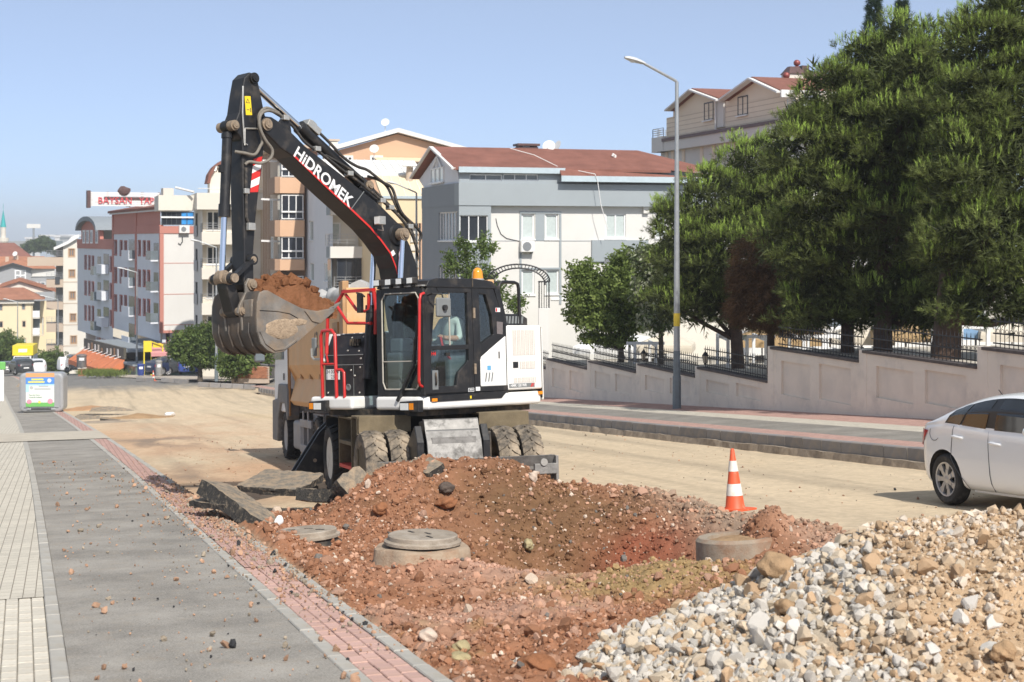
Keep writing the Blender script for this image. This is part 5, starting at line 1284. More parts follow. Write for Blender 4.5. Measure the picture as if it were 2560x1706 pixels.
# rear stabiliser legs
for s_ in (-1, 1):
    b = MB(); A_ = (s_*.95, 2.15, .95); F_ = (s_*1.62, 2.30, .06)
    pts = [(s_*.86,1.02),(s_*1.12,1.04),(s_*1.27,.90),(s_*1.80,.10),(s_*1.40,.02),(s_*.95,.60)]
    b.prism(pts, 'y', 2.05, 2.10); b.prism(pts, 'y', 2.36, 2.41); b.prism([(s_*.9,.98),(s_*1.2,.9),(s_*1.7,.15),(s_*1.45,.1),(s_*1.0,.62)], 'y', 2.10, 2.36)
    st = b.obj('stabiliser_leg', m_blackp, EX, bevel=.012)
    b = MB(); b.box(s_*1.60-.28, s_*1.60+.28, 1.95, 2.5, -.01, .05); b.obj('foot_plate', m_blackd, st)
    b = MB(); b.cyl((s_*1.12,2.02,.88), (s_*1.12,2.45,.88), .07); b.cyl((s_*1.35,2.04,.45), (s_*1.35,2.42,.45), .03); b.obj('pin', m_pin, st)
    b = MB(); b.cyl((s_*.7,2.23,1.1), (s_*1.3,2.23,.55), .05); b.obj('leg_cylinder', m_chrome, st)
b = MB(); b.box(-.8,.8,1.95,2.5,.6,1.05); b.obj('stabiliser_beam', m_blackd, EX, bevel=.02)

# ---- upper structure
plan = [(1.24,1.10),(1.14,1.21),(-1.22,1.21),(-1.30,1.12),(-1.30,-1.10),(-1.2,-1.21),(1.14,-1.25),(1.22,-1.22),(1.22,-.30),(.55,-.30),(.55,.22),(1.24,.22)]
b = ub(); b.prism(plan, 'z', 1.31, 1.50); plat = b.obj('platform', m_whitep, EX, bevel=.045, seg=3)
b = ub(); b.prism([(1.05,1.0),(-1.2,1.0),(-1.2,-1.0),(1.05,-1.0)], 'z', 1.22, 1.315); b.obj('belly_plate', m_blackd, EX)
b = ub(); b.box(-1.28,-.46,1.216,1.222,1.325,1.325); 
b = ub(); b.prism([(1.12,1.50),(-.47,1.53),(-.34,1.425),(1.0,1.42),(1.12,1.43)], 'y', 1.205, 1.222); b.obj('black_sill', m_blackp, plat)
b = ub(); b.box(1.0,1.10,1.20,1.235,1.425,1.468); b.obj('marker_lamp', m_amber, plat); b = ub(); b.box(-1.245,-1.165,1.20,1.235,1.45,1.495); b.obj('marker_lamp', m_amber, plat)
b = ub(); b.box(.30,.33,1.221,1.225,1.44,1.48); b.obj('yellow_tag', m_yelw, plat)
# counterweight with rounded corners, engine hood
cwp = [(-1.29,1.19)]+[(-1.29-.17*math.sin(t), 1.19-.40*(1-math.cos(t))) for t in np.linspace(.2, math.pi/2, 6)]+[(-1.47,.3),(-1.47,-.3)]+[(-1.29-.17*math.sin(t), -1.19+.40*(1-math.cos(t))) for t in np.linspace(math.pi/2, .2, 6)]+[(-1.29,-1.19)]
b = ub(); b.prism(cwp, 'z', 1.36, 2.44); b.obj('counterweight', m_whitep, EX, bevel=.05, seg=3)
b = ub(); b.box(-1.265,-.49,.2,1.215,1.53,2.485); hood = b.obj('engine_hood', m_whitep, EX, bevel=.03, seg=3)
b = ub(); b.box(-1.265,-.45,-1.215,.2,1.50,2.47); b.obj('engine_cover', m_whitep, EX, bevel=.03)
b = ub(); b.prism([(-.475,2.33),(.05,2.03),(.085,1.99),(.085,1.62),(.07,1.60),(-.475,1.60)], 'y', .9, 1.208); b.obj('side_door', m_whitep, EX, bevel=.012)
b = ub(); b.box(-.49,.10,1.17,1.215,1.535,1.605); b.obj('black_trim', m_blackp, EX)
b = ub(); b.box(-1.29,-1.262,.1,1.19,1.4,2.46); b.obj('hood_gap', m_blackd, EX)
for (x0,x1,z0,z1) in ((-1.105,-.60,2.04,2.412),(-1.11,-.76,1.837,1.95),(-1.115,-.615,1.635,1.71)):
    b = ub(); b.box(x0,x1,1.214,1.219,z0,z1); b.obj('grille', m_perf, hood)
b = ub(); b.box(-.72,-.61,1.214,1.221,1.855,1.945); b.obj('hood_latch', m_blackp, hood)
b = ub(); b.box(-1.08,-.515,1.214,1.2185,1.565,1.625); b.obj('badge_strip', m_grey, hood)
text_obj('lettering', 'HMK 150 WR', .058, m_wlet, hood, UV(-.72,1.2205,1.595), UV(-1,0,0), UV(0,0,1), .0, True, sx=1.05)
b = ub(); b.prism([(-.985,1.568),(-1.02,1.622),(-1.05,1.622),(-1.015,1.568)], 'y', 1.2188, 1.2205); b.prism([(-1.03,1.568),(-1.065,1.622),(-1.078,1.622),(-1.045,1.568)], 'y', 1.2188, 1.2205); b.obj('red_slash', m_stripe, hood)
b = ub(); b.box(-.33,-.305,1.206,1.213,2.0,2.10); b.obj('door_handle', m_blackp, EX, bevel=.004)
for k in range(3):
    b = ub(); x = -.055-.065*k; b.prism([(x-.0,1.80),(x+.022-.0,1.80),(x+.05,1.67),(x+.028,1.67)], 'y', 1.204, 1.211); b.obj('vent_slot', m_grey, EX)
b = ub(); b.box(-.135,-.06,1.206,1.211,1.835,1.90); b.obj('blue_label', mat('blue_label', (.12,.38,.62), rough=.5, var=.02), EX)
b = ub(); b.box(-.56,-.50,1.214,1.2175,1.95,2.05); b.obj('paper_label', m_wlet, hood)
# hoop rail and grille box behind the cab
b = ub(); b.tube([(-.60,.95,2.46),(-.62,.95,3.05),(-.65,.95,3.12),(-.72,.95,3.14),(-.98,.95,3.14),(-1.05,.95,3.12),(-1.07,.95,3.05),(-1.08,.95,2.46)], .026, 8); b.obj('hoop_rail', m_blackp, EX, smooth=50)
b = ub(); b.prism([(-.62,2.48),(-.64,2.66),(-1.12,2.66),(-1.26,2.60),(-1.26,2.48)], 'y', .1, .95); gb = b.obj('engine_grille_box', m_blackp, EX, bevel=.015)
for k in range(7):
    b = ub(); x = -.70-.07*k; b.box(x-.02,x+.02,.2,.85,2.655,2.668); b.obj('slot', m_blackd, gb)
    b = ub(); b.prism([(x+.02,2.52),(x-.02,2.52),(x-.04,2.63),(x,2.63)], 'y', .945, .956); b.obj('slot', m_grey, gb)
# ---- cab shell (open frame with real panes)
CB = thing('cab', None, None); CB.parent = EX
def cpart(name, fn, m, bevel=.008, parent=None, smooth=None, seg=2):
    b = ub(); fn(b); return b.obj(name, m, parent or EX, bevel=bevel, smooth=smooth, seg=seg)
bpy.data.objects.remove(CB)
yo, yi = 1.20, 1.14
cab = cpart('cab', lambda b: (b.prism([(1.18,1.505),(-.42,1.505),(-.46,2.3),(-.40,2.62),(-.30,2.90),(-.24,3.06),(-.36,3.06),(-.50,2.6),(-.56,2.3),(-.52,1.50)], 'y', .27, 1.20), b.box(-.45,1.16,.28,1.17,1.505,1.56)), m_blackp)
side_pts = dict(a=[(1.18,1.53),(1.165,2.90),(1.10,3.04),(.98,3.04),(1.03,2.9),(1.075,2.18),(1.075,1.80),(.93,1.625),(.57,1.625),(.52,1.81),(.27,1.995),(.27,2.15),(1.07,2.155),(1.075,2.185),(.305,2.20),(.315,2.955),(.90,2.945),(.965,2.875),(.99,3.05),(.23,3.09),(.20,1.53)])
cpart('a_pillar', lambda b: b.prism([(1.19,1.53),(1.165,2.95),(1.10,3.05),(.97,3.05),(.90,2.945),(.97,2.87),(1.06,2.18),(1.075,1.82),(1.08,1.53)], 'y', 1.12, yo), m_blackp)
cpart('door_header', lambda b: b.prism([(.97,3.06),(.22,3.095),(.22,2.955),(.90,2.945)], 'y', 1.13, yo), m_blackp)
cpart('door_frame', lambda b: (b.prism([(.315,2.955),(.22,2.96),(.20,1.53),(.30,1.53)], 'y', 1.13, yo-.002), b.prism([(1.07,2.195),(.305,2.21),(.305,2.14),(1.07,2.14)], 'y', 1.14, yo-.004)), m_blackp)
cpart('door_lower', lambda b: b.prism([(1.08,1.53),(1.075,1.82),(.93,1.63),(.57,1.63),(.525,1.82),(.30,1.99),(.30,1.53)], 'y', 1.14, yo-.003), m_blackp)
cpart('b_pillar', lambda b: b.prism([(.20,1.53),(.22,3.095),(.08,3.09),(.06,2.2),(.07,1.53)], 'y', 1.12, yo+.004), m_blackp)
cpart('rear_quarter', lambda b: b.prism([(.08,3.09),(-.20,3.09),(-.30,2.89),(-.41,2.6),(-.465,2.47),(-.462,2.32),(.07,2.03),(.065,2.21),(-.22,2.35),(-.19,2.63),(-.07,2.93),(.075,2.94)], 'y', 1.10, yo), m_blackp)
cpart('rear_panel', lambda b: b.prism([(.07,2.03),(-.1,2.13),(-.1,1.9),(.07,1.53)], 'y', 1.1, yo-.006), m_blackp, 0)
cpart('roof', lambda b: b.prism([(1.16,3.03),(1.10,3.11),(.95,3.145),(.2,3.155),(-.2,3.125),(-.30,3.05),(-.30,3.02),(1.15,3.02)], 'y', .26, 1.215), m_blackp, .035, seg=3)
cpart('roof_seam', lambda b: b.box(.215,.23,.3,1.222,3.04,3.16), m_blackd, 0)
# front frame
cpart('windscreen_frame', lambda b: (b.box(1.17,1.215,.25,.37,1.505,3.02), b.box(1.17,1.215,1.12,1.20,1.505,3.0), b.box(1.17,1.213,.37,1.12,1.505,1.60), b.box(1.15,1.213,.37,1.12,2.93,3.06)), m_blackp)
cpart('rear_side_post', lambda b: (b.box(-.35,-.25,.27,.33,1.5,3.05), b.box(.95,1.17,.27,.30,1.5,1.9), b.box(-.3,1.17,.27,.30,2.98,3.05)), m_blackp)
seal = mat('pale_window_seal', (.45,.42,.36), rough=.6, var=.15, vs=10)
def rr(pts, r=.0): return pts
wpts = [(.42,1.60),(.37,1.70),(.37,2.86),(.44,2.955),(1.06,2.945),(1.12,2.86),(1.115,1.72),(1.05,1.60)]
b = ub(); b.tube([(1.218,y,z) for y, z in wpts+wpts[:1]], .011, 5); b.obj('windscreen_seal', seal, EX)
b = ub(); b.box(1.205,1.222,.37,1.12,1.985,2.0); b.obj('windscreen_bar', seal, EX)
cpart('windscreen', lambda b: b.box(1.192,1.196,.36,1.125,2.0,2.96), m_glassd, 0); cpart('lower_windscreen', lambda b: b.box(1.192,1.196,.36,1.125,1.58,1.99), m_glassc, 0)
cpart('door_window', lambda b: b.prism([(1.06,2.185),(.30,2.20),(.31,2.96),(.91,2.95),(.975,2.87)], 'y', 1.165, 1.168), m_glassc, 0)
cpart('window_divider', lambda b: b.box(.655,.672,1.158,1.175,2.19,2.96), seal, 0)
cpart('lower_door_window', lambda b: b.prism([(1.08,2.15),(1.085,1.80),(.94,1.62),(.56,1.62),(.515,1.81),(.28,1.985),(.28,2.15)], 'y', 1.165, 1.168), m_glassd, 0)
cpart('quarter_window', lambda b: b.prism([(.09,2.95),(.06,2.19),(-.24,2.34),(-.20,2.65),(-.08,2.94)], 'y', 1.165, 1.168), m_glassc, 0)
cpart('rear_window', lambda b: b.prism([(-.46,2.2),(-.44,2.5),(-.30,2.95),(-.295,2.95),(-.435,2.5),(-.455,2.2)], 'y', .35, 1.1), m_glassc, 0)
cpart('right_window', lambda b: b.box(-.2,1.15,.285,.288,1.9,3.0), m_glassd, 0)
# door furniture
cpart('door_handle', lambda b: (b.tube([(1.0,1.215,1.82),(1.015,1.235,1.78),(1.01,1.235,1.70),(1.0,1.215,1.65)], .014, 6)), m_blackd, 0)
cpart('handle_plate', lambda b: b.box(.94,1.055,1.192,1.204,1.585,1.855), m_grey, .02)
cpart('window_latch', lambda b: b.box(.68,.76,1.172,1.19,2.05,2.10), m_blackd, .005)
for z in (2.66, 1.86): cpart('hinge', lambda b: b.box(.175,.215,1.20,1.222,z-.075,z+.075), m_pin, .005)
text_obj('model_lettering', 'H4', .075, m_stripe, EX, UV(1.0,1.178,2.085), UV(-1,0,0), UV(0,0,1), 0, True)
b = ub(); b.box(.22,.34,1.199,1.2035,1.535,1.588); b.obj('badge', m_wlet, EX); b = ub(); b.box(.226,.334,1.2035,1.2045,1.541,1.582); b.obj('badge_face', m_blackp, EX)
text_obj('badge_lettering', 'OPERA', .03, m_wlet, EX, UV(.28,1.2055,1.561), UV(-1,0,0), UV(0,0,1), 0, True); b = ub(); b.box(.10,.19,1.206,1.2085,1.545,1.60); b.obj('paper_label', m_wlet, EX)
b = ub(); b.box(-.37,-.27,1.2,1.2035,2.68,2.74); b.obj('red_label', m_wlet, EX); b = ub(); b.box(-.305,-.275,1.2035,1.205,2.685,2.735); b.obj('red_label_mark', m_stripe, EX)
b = ub(); b.prism([(-.29,2.36),(-.41,2.35),(-.42,2.53),(-.29,2.54)], 'y', 1.2, 1.206); b.obj('speaker_grille', mat('speaker_mesh', (.16,.14,.14), rough=.8, var=.3, vs=90), EX); 
# red grab rail on the front corner
cpart('grab_rail', lambda b: b.tube([(1.19,1.20,2.93),(1.27,1.22,2.91),(1.29,1.215,2.84),(1.285,1.165,1.72),(1.27,1.165,1.66),(1.20,1.16,1.63)], .021, 8), m_redp_, 0, smooth=60)
# mirror
cpart('mirror', lambda b: b.box(.90,1.18,1.40,1.45,2.59,2.86), m_grey, .03, seg=3); cpart('mirror_arm', lambda b: (b.tube([(1.12,1.2,2.90),(1.14,1.32,2.92),(1.06,1.42,2.91),(1.04,1.43,2.84)], .012, 6), b.cyl((1.05,1.45,2.72), (1.05,1.49,2.72), .04)), m_blackp, 0)
# wiper
cpart('wiper', lambda b: (b.beam((1.245,.72,1.47),(1.24,1.02,1.93),.05,.03), b.beam((1.24,1.02,1.93),(1.24,1.05,2.30),.03,.02), b.beam((1.232,1.04,1.95),(1.232,1.10,2.62),.02,.03), b.beam((1.235,.70,1.44),(1.235,.80,1.60),.08,.04)), m_blackp, 0)
# roof lights, beacon
for y in (.36, .60, .82, 1.04):
    l_ = cpart('work_lamp', lambda b: (b.box(1.20,1.31,y-.065,y+.065,3.065,3.16), b.box(1.22,1.28,y-.02,y+.02,3.02,3.07)), m_blackp, .015); b = ub(); b.box(1.311,1.315,y-.053,y+.053,3.075,3.15); b.obj('lamp_lens', m_lampg, l_)
cpart('lamp_bar', lambda b: b.box(1.13,1.22,.27,1.19,3.03,3.05), m_fit, 0)
bc = cpart('beacon', lambda b: b.lathe([(.085,0),(.082,.03),(.075,.10),(.06,.14),(.03,.165),(.001,.17)], 18, (-.14,.98,3.17)), m_ambd, 0, smooth=60); cpart('beacon_base', lambda b: b.lathe([(.10,0),(.10,.035),(.088,.045)], 18, (-.14,.98,3.13)), m_fit, 0, parent=bc)
# cab interior
cpart('seat', lambda b: (b.box(-.05,.42,.48,.98,1.95,2.07), b.prism([(-.05,2.0),(-.15,2.72),(-.25,2.72),(-.16,2.0)], 'y', .50, .96), b.box(-.24,-.15,.60,.86,2.72,2.92), b.box(-.05,.35,.42,.47,2.15,2.22), b.box(0,.3,.5,.95,1.56,1.95)), m_seat, .03)
cpart('console', lambda b: (b.box(.85,1.10,.32,.60,1.56,2.12), b.box(.80,1.05,.34,.58,2.12,2.32), b.box(.25,.6,.98,1.10,1.56,2.15)), m_grey, .03)
cpart('steering_wheel', lambda b: (b.tube([(.78+.16*math.cos(t)*.8,.72+.17*math.sin(t),2.20+.06*math.cos(t)) for t in np.linspace(0,2*math.pi,18)], .015, 6), b.beam((.95,.72,1.6),(.78,.72,2.2),.07,.07)), m_seat, 0)
cpart('lever', lambda b: (b.tube([(.62,.99,2.15),(.66,.98,2.33)], .018, 6), b.tube([(.45,1.05,1.75),(.50,1.08,1.95),(.62,1.08,2.05)], .022, 6)), m_redp_, 0)
cpart('sun_visor', lambda b: b.box(1.0,1.15,.4,1.1,2.93,2.96), m_grey, 0)
# ---- right hand module
b = ub(); b.prism([(.95,1.50),(.95,2.10),(.80,2.42),(-.45,2.46),(-.45,1.50)], 'y', -1.20, -.32); mod = b.obj('tank_module', m_blackp, EX, bevel=.02)
b = ub(); b.prism([(.96,2.02),(.81,2.43),(.77,2.43),(.92,2.02)], 'y', -1.235, -1.185); b.prism([(.81,2.425),(-.45,2.475),(-.45,2.44),(.81,2.40)], 'y', -1.235, -1.0); b.obj('white_cover_edge', m_whitep, mod)
for k in range(4):
    b = ub(); y = -.66+.055*k; b.prism([(y,2.24),(y+.022,2.24),(y+.035,2.34),(y+.013,2.34)], 'x', .872, .93); b.v = [tuple(Vector(v)) for v in b.v]; b.obj('slot', m_blackd, mod)
b = ub(); b.box(.951,.956,-1.15,-.34,1.955,1.968); b.box(.93,.956,-1.15,-.34,2.10,2.113); b.box(.951,.956,-.55,-.545,1.5,1.955); b.obj('panel_joint', m_grey, mod)
for (y, z) in ((-.70,2.36),(-.45,2.37),(-.70,2.17),(-.45,2.16),(-.40,1.92),(-.60,1.88),(-.42,1.55),(-1.12,1.55),(-.38,2.05),(-.52,1.80)):
    b = ub(); xx = .955 if z < 2.1 else .955-(z-2.1)*.47; b.lathe([(.016,0),(.012,.012),(.001,.012)], 8, (xx,y,z), 'x'); b.obj('bolt', m_fit, mod)
b = ub(); b.lathe([(.05,0),(.05,.012),(.035,.014),(.035,.004),(.001,.004)], 14, (.953,-.66,1.63), 'x'); b.obj('filler_cap', m_grey, mod)
b = ub(); b.box(.965,.975,-1.14,-.84,1.745,1.90); pl = b.obj('number_plate', m_wlet, mod)
text_obj('lettering', '34 00 14', .078, m_blackd, pl, UV(.9765,-.99,1.86), UV(0,1,0), UV(0,0,1), 0, False); text_obj('lettering', '239', .078, m_blackd, pl, UV(.9765,-.97,1.785), UV(0,1,0), UV(0,0,1), 0, False)
# red rails
cpart('red_ladder_rail', lambda b: (b.tube([(1.2,-.96,1.48),(1.2,-.985,2.40),(1.2,-.95,2.47),(1.2,-.74,2.475),(1.2,-.67,2.41),(1.2,-.65,1.48)], .026, 8), b.tube([(1.2,-.97,1.977),(1.2,-.66,1.977)], .02, 6), b.tube([(1.2,-.655,1.89),(1.2,-.53,1.89),(1.2,-.48,1.85),(1.2,-.475,1.48)], .022, 8)), m_redp_, 0, smooth=60)
cpart('red_guard_frame', lambda b: (b.tube([(.95,-1.15,2.13),(.92,-1.17,2.35),(.9,-1.17,2.68),(.88,-1.1,2.78),(.88,-.80,3.07)], .028, 8), b.tube([(.88,-.985,2.85),(.88,-.74,2.58),(.88,-.22,2.56)], .024, 8), b.tube([(.88,-.78,3.01),(.88,-.54,2.77),(.88,-.36,2.74),(.88,-.28,2.77),(.88,-.27,3.0)], .024, 8),
      b.box(.84,.92,-.84,-.16,3.03,3.075), b.tube([(.88,-.16,3.03),(.86,-.14,2.8),(.84,-.18,2.4)], .03, 8), b.tube([(.95,-1.15,2.13),(.95,-1.12,2.0)], .02, 6)), m_redp_, 0, smooth=50)
cpart('mirror_bracket', lambda b: (b.tube([(1.1,-1.08,2.05),(1.1,-1.26,2.055),(1.1,-1.31,2.10),(1.1,-1.315,2.22)], .02, 6),), m_fit, 0); cpart('side_mirror', lambda b: b.box(1.06,1.10,-1.33,-1.23,2.10,2.38), m_grey, .03, seg=3)
cpart('black_mirror', lambda b: (b.box(.90,.97,-.44,-.36,2.72,3.0), b.tube([(.9,-.33,2.95),(.92,-.38,3.0),(.92,-.5,3.02)], .015, 5)), m_blackp, .02)
# front lamps
for (y0, y1, am) in ((-1.17,-.88,-1), (.78,1.07,1)):
    l_ = cpart('headlamp', lambda b: b.prism([(y0-.01,1.30),(y0,1.43),(y1+.09,1.45),(y1+.09,1.28),(y1,1.29)], 'x', 1.20, 1.30), m_blackp, .012)
    ya, yb2 = (y0+.02, y0+.10) if am < 0 else (y1-.09, y1-.01); b = ub(); b.box(1.30,1.306,ya,yb2,1.32,1.41); b.obj('indicator', m_amber, l_)
    ya, yb2 = (y0+.12, y1-.01) if am < 0 else (y0+.02, y1-.11); b = ub(); b.box(1.30,1.306,ya,yb2,1.315,1.41); b.obj('lamp_lens', m_lampg, l_)
b = ub(); b.box(1.22,1.232,.3,.75,1.33,1.47); b.obj('tow_plate', m_whitep, plat, bevel=.01)
# ---- boom
top = [(3.02,5.345),(2.837,5.27),(2.64,5.14),(2.441,5.0),(1.47,4.486),(1.034,4.255),(.663,3.998),(.459,3.70),(.33,3.425),(.27,3.0),(.18,2.4),(.08,1.95)]
low = [(.40,1.85),(.60,2.5),(.70,3.1),(.755,3.356),(.864,3.546),(1.047,3.731),(1.264,3.913),(1.621,4.152),(1.971,4.371),(2.312,4.599),(2.655,4.835),(2.875,4.933),(3.06,5.07),(3.20,5.16),(3.22,5.27),(3.14,5.345)]
b = ub(); b.prism(top+low, 'y', -.19, .19); boom = b.obj('boom', m_blackp, EX, bevel=.018)
lw = [(2.66,4.84),(2.312,4.604),(1.971,4.376),(1.621,4.157),(1.264,3.918),(1.047,3.736),(.864,3.551),(.765,3.36),(.735,3.25)]
b = ub(); n_ = len(lw); off_ = [(x-.012, z+.028) for x, z in lw]
b.add([(x,.1915,z) for x, z in lw]+[(x,.1915,z) for x, z in off_], [(i,i+1,n_+i+1,n_+i) for i in range(n_-1)]); b.f = [list(reversed(f)) for f in b.f]; b.obj('red_line', m_stripe, boom)
d_ = Vector((1.60-2.59, 0, 4.329-4.971)).normalized()
text_obj('lettering', 'HiDROMEK', .235, m_wlet, boom, UV(2.118,.1925,4.585), U.to_3x3()@d_, U.to_3x3()@Vector((0,0,1)), .0, True, sx=1.02)
b = ub(); b.box(.92,.925,.1,.1,1,1); 
b = ub(); b.add([(.80,.1915,3.62),(.76,.1915,3.56),(.82,.1915,3.52),(.86,.1915,3.58)], [(0,1,2,3)]); b.obj('white_label', m_wlet, boom)
b = ub(); b.beam((1.62,.1915,4.16),(1.36,.1915,4.44),.012,.004,(0,1,0)); b.obj('weld_seam', m_grey, boom)
def boss(name, x, z, r, hw, m=m_pin, parent=boom, cap=True):
    b = ub(); b.cyl((x,-hw,z), (x,hw,z), r, n=20); b.cyl((x,hw,z), (x,hw+.03,z), r*.72, r*.66, n=16); b.cyl((x,hw+.03,z), (x,hw+.036,z), r*.35, n=10)
    return b.obj(name, m, parent, smooth=40)
boss('tip_pin', 3.114, 5.231, .085, .215); boss('boom_pin', .715, 3.84, .075, .36); b = ub(); b.cyl((.715,.19,3.84), (.715,.22,3.84), .17, .15, n=24); b.obj('pin_plate', m_blackp, boom, smooth=40)
b = ub(); b.prism([(1.42,4.43),(1.25,4.62),(1.12,4.60),(1.0,4.25)], 'y', -.12, -.07); b.prism([(1.42,4.43),(1.25,4.62),(1.12,4.60),(1.0,4.25)], 'y', .07, .12); b.obj('cylinder_lug', m_blackp, boom, bevel=.008); boss('lug_pin', 1.19, 4.545, .07, .14)
b = ub(); b.prism([(2.9,5.25),(2.78,5.40),(2.70,5.38),(2.66,5.12)], 'y', .12, .17); b.obj('hose_bracket', m_blackp, boom)
# boom lamp
bl = cpart('boom_lamp', lambda b: (b.box(1.10,1.22,.24,.36,3.96,4.08), b.tube([(1.12,.2,3.9),(1.1,.3,3.88),(1.14,.32,3.97)], .012, 5)), m_fit, .02, parent=boom); b = ub(); b.box(1.221,1.226,.25,.35,3.97,4.07); b.obj('lamp_lens', m_lampg, bl)
# arm cylinder on top of the boom
P0 = Vector((1.19,0,4.545)); P1 = Vector((3.283,0,5.852)); dv = (P1-P0).normalized()
b = ub(); b.cyl(P0, P0+dv*1.32, .085, n=18); b.cyl(P0+dv*1.30, P0+dv*1.42, .10, n=18); b.cyl(P0-dv*.05+Vector((0,0,0)), P0+dv*.12, .095, n=14); ac_ = b.obj('arm_cylinder', m_blackp, EX, smooth=40)
b = ub(); b.cyl(P0+dv*1.4, P1, .046, n=14); b.obj('rod', m_chrome, ac_, smooth=40)
b = ub(); b.v = []; q0 = P0+dv*1.06; b.beam(q0+Vector((-.03,.0,.13)), q0+dv*.26+Vector((-.03,.0,.13)), .16, .10); b.beam(q0+dv*.05+Vector((-.03,.0,.20)), q0+dv*.16+Vector((-.03,0,.20)), .08, .06); b.obj('valve_block', m_fit, ac_, bevel=.008)
# boom cylinders
for s_ in (-1, 1):
    b = ub(); A_ = Vector((.715,s_*.30,3.84)); B_ = Vector((.90,s_*.30,1.75)); dd = (B_-A_).normalized()
    b.cyl(A_+dd*1.05, B_, .075, n=16); b.cyl(A_+dd*1.02, A_+dd*1.12, .088, n=16); c_ = b.obj('boom_cylinder', m_blackp, EX, smooth=40)
    b = ub(); b.cyl(A_, A_+dd*1.1, .042, n=14); b.obj('rod', m_chrome, c_, smooth=40); b = ub(); b.cyl(A_-Vector((0,.05,0)), A_+Vector((0,.05,0)), .095, n=16); b.obj('rod_eye', m_pin, c_, smooth=40)
# ---- stick
st = [(3.346,5.93),(3.225,5.90),(3.19,5.76),(3.112,5.448),(3.085,5.346),(3.10,5.15),(3.138,4.723),(3.224,4.255),(3.277,3.87),(3.315,3.47),(3.31,3.06),(3.36,2.97),(3.45,2.98),(3.485,3.06),(3.47,3.507),(3.485,4.237),(3.485,5.0),(3.60,5.12),(3.60,5.22),(3.535,5.36),(3.49,5.62),(3.44,5.84)]
b = ub(); b.prism(st, 'y', -.135, .135); stick = b.obj('stick', m_blackp, EX, bevel=.018)
boss('top_pin', 3.283, 5.852, .075, .165, m_blackp, stick); boss('cylinder_pin', 3.62, 5.175, .07, .165, m_pin, stick); boss('link_pin', 3.372, 3.391, .065, .19, m_pin, stick); boss('bucket_pin', 3.40, 3.055, .075, .22, m_pin, stick)
# hazard stripes + warning sticker
hz = [(3.295,4.79),(3.150,4.80),(3.235,4.267),(3.365,4.296)]
def hp(t): return (Vector((hz[0][0]+(hz[3][0]-hz[0][0])*t, hz[0][1]+(hz[3][1]-hz[0][1])*t)), Vector((hz[1][0]+(hz[2][0]-hz[1][0])*t, hz[1][1]+(hz[2][1]-hz[1][1])*t)))
for k in range(5):
    t0, t1 = k/5, (k+1)/5; a0, b0 = hp(max(0, t0+.08)); a1, b1 = hp(min(1, t1+.08)); _, b0 = hp(max(0, t0-.08)); _, b1 = hp(min(1, t1-.08))
    q = ub(); q.add([(p_.x,.1375,p_.y) for p_ in (a0,b0,b1,a1)], [(0,1,2,3)]); q.obj('hazard_stripe', m_stripe if k % 2 == 0 else m_wlet, stick)
b = ub(); b.add([(3.44,.1375,5.59),(3.34,.1375,5.60),(3.315,.1375,5.345),(3.42,.1375,5.335)], [(0,1,2,3)]); ys_ = b.obj('warning_sticker', m_yelw, stick)
b = ub(); b.add([(3.388,.1385,5.565),(3.352,.1385,5.50),(3.420,.1385,5.50)], [(0,1,2)]); b.obj('warning_triangle', m_blackd, ys_); b = ub(); b.add([(3.388,.139,5.548),(3.366,.139,5.508),(3.408,.139,5.508)], [(0,1,2)]); b.obj('triangle_centre', m_yelw, ys_)
b = ub(); b.add([(3.35,.1385,5.44),(3.335,.1385,5.44),(3.33,.1385,5.38),(3.345,.1385,5.38)], [(0,1,2,3)]); b.add([(3.405,.1385,5.415),(3.36,.1385,5.415),(3.36,.1385,5.405),(3.405,.1385,5.405)], [(0,1,2,3)]); b.obj('warning_figure', m_blackd, ys_)
b = ub(); b.tube([(3.47,.145,5.72),(3.475,.15,5.65),(3.485,.15,5.35),(3.475,.15,5.2),(3.46,.15,4.95),(3.41,.15,4.93)], .012, 6); b.tube([(3.45,.15,5.15),(3.18,.15,5.17)], .012, 6); b.tube([(3.45,.15,5.15),(3.455,.15,4.92)], .012, 6); b.obj('steel_pipe', m_fit, stick)
b = ub(); b.tube([(3.44,.15,4.62),(3.44,.155,4.25),(3.44,.155,3.95),(3.40,.155,3.86)], .02, 6); b.obj('stick_hose', m_hose, stick); b = ub(); b.box(3.40,3.48,.14,.18,4.27,4.34); b.obj('hose_clamp', m_fit, stick, bevel=.006); b = ub(); b.box(3.33,3.44,.14,.21,3.78,3.88); b.obj('hose_clamp', m_fit, stick, bevel=.006)
# hoses between boom and stick
def hose(pts, r, m, parent, n=8):
    P = [Vector(p) for p in pts]; out = []
    for i in range(len(P)-1):
        a = P[max(i-1,0)]; b_ = P[i]; c = P[i+1]; d = P[min(i+2,len(P)-1)]
        for t in np.linspace(0, 1, 6)[:-1]:
            t = float(t); out.append(.5*((2*b_)+(-a+c)*t+(2*a-5*b_+4*c-d)*t*t+(-a+3*b_-3*c+d)*t**3))
    out.append(P[-1]); b = ub(); b.tube(out, r, n); return b.obj('hose', m, parent, smooth=60)
hose([(2.85,.15,5.40),(3.10,.22,5.42),(3.26,.25,5.34),(3.28,.25,5.18),(3.19,.25,5.01),(3.07,.25,4.88),(3.10,.24,4.76),(3.24,.22,4.69),(3.40,.18,4.70),(3.46,.16,4.66)], .022, m_hoseg, EX)
hose([(2.85,.12,5.43),(3.10,.18,5.46),(3.24,.2,5.36),(3.25,.2,5.2),(3.20,.2,5.0),(3.235,.2,4.92),(3.33,.2,4.80),(3.48,.18,4.81),(3.58,.1,4.83)], .022, m_hoseg, EX)
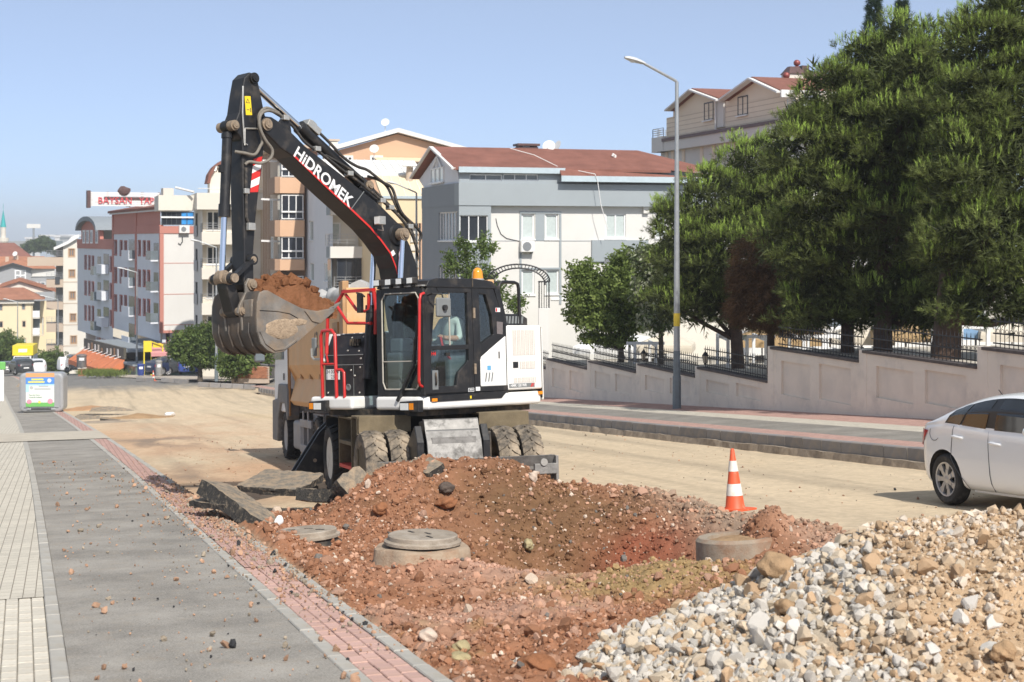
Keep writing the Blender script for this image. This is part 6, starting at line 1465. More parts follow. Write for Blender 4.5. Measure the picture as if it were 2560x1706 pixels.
hose([(2.95,.15,5.42),(2.75,.15,5.34),(2.60,.15,5.24),(2.431,.15,5.07),(2.26,.17,4.97)], .02, m_hose, EX)
hose([(2.26,.17,4.985),(1.708,.17,4.70),(1.388,.18,4.54),(.987,.18,4.32),(.68,.18,4.13),(.42,.18,3.88),(.27,.16,3.6)], .022, m_hose, EX)
hose([(2.08,.05,5.25),(1.90,.1,5.09),(1.66,.12,4.90),(1.44,.14,4.80),(1.25,.16,4.755),(.97,.16,4.61),(.78,.16,4.53),(.675,.16,4.31),(.56,.16,4.15),(.30,.15,3.99),(.16,.12,3.88),(.18,.1,3.78)], .022, m_hose, EX)
hose([(1.2,.1,4.68),(1.0,.13,4.63),(.85,.13,4.55),(.75,.13,4.40),(.62,.13,4.2),(.42,.13,4.02),(.28,.12,3.75),(.22,.1,3.5)], .02, m_hose, EX)
hose([(2.0,.1,4.92),(1.6,.1,4.78),(1.3,.1,4.62),(.95,.1,4.40),(.62,.1,4.18)], .018, m_hose, EX)
for (x, z) in ((2.22,4.98),(1.0,4.33),(.83,4.24),(2.78,5.36),(1.62,4.68),(.45,3.98)):
    b = ub(); b.box(x-.05,x+.05,.12,.215,z-.035,z+.035); b.obj('hose_clamp', m_fit, boom, bevel=.008)
# ---- bucket cylinder, links
P0 = Vector((3.62,0,5.175)); P1 = Vector((3.735,0,3.16)); dv = (P1-P0).normalized()
b = ub(); b.cyl(P0+dv*.08, P0+dv*1.15, .068, n=18); b.cyl(P0+dv*1.05, P0+dv*1.22, .082, n=18); b.cyl(P0+dv*.10, P0+dv*.16, .08, n=18); b.cyl(P0-Vector((0,.06,0)), P0+Vector((0,.06,0)), .085, n=18); b.box(3.70,3.76,-.03,.03,4.55,4.65); bc_ = b.obj('bucket_cylinder', m_blackp, EX, smooth=40)
b = ub(); b.cyl(P0+dv*1.2, P1, .04, n=14); b.obj('rod', m_chrome, bc_, smooth=40); b = ub(); b.tube([(3.70,-.02,4.60),(3.78,-.04,4.62),(3.80,-.04,4.56)], .022, 6); b.obj('pipe_fitting', m_fit, bc_)
for s_ in (-1, 1):
    b = ub(); y = s_*.175; b.beam((3.372,y,3.391), (3.70,y,3.135), .05, .10, (0,1,0)); b.cyl((3.372,y-.035,3.391), (3.372,y+.035,3.391), .075, n=16); b.cyl((3.70,y-.035,3.135), (3.70,y+.035,3.135), .075, n=16); b.obj('guide_link', m_blackp, EX, smooth=40)
b = ub(); b.cyl((3.70,-.26,3.135), (3.70,.24,3.135), .06, n=16); b.cyl((3.70,-.13,3.135), (3.70,-.06,3.135), .085, n=16); b.cyl((3.70,.06,3.135), (3.70,.13,3.135), .085, n=16); b.cyl((3.735,-.055,3.16), (3.735,.055,3.16), .09, n=16); b.obj('link_shaft', m_pin, EX, smooth=40)
b = ub(); b.prism([(3.63,3.13),(3.76,3.16),(3.74,3.0),(3.64,2.68),(3.56,2.62),(3.48,2.70),(3.55,2.95)], 'y', -.11, .11); b.obj('bucket_link', m_blackp, EX, bevel=.02)
# ---- bucket
bw = .46
prof_out = [(3.50,2.93),(3.545,2.80),(3.555,2.62),(3.545,2.42),(3.48,2.265),(3.38,2.18),(3.27,2.14),(3.10,2.16),(2.868,2.285),(2.603,2.46),(2.40,2.59),(2.20,2.725)]
prof_in = [(x-.03 if x > 3.2 else x, z+.03) for x, z in prof_out]
b = ub(); b.prism(prof_out+prof_in[::-1], 'y', -bw, bw); bucket = b.obj('bucket', m_bshell, EX, smooth=50)
sp = [(3.50,2.93),(3.42,2.965),(3.36,2.965),(3.085,2.847),(2.796,2.736),(2.532,2.70),(2.30,2.735),(2.20,2.745),(2.22,2.715),(2.40,2.59),(2.603,2.46),(2.868,2.285),(3.10,2.16),(3.27,2.14),(3.38,2.18),(3.48,2.265),(3.54,2.42),(3.55,2.62),(3.54,2.80)]
for s_ in (-1, 1):
    b = ub(); b.prism(sp, 'y', *sorted((s_*bw, s_*(bw+.028)))); sd_ = b.obj('side_plate', m_bucket, bucket, bevel=.005)
    y = s_*(bw+.03); rim = [(2.9,2.30),(3.10,2.19),(3.27,2.17),(3.42,2.26),(3.51,2.42)]
    b = ub(); b.tube([(x-.01,y,z+.01) for x,z in rim], .016, 5); b.obj('wear_bead', m_bucket, sd_)
    b = ub(); b.prism([(2.75,2.70),(2.53,2.69),(2.24,2.735),(2.22,2.70),(2.48,2.53),(2.62,2.56)], 'y', *sorted((s_*(bw+.028), s_*(bw+.045)))); b.obj('side_cutter', m_bucket, sd_, bevel=.005)
b = ub()
for k in range(5):
    y = -bw+.06+k*(2*bw-.12)/4; b2 = ub(); b2.add([(2.26,y-.05,2.75),(2.26,y+.05,2.75),(2.26,y+.05,2.66),(2.26,y-.05,2.66),(2.04,y-.025,2.83),(2.04,y+.025,2.83),(2.04,y+.025,2.815),(2.04,y-.025,2.815)], [(0,1,2,3),(7,6,5,4),(0,4,5,1),(1,5,6,2),(2,6,7,3),(3,7,4,0)]); b2.obj('tooth', m_bucket, bucket, bevel=.006)
for s_ in (-1, 1):
    b = ub(); b.prism([(3.33,3.02),(3.35,3.13),(3.45,3.14),(3.50,3.05),(3.50,2.95),(3.60,2.78),(3.63,2.68),(3.57,2.62),(3.55,2.45),(3.50,2.40),(3.48,2.85),(3.36,2.93)], 'y', *sorted((s_*.155, s_*.195))); b.obj('bucket_ear', m_bucket, bucket, bevel=.008)
b = ub(); b.blob((3.14,bw+.026,2.46), (.27,.016,.135), 3, .10, 5); b.blob((2.86,bw+.026,2.55), (.16,.012,.05), 3, .1, 6); tag(b.obj('dried_mud', mat('dried_mud', (.36,.27,.185), rough=1, var=.3, vs=14, bump=.9, bs=40), bucket, smooth=60), kind='stuff')
b = ub(); b.tube([(3.5,bw+.03,2.70),(3.2,bw+.03,2.69),(3.0,bw+.03,2.66),(2.86,bw+.03,2.60)], .007, 4); b.obj('weld_line', m_blackd, bucket)
boss('bucket_link_pin', 3.564, 2.70, .055, .22, m_pin, bucket)
b = ub(); b.box(3.50,3.56,.22,.40,2.62,2.85); b.obj('lifting_plate', m_bucket, bucket, bevel=.01)
for y in (-.32,-.1,.1,.32):
    b = ub(); pr = [(3.545,2.55),(3.55,2.42),(3.48,2.25),(3.37,2.165),(3.27,2.128)]; b.tube([(x+.006,y,z-.004) for x, z in pr], .012, 4); b.obj('wear_strip', m_bshell, bucket)

# ---- soil in the bucket
def soil_blob_mat(name, c1, c2):
    m, nt, p = _nt(name); p.inputs['Roughness'].default_value = 1; p.inputs['Specular IOR Level'].default_value = .1
    n = noise_node(nt, 6, 6, .7); k = mixc(nt, ramp(nt, n.outputs['Fac'], .35, .68), c1, c2); nt.links.new(k, p.inputs['Base Color'])
    n2 = noise_node(nt, 26, 6, .75); b = nt.nodes.new('ShaderNodeBump'); b.inputs['Strength'].default_value = .9; b.inputs['Distance'].default_value = .04
    nt.links.new(n2.outputs['Fac'], b.inputs['Height']); nt.links.new(b.outputs[0], p.inputs['Normal']); return m
m_soil = soil_blob_mat('moist_soil', (.17,.075,.035), (.30,.135,.068))
SO = thing('soil_load', 'heap of red brown soil lying in the excavator bucket', 'soil', EX.matrix_basis @ UV(2.8, 0, 2.75))
SO.matrix_world = EX.matrix_basis
NX, NY = 60, 40
xs = np.linspace(2.12, 3.40, NX); ys = np.linspace(-bw+.01, bw-.01, NY); SX, SY = np.meshgrid(xs, ys)
env = np.interp(xs, [2.1,2.25,2.45,2.62,2.8,2.95,3.1,3.25,3.4], [2.78,2.90,3.04,3.13,3.18,3.15,3.08,3.02,2.98])
edge = np.clip(1-(np.abs(SY)/bw)**2.2, 0, 1)
SZ = 2.72+(env[None,:]-2.72)*(.55+.45*edge) + .075*fbm(SX*5, SY*5, 4, 5) + .05*np.abs(fbm(SX*11, SY*11, 3, 8))
SZ[0] = SZ[-1] = 2.6; SZ[:, 0] = 2.68; SZ[:, -1] = 2.8
pts = np.stack([SX, SY, SZ], -1).reshape(-1, 3); Mu = np.array(U.to_3x3()); pts = pts@Mu.T
ii = np.arange(NX*NY).reshape(NY, NX); ff = np.stack([ii[:-1,:-1], ii[:-1,1:], ii[1:,1:], ii[1:,:-1]], -1).reshape(-1, 4)
np_obj('soil', pts, ff, m_soil, SO, smooth=True)
rg = random.Random(9); cl = MB(U)
for k in range(170):
    x = rg.uniform(2.15, 3.3); y = rg.uniform(-bw+.05, bw-.05); z = float(np.interp(x, xs, SZ[int((y+bw)/(2*bw)*(NY-1))])); r = rg.choice((.025,.03,.04,.05,.075))
    cl.blob((x,y,z+r*.2), (r*rg.uniform(.8,1.3),r*rg.uniform(.8,1.3),r), 1, .3, k)
tag(cl.obj('clods', m_soil, SO), kind='stuff')
# ------------------------------------------------------------------ tipper truck behind the excavator
m_tip = mat('tipper_ochre_paint', (.62,.36,.155), rough=.55, var=.10, vs=1.5, dirt=(.60,.44,.28), dt=(.5,.8), ds=1.8)
m_tipd = mat('tipper_rib_paint', (.42,.24,.11), rough=.6, var=.15, vs=2, dirt=(.5,.36,.22), dt=(.5,.8), ds=2)
m_tcab = mat('truck_white_paint', (.74,.75,.77), rough=.35, var=.03, dirt=(.6,.56,.5), dt=(.6,.9), ds=1.5)
m_tdark = mat('truck_grey_plastic', (.13,.13,.135), rough=.6, var=.15, vs=3, dirt=(.28,.25,.21), dt=(.45,.75), ds=2.5)
m_tgrey = mat('dusty_grey_steel', (.27,.27,.27), rough=.6, var=.15, vs=4, dirt=(.36,.31,.25), dt=(.5,.8), ds=3)
m_tarp = mat('grey_tarpaulin', (.46,.45,.43), rough=.85, var=.2, vs=3)
m_rust = mat('rusty_ladder', (.30,.155,.06), rough=.8, var=.3, vs=8)
ty = 29.0
TR = thing('dump_truck', 'white cab dump truck with ochre tipper body standing behind the excavator', 'truck', (5.87, ty, zr(ty))); TR.rotation_euler = (SL, 0, 0)
L0, L1 = 24.4-ty, 31.1-ty                                   # tipper body, rear to front
hw = 1.25
sec = [(-hw,3.12),(-hw,2.02),(-hw+.15,1.74),(-hw+.02,1.28),(-hw+.10,1.18),(hw-.10,1.18),(hw-.02,1.28),(hw-.15,1.74),(hw,2.02),(hw,3.12),(hw-.07,3.12),(hw-.07,2.05),(hw-.25,1.5),(-hw+.25,1.5),(-hw+.07,2.05),(-hw+.07,3.12)]
b = MB(); b.prism(sec, 'y', L0, L1); tip = b.obj('tipper_body', m_tip, TR, bevel=.012)
b = MB(); b.prism([(-hw+.0,3.14),(-hw+.0,2.0),(-hw+.2,1.5),(hw-.2,1.5),(hw,2.0),(hw,3.14)], 'y', L1-.06, L1+.03); b.obj('end_board', m_tip, tip, bevel=.01); b = MB(); b.prism([(-hw-.02,3.3),(-hw-.02,2.0),(-hw+.2,1.3),(hw-.2,1.3),(hw+.02,2.0),(hw+.02,3.3)], 'y', L0-.08, L0); b.obj('end_board', m_tip, tip, bevel=.01)
b = MB(); b.box(-hw-.06,-hw+.02,L0,L1,2.95,3.12); b.obj('top_rail', m_tip, tip, bevel=.01); b = MB(); b.box(hw-.02,hw+.06,L0,L1,2.95,3.12); b.obj('top_rail', m_tip, tip, bevel=.01)
for s_ in (-1, 1):
    b = MB(); b.box(*sorted((s_*(hw-.03), s_*(hw+.08))), L0-.05, L0+.28, 1.9, 3.42); b.obj('corner_post', m_tipd if s_ < 0 else m_tip, tip, bevel=.01)
    for k in range(5):
        y = L0+1.0+k*1.15; MB().prism([(y,1.74),(y+.1,1.84),(y+.2,1.74)], 'x', *sorted((s_*(hw-.14), s_*(hw-.09)))).obj('rope_hook', m_tipd, tip)
for k in range(3):
    x = -.8+.8*k; MB().box(x-.07,x+.07,L0-.16,L0-.081,1.4,3.28).obj('tailgate_rib', m_tip, tip, bevel=.01)
b = MB(); b.cyl((-hw-.05,L0+1.0,2.5),(-hw-.12,L0+1.0,2.5),.12,n=12); b.box(-hw-.03,-hw,L0+.75,L0+1.25,2.3,2.75); b.obj('hinge_plate', m_tipd, tip)
m_ptxt = mat('faded_plate_lettering', (.16,.13,.10), rough=.7, var=.1)
text_obj('plate_lettering', '62 A C B', .42, m_ptxt, tip, (-hw-.004, 26.9-ty, 2.47), (0,-1,0), (0,0,1), 0, True, sx=1.15)
# rolled tarpaulin along the top
rg = random.Random(2); b = MB()
for s_ in (-1,):
    pts = [(-hw+.12+rg.uniform(-.06,.06), L0+.5+k*.22, 3.2+rg.uniform(-.05,.09)) for k in range(27)]
    b.tube(pts, [.12+rg.uniform(-.03,.06) for _ in pts], 8); pts = [(-hw+.35+rg.uniform(-.08,.08), L0+.4+k*.25, 3.18+rg.uniform(-.06,.12)) for k in range(24)]; b.tube(pts, [.15+rg.uniform(-.05,.06) for _ in pts], 8)
b.obj('tarpaulin', m_tarp, TR, smooth=70)
# chassis, cab
b = MB(); b.box(-.45,.45,L0-.1,33.6-ty,.75,1.12); b.box(-.9,.9,L0+.2,L1,1.05,1.2); b.obj('chassis', m_tdark, TR)
c0, c1 = 31.25-ty, 33.55-ty
b = MB(); b.prism([(c0,1.25),(c0,2.95),(c0+.35,3.15),(c1-.5,3.12),(c1-.12,2.1),(c1,1.9),(c1,1.0),(c0+.2,1.0)], 'x', -1.22, 1.22); cabt = b.obj('truck_cab', m_tcab, TR, bevel=.05, seg=3)
for s_ in (-1, 1):
    x0, x1 = sorted((s_*1.222, s_*1.232))
    MB().prism([(c0+.75,2.15),(c0+.75,2.75),(c1-.5,2.75),(c1-.25,2.15)], 'x', x0, x1).obj('side_window', m_pane_dark, cabt); MB().box(*sorted((s_*1.222,s_*1.25)),c0+.68,c0+.75,1.7,1.85).obj('cab_handle', m_tdark, cabt, bevel=.01)
    MB().prism([(c0-.02,.95),(c0+.0,1.55),(c0+.25,1.62),(c0+1.35,1.62),(c0+1.5,1.3),(c0+2.3,1.25),(c0+2.35,.35),(c0+1.6,.35),(c0+1.45,.85),(c0+1.1,1.2),(c0+.45,1.2),(c0+.1,.85)], 'x', *sorted((s_*1.0,s_*1.27))).obj('wheel_arch', m_tdark, cabt, bevel=.03)
    b = MB(); b.tube([(s_*1.2,c1-.1,2.0),(s_*1.5,c1+.1,2.05),(s_*1.55,c1+.1,2.2)], .03, 6); b.obj('mirror_arm', m_tdark, cabt)
    MB().box(*sorted((s_*1.42,s_*1.66)), c1+.02, c1+.14, 2.1, 2.65).obj('wing_mirror', m_tdark, cabt, bevel=.04); MB().box(*sorted((s_*1.44,s_*1.64)), c1+.012, c1+.02, 2.14, 2.6).obj('mirror_glass', m_pane_mid, cabt)
MB().box(-1.15,1.15,c1+.001,c1+.1,.4,1.0).obj('bumper', m_tdark, cabt, bevel=.03); b = MB(); b.prism([(c1-.10,2.1),(c1-.46,3.02),(c1-.44,3.04),(c1-.07,2.12)], 'x', -1.1, 1.1); b.obj('truck_windscreen', m_pane_dark, cabt)
# access ladder and pipe
b = MB(); 
for y in (c0-.12, c0+.02): b.tube([(-1.23,y,.95),(-1.23,y,2.9)], .025, 6)
for k in range(7): b.tube([(-1.23,c0-.12,1.1+.27*k),(-1.23,c0+.02,1.1+.27*k)], .016, 5)
b.obj('body_ladder', m_rust, TR)
b = MB(); b.box(-1.2,-.75,29.95-ty,30.95-ty,.28,.88); b.obj('fuel_tank', m_tgrey, TR, bevel=.07, seg=3); b = MB(); b.box(.75,1.2,28.95-ty,30.8-ty,.28,.88); b.obj('fuel_tank', m_tgrey, TR, bevel=.07, seg=3)
b = MB(); b.box(-1.22,-1.18,28.5-ty,29.9-ty,.78,.93); b.box(-1.22,-1.18,28.5-ty,29.9-ty,.28,.43)
for y in (28.9, 29.5): b.box(-1.215,-1.185,y-ty,y+.08-ty,.2,1.1)
b.obj('side_guard', m_tgrey, TR, bevel=.01)
b = MB(); b.box(-1.1,-.6,28.5-ty,28.95-ty,.45,1.05); b.cyl((-1.0,29.3-ty,.9),(-.6,29.3-ty,.9),.13); b.obj('battery_box', m_tdark, TR, bevel=.03)
for y in (31.95, 27.75, 26.35):
    b = MB(); b.box(-1.2,1.2,y-.6-ty,y+.6-ty,1.06,1.09); b.box(-1.2,1.2,y-.62-ty,y-.58-ty,.7,1.08)
    if y < 31: b.obj('mudguard', m_tdark, TR)
    MB().cyl((-1.05,y-ty,.52),(1.05,y-ty,.52),.09).obj('axle', m_tdark, TR)
me_tt = tyre_mesh(.52, .30, 26, m_tyre2, 'wheel'); m_trim = mat('dusty_grey_rim', (.30,.29,.28), rough=.6, var=.2, vs=6); me_tr = rim_mesh(.52, .30, m_trim)
for (y, xs_) in ((31.95, (-1.08,1.08)), (27.75, (-1.08,-.75,.75,1.08)), (26.35, (-1.08,-.75,.75,1.08))):
    for x in xs_:
        w_ = share(me_tt, 'wheel', TR, (x, y-ty, .52), (y, 0, 0)); share(me_tr, 'rim', w_, (0,0,0), (0,0,0) if x < 0 else (0,0,math.pi))

# ------------------------------------------------------------------ the driver
def skin_person(name, label, joints, edges, loc_m, mats_fn, mats, parent=None):
    me = bpy.data.meshes.new(name); names = list(joints); me.from_pydata([joints[n][0] for n in names], [(names.index(a), names.index(c)) for a, c in edges], [])
    o = bpy.data.objects.new(name, me); COL.objects.link(o)
    md = o.modifiers.new('skin', 'SKIN'); md.use_smooth_shade = True
    for i, n in enumerate(names):
        r = joints[n][1]; me.skin_vertices[0].data[i].radius = (r if isinstance(r, tuple) else (r, r))
    me.skin_vertices[0].data[0].use_root = True
    sb = o.modifiers.new('sub', 'SUBSURF'); sb.levels = 2; sb.render_levels = 2
    dg = bpy.context.evaluated_depsgraph_get(); nm = bpy.data.meshes.new_from_object(o.evaluated_get(dg)); bpy.data.objects.remove(o)
    nm.materials.clear()
    for m in mats: nm.materials.append(m)
    for p in nm.polygons: p.material_index = mats_fn(p.center); p.use_smooth = True
    o = bpy.data.objects.new(name, nm); COL.objects.link(o); o.matrix_world = loc_m
    return o
m_skin = mat('skin', (.42,.24,.16), rough=.6, var=.06, vs=12); m_shirt = mat('pale_mint_shirt', (.55,.64,.60), rough=.9, var=.08, vs=9); m_trou = mat('dark_trousers', (.05,.055,.07), rough=.9, var=.1); m_cap = mat('dark_cap', (.05,.06,.07), rough=.8, var=.1)
J = {'pelvis':((.10,.72,2.16),.15),'waist':((.11,.72,2.28),.15),'chest':((.16,.72,2.47),(.16,.14)),'neckb':((.22,.72,2.60),.085),'neck':((.27,.72,2.66),.058),'head':((.33,.72,2.75),(.088,.10)),'crown':((.335,.72,2.83),(.085,.085)),
     'shl':((.18,.91,2.53),.075),'ell':((.28,.99,2.30),.055),'wrl':((.52,.94,2.31),.036),'hal':((.59,.93,2.33),(.034,.022)),
     'shr':((.18,.53,2.53),.075),'elr':((.28,.45,2.30),.055),'wrr':((.52,.50,2.31),.036),'har':((.59,.51,2.33),(.034,.022)),
     'hipl':((.14,.83,2.13),.10),'knl':((.60,.85,2.16),.075),'anl':((.80,.85,1.72),.05),'tol':((.95,.85,1.62),.042),'hipr':((.14,.61,2.13),.10),'knr':((.60,.59,2.16),.075),'anr':((.80,.59,1.72),.05),'tor':((.95,.59,1.62),.042)}
for n, q in (('f1l',((.66,.955,2.335),.011)),('f2l',((.668,.935,2.338),.011)),('f3l',((.664,.917,2.336),.011)),('f4l',((.65,.90,2.334),.010)),('thl',((.61,.90,2.36),.012)),
             ('f1r',((.66,.485,2.335),.011)),('f2r',((.668,.505,2.338),.011)),('f3r',((.664,.523,2.336),.011)),('f4r',((.65,.54,2.334),.010)),('thr',((.61,.54,2.36),.012))): J[n] = q
ED = [('pelvis','waist'),('waist','chest'),('chest','neckb'),('neckb','neck'),('neck','head'),('head','crown'),('chest','shl'),('shl','ell'),('ell','wrl'),('wrl','hal'),('chest','shr'),('shr','elr'),('elr','wrr'),('wrr','har'),('pelvis','hipl'),('hipl','knl'),('knl','anl'),('anl','tol'),('pelvis','hipr'),('hipr','knr'),('knr','anr'),('anr','tor')]+[('hal',f) for f in ('f1l','f2l','f3l','f4l','thl')]+[('har',f) for f in ('f1r','f2r','f3r','f4r','thr')]
def pm_(c):
    if c.z > 2.635: return 0
    if c.x > .34 and c.z > 2.24: return 0
    if c.z > 2.17 and c.x < .36: return 1
    return 2
DR = skin_person('person', '', J, ED, EX.matrix_basis@U, pm_, [m_skin, m_shirt, m_trou])
tag(DR, 'driver in a pale mint shirt and dark cap seated in the excavator cab', 'person')
b = MB(); b.lathe([(.102,2.80),(.100,2.84),(.08,2.88),(.04,2.90),(.001,2.903)], 16, (.335,.72,0)); b.prism([(.40,.64),(.50,.67),(.52,.72),(.50,.77),(.40,.80)], 'z', 2.80, 2.812); b.obj('cap', m_cap, DR, smooth=60)
b = MB(); b.blob((.425,.72,2.735), (.02,.014,.022), 1, 0, 1); b.blob((.335,.815,2.745), (.02,.012,.03), 1, 0, 2); b.blob((.335,.625,2.745), (.02,.012,.03), 1, 0, 3); b.obj('face_features', m_skin, DR, smooth=70)
# ------------------------------------------------------------------ cars
def interp(x, xs, ys): return float(np.interp(x, xs, ys))
class CarShape:
    def __init__(s, L=4.66, W=.90, top=None, belt=None, wid=None, wheels=(.98, 3.66), r=.335, gh=(.75, 3.5), bottom=.19, q0=.24):
        s.L, s.W, s.wheels, s.r, s.gh, s.bottom, s.q0 = L, W, wheels, r, gh, bottom, q0
        s.top = top or ([.24,.27,.33,.45,.65,.85,1.05,1.3,1.6,1.9,2.3,2.7,3.0,3.3,3.55,3.9,4.3,4.52,4.62,4.66],[.62,.85,1.03,1.075,1.10,1.20,1.29,1.375,1.44,1.475,1.49,1.46,1.36,1.19,1.04,.97,.88,.76,.6,.45])
        s.belt = belt or ([.24,.33,.55,1.1,2.0,3.0,3.6,4.3,4.66],[.60,.95,1.03,1.06,1.0,.97,.94,.82,.45])
        s.wid = wid or ([.24,.29,.36,.5,.75,1.2,3.4,4.0,4.3,4.55,4.66],[.60,.72,.80,.865,.895,.90,.90,.88,.84,.74,.60])
    def ring(s, q):
        zt = interp(q, *s.top); zb = min(interp(q, *s.belt), zt-.02); w = interp(q, *s.wid)*s.W/.9; b = s.bottom+.10*max(0, 1-(q-s.q0)/.35)+.08*max(0, 1-(s.L-q)/.35)
        g = max(0, min(1, (zt-zb-.06)/.3))
        w5 = w*(.97-.05*g); w6 = w*(.93-.155*g); w7 = w*(.72-.13*g)
        z5 = zb+(zt-zb)*(.35+.15*g); z6 = zb+(zt-zb)*(.70+.16*g); z7 = zb+(zt-zb)*(.92+.045*g)
        return [(0,b),(w*.80,b),(w*.965,b+.07),(w,b+.26),(w*1.0,(b+.26+zb)/2+.02),(w*.985,zb-.05),(w*.955,zb),(w5,z5),(w6,z6),(w7,z7),(0,zt)]
    def xat(s, q, z):
        r = s.ring(q); zs = [p[1] for p in r[1:]]; ws = [p[0] for p in r[1:]]
        return interp(z, zs, ws)
    def body(s, name, m):
        st = sorted(set([s.q0*4.66/s.L+d_ for d_ in (0,.04,.10,.18,.28)]+[.6,.75,.9,1.1,1.35,1.6,1.9,2.2,2.5,2.75,3.0,3.25,3.45,3.6,3.9,4.15,4.35,4.5,4.6,s.L])); st = [q*s.L/4.66 for q in st]
        vs_ = []; fs = []; n = 20
        for q in st:
            r = s.ring(q); ring = [(x, q, z) for x, z in r]+[(-x, q, z) for x, z in r[-2:0:-1]]; vs_ += ring
        for i in range(len(st)-1):
            for k in range(n): fs.append((i*n+k, (i+1)*n+k, (i+1)*n+(k+1)%n, i*n+(k+1)%n))
        fs.append(list(range(n))); fs.append(list(range((len(st)-1)*n+n-1, (len(st)-1)*n-1, -1)))
        b = MB(); b.add(vs_, fs); o = b.obj(name, m)
        bm = bmesh.new(); bm.from_mesh(o.data); bmesh.ops.recalc_face_normals(bm, faces=bm.faces); bm.to_mesh(o.data); bm.free()
        sb = o.modifiers.new('s', 'SUBSURF'); sb.levels = 2; sb.render_levels = 2
        cut = []
        for q in s.wheels:
            for sg in (-1, 1):
                c = MB(); c.cyl((sg*.55, q, s.r+.0), (sg*1.3, q, s.r+.0), s.r+.055, n=28); co = c.obj('cut', m); cut.append(co)
                bmx = bmesh.new(); bmx.from_mesh(co.data); bmesh.ops.recalc_face_normals(bmx, faces=bmx.faces); bmx.to_mesh(co.data); bmx.free()
                bo = o.modifiers.new('b', 'BOOLEAN'); bo.operation = 'DIFFERENCE'; bo.object = co; bo.solver = 'EXACT'
        bpy.context.view_layer.update()
        dg = bpy.context.evaluated_depsgraph_get(); nm = bpy.data.meshes.new_from_object(o.evaluated_get(dg))
        for c in cut: bpy.data.objects.remove(c)
        bpy.data.objects.remove(o)
        nm.materials.clear(); nm.materials.append(m); nm.materials.append(m_tyre2)
        for p in nm.polygons:
            p.use_smooth = True
            c = p.center
            for q in s.wheels:
                if abs(math.hypot(c.y-q, c.z-s.r)-(s.r+.055)) < .02 and abs(c.x) < s.W and abs(p.normal.x) < .5: p.material_index = 1
                if math.hypot(c.y-q, c.z-s.r) < s.r+.05 and abs(abs(c.x)-.55) < .02: p.material_index = 1
        nm.set_sharp_from_angle(angle=R(40))
        return nm
    def patch(s, q00, q10, q11, q01, off, nu=8, nv=5, sg=-1, curve=0.):
        """pane between four (s,z) corners laid on the body side"""
        b = MB(); vs_ = []
        for j in range(nv+1):
            for i in range(nu+1):
                u, v = i/nu, j/nv
                a = (q00[0]*(1-u)+q10[0]*u, q00[1]*(1-u)+q10[1]*u); c = (q01[0]*(1-u)+q11[0]*u, q01[1]*(1-u)+q11[1]*u+curve*4*u*(1-u))
                q = a[0]*(1-v)+c[0]*v; z = a[1]*(1-v)+c[1]*v
                vs_.append((sg*(s.xat(q, z)+off), q, z))
        fs = [(j*(nu+1)+i, j*(nu+1)+i+1, (j+1)*(nu+1)+i+1, (j+1)*(nu+1)+i) for j in range(nv) for i in range(nu)]
        if sg > 0: fs = [list(reversed(f)) for f in fs]
        fs = [list(reversed(f)) for f in fs]
        b.add(vs_, fs); return b
m_carw = mat('car_white_paint', (.86,.87,.88), rough=.25, var=.0, coat=.6); m_ccabin = mat('car_dark_cabin_pane', (.012,.014,.016), rough=.05, var=0, spec=.8); m_cglass2 = mat('car_tinted_glass', (.05,.06,.065), rough=.05, var=.4, vs=1.5, spec=.8)  # near-black side panes stand for the unlit cabin behind the windows
m_ctrim = mat('car_black_trim', (.015,.015,.016), rough=.35, var=0); m_alloy = mat('alloy_wheel', (.48,.48,.49), rough=.35, metal=.6, var=.05); m_tail = mat('red_tail_lamp', (.45,.015,.02), rough=.15, var=.1, vs=10, coat=.5); m_chr = mat('car_chrome', (.7,.7,.7), rough=.2, metal=.9, var=0)
m_ctyre = mat('car_tyre', (.03,.029,.028), rough=.9, var=.15, vs=8, dirt=(.12,.11,.10), dt=(.5,.8), ds=6); m_gap = mat('panel_gap', (.10,.10,.105), rough=.8, var=0)
def car_wheel_meshes(r=.335, w=.21):
    b = MB(); h = w/2
    b.lathe([(r*.66,-h*.8),(r*.72,-h*.96),(r*.88,-h),(r*.97,-h*.78),(r,-h*.4),(r,h*.4),(r*.97,h*.78),(r*.88,h),(r*.72,h*.96),(r*.66,h*.8),(r*.66,-h*.8)], 32, axis='x', cap=False); b.lathe([(r*.665,-h*.5),(r*.6,-h*.2),(.001,-h*.15)], 28, axis='x', cap=False); t = b.mesh('wheel', m_ctyre, smooth=40)
    b = MB(); R_ = r*.68
    b.lathe([(R_,-h*.82),(R_*.98,-h*.92),(R_*.90,-h*.86),(R_*.88,-h*.5)], 28, axis='x', cap=False)
    b.lathe([(.001,-h*.80),(R_*.16,-h*.80),(R_*.26,-h*.70),(R_*.26,-h*.3)], 14, axis='x')
    for k in range(7):
        a = 2*math.pi*k/7
        for (r0, w0, r1, w1) in ((R_*.15, .13, R_*.55, .12), (R_*.55, .12, R_*.94, .21)):
            P = lambda rr, ww, x: (x, rr*math.cos(a)-ww*R_*math.sin(a), rr*math.sin(a)+ww*R_*math.cos(a))
            b.add([P(r0,-w0,-h*.74),P(r0,w0,-h*.74),P(r1,w1,-h*.82),P(r1,-w1,-h*.82),P(r0,-w0,-h*.4),P(r0,w0,-h*.4),P(r1,w1,-h*.4),P(r1,-w1,-h*.4)], [(0,1,2,3),(0,4,5,1),(1,5,6,2),(3,2,6,7),(0,3,7,4)])
    q = b.mesh('rim', m_alloy, smooth=30); return t, q
ME_CT, ME_CR = car_wheel_meshes()
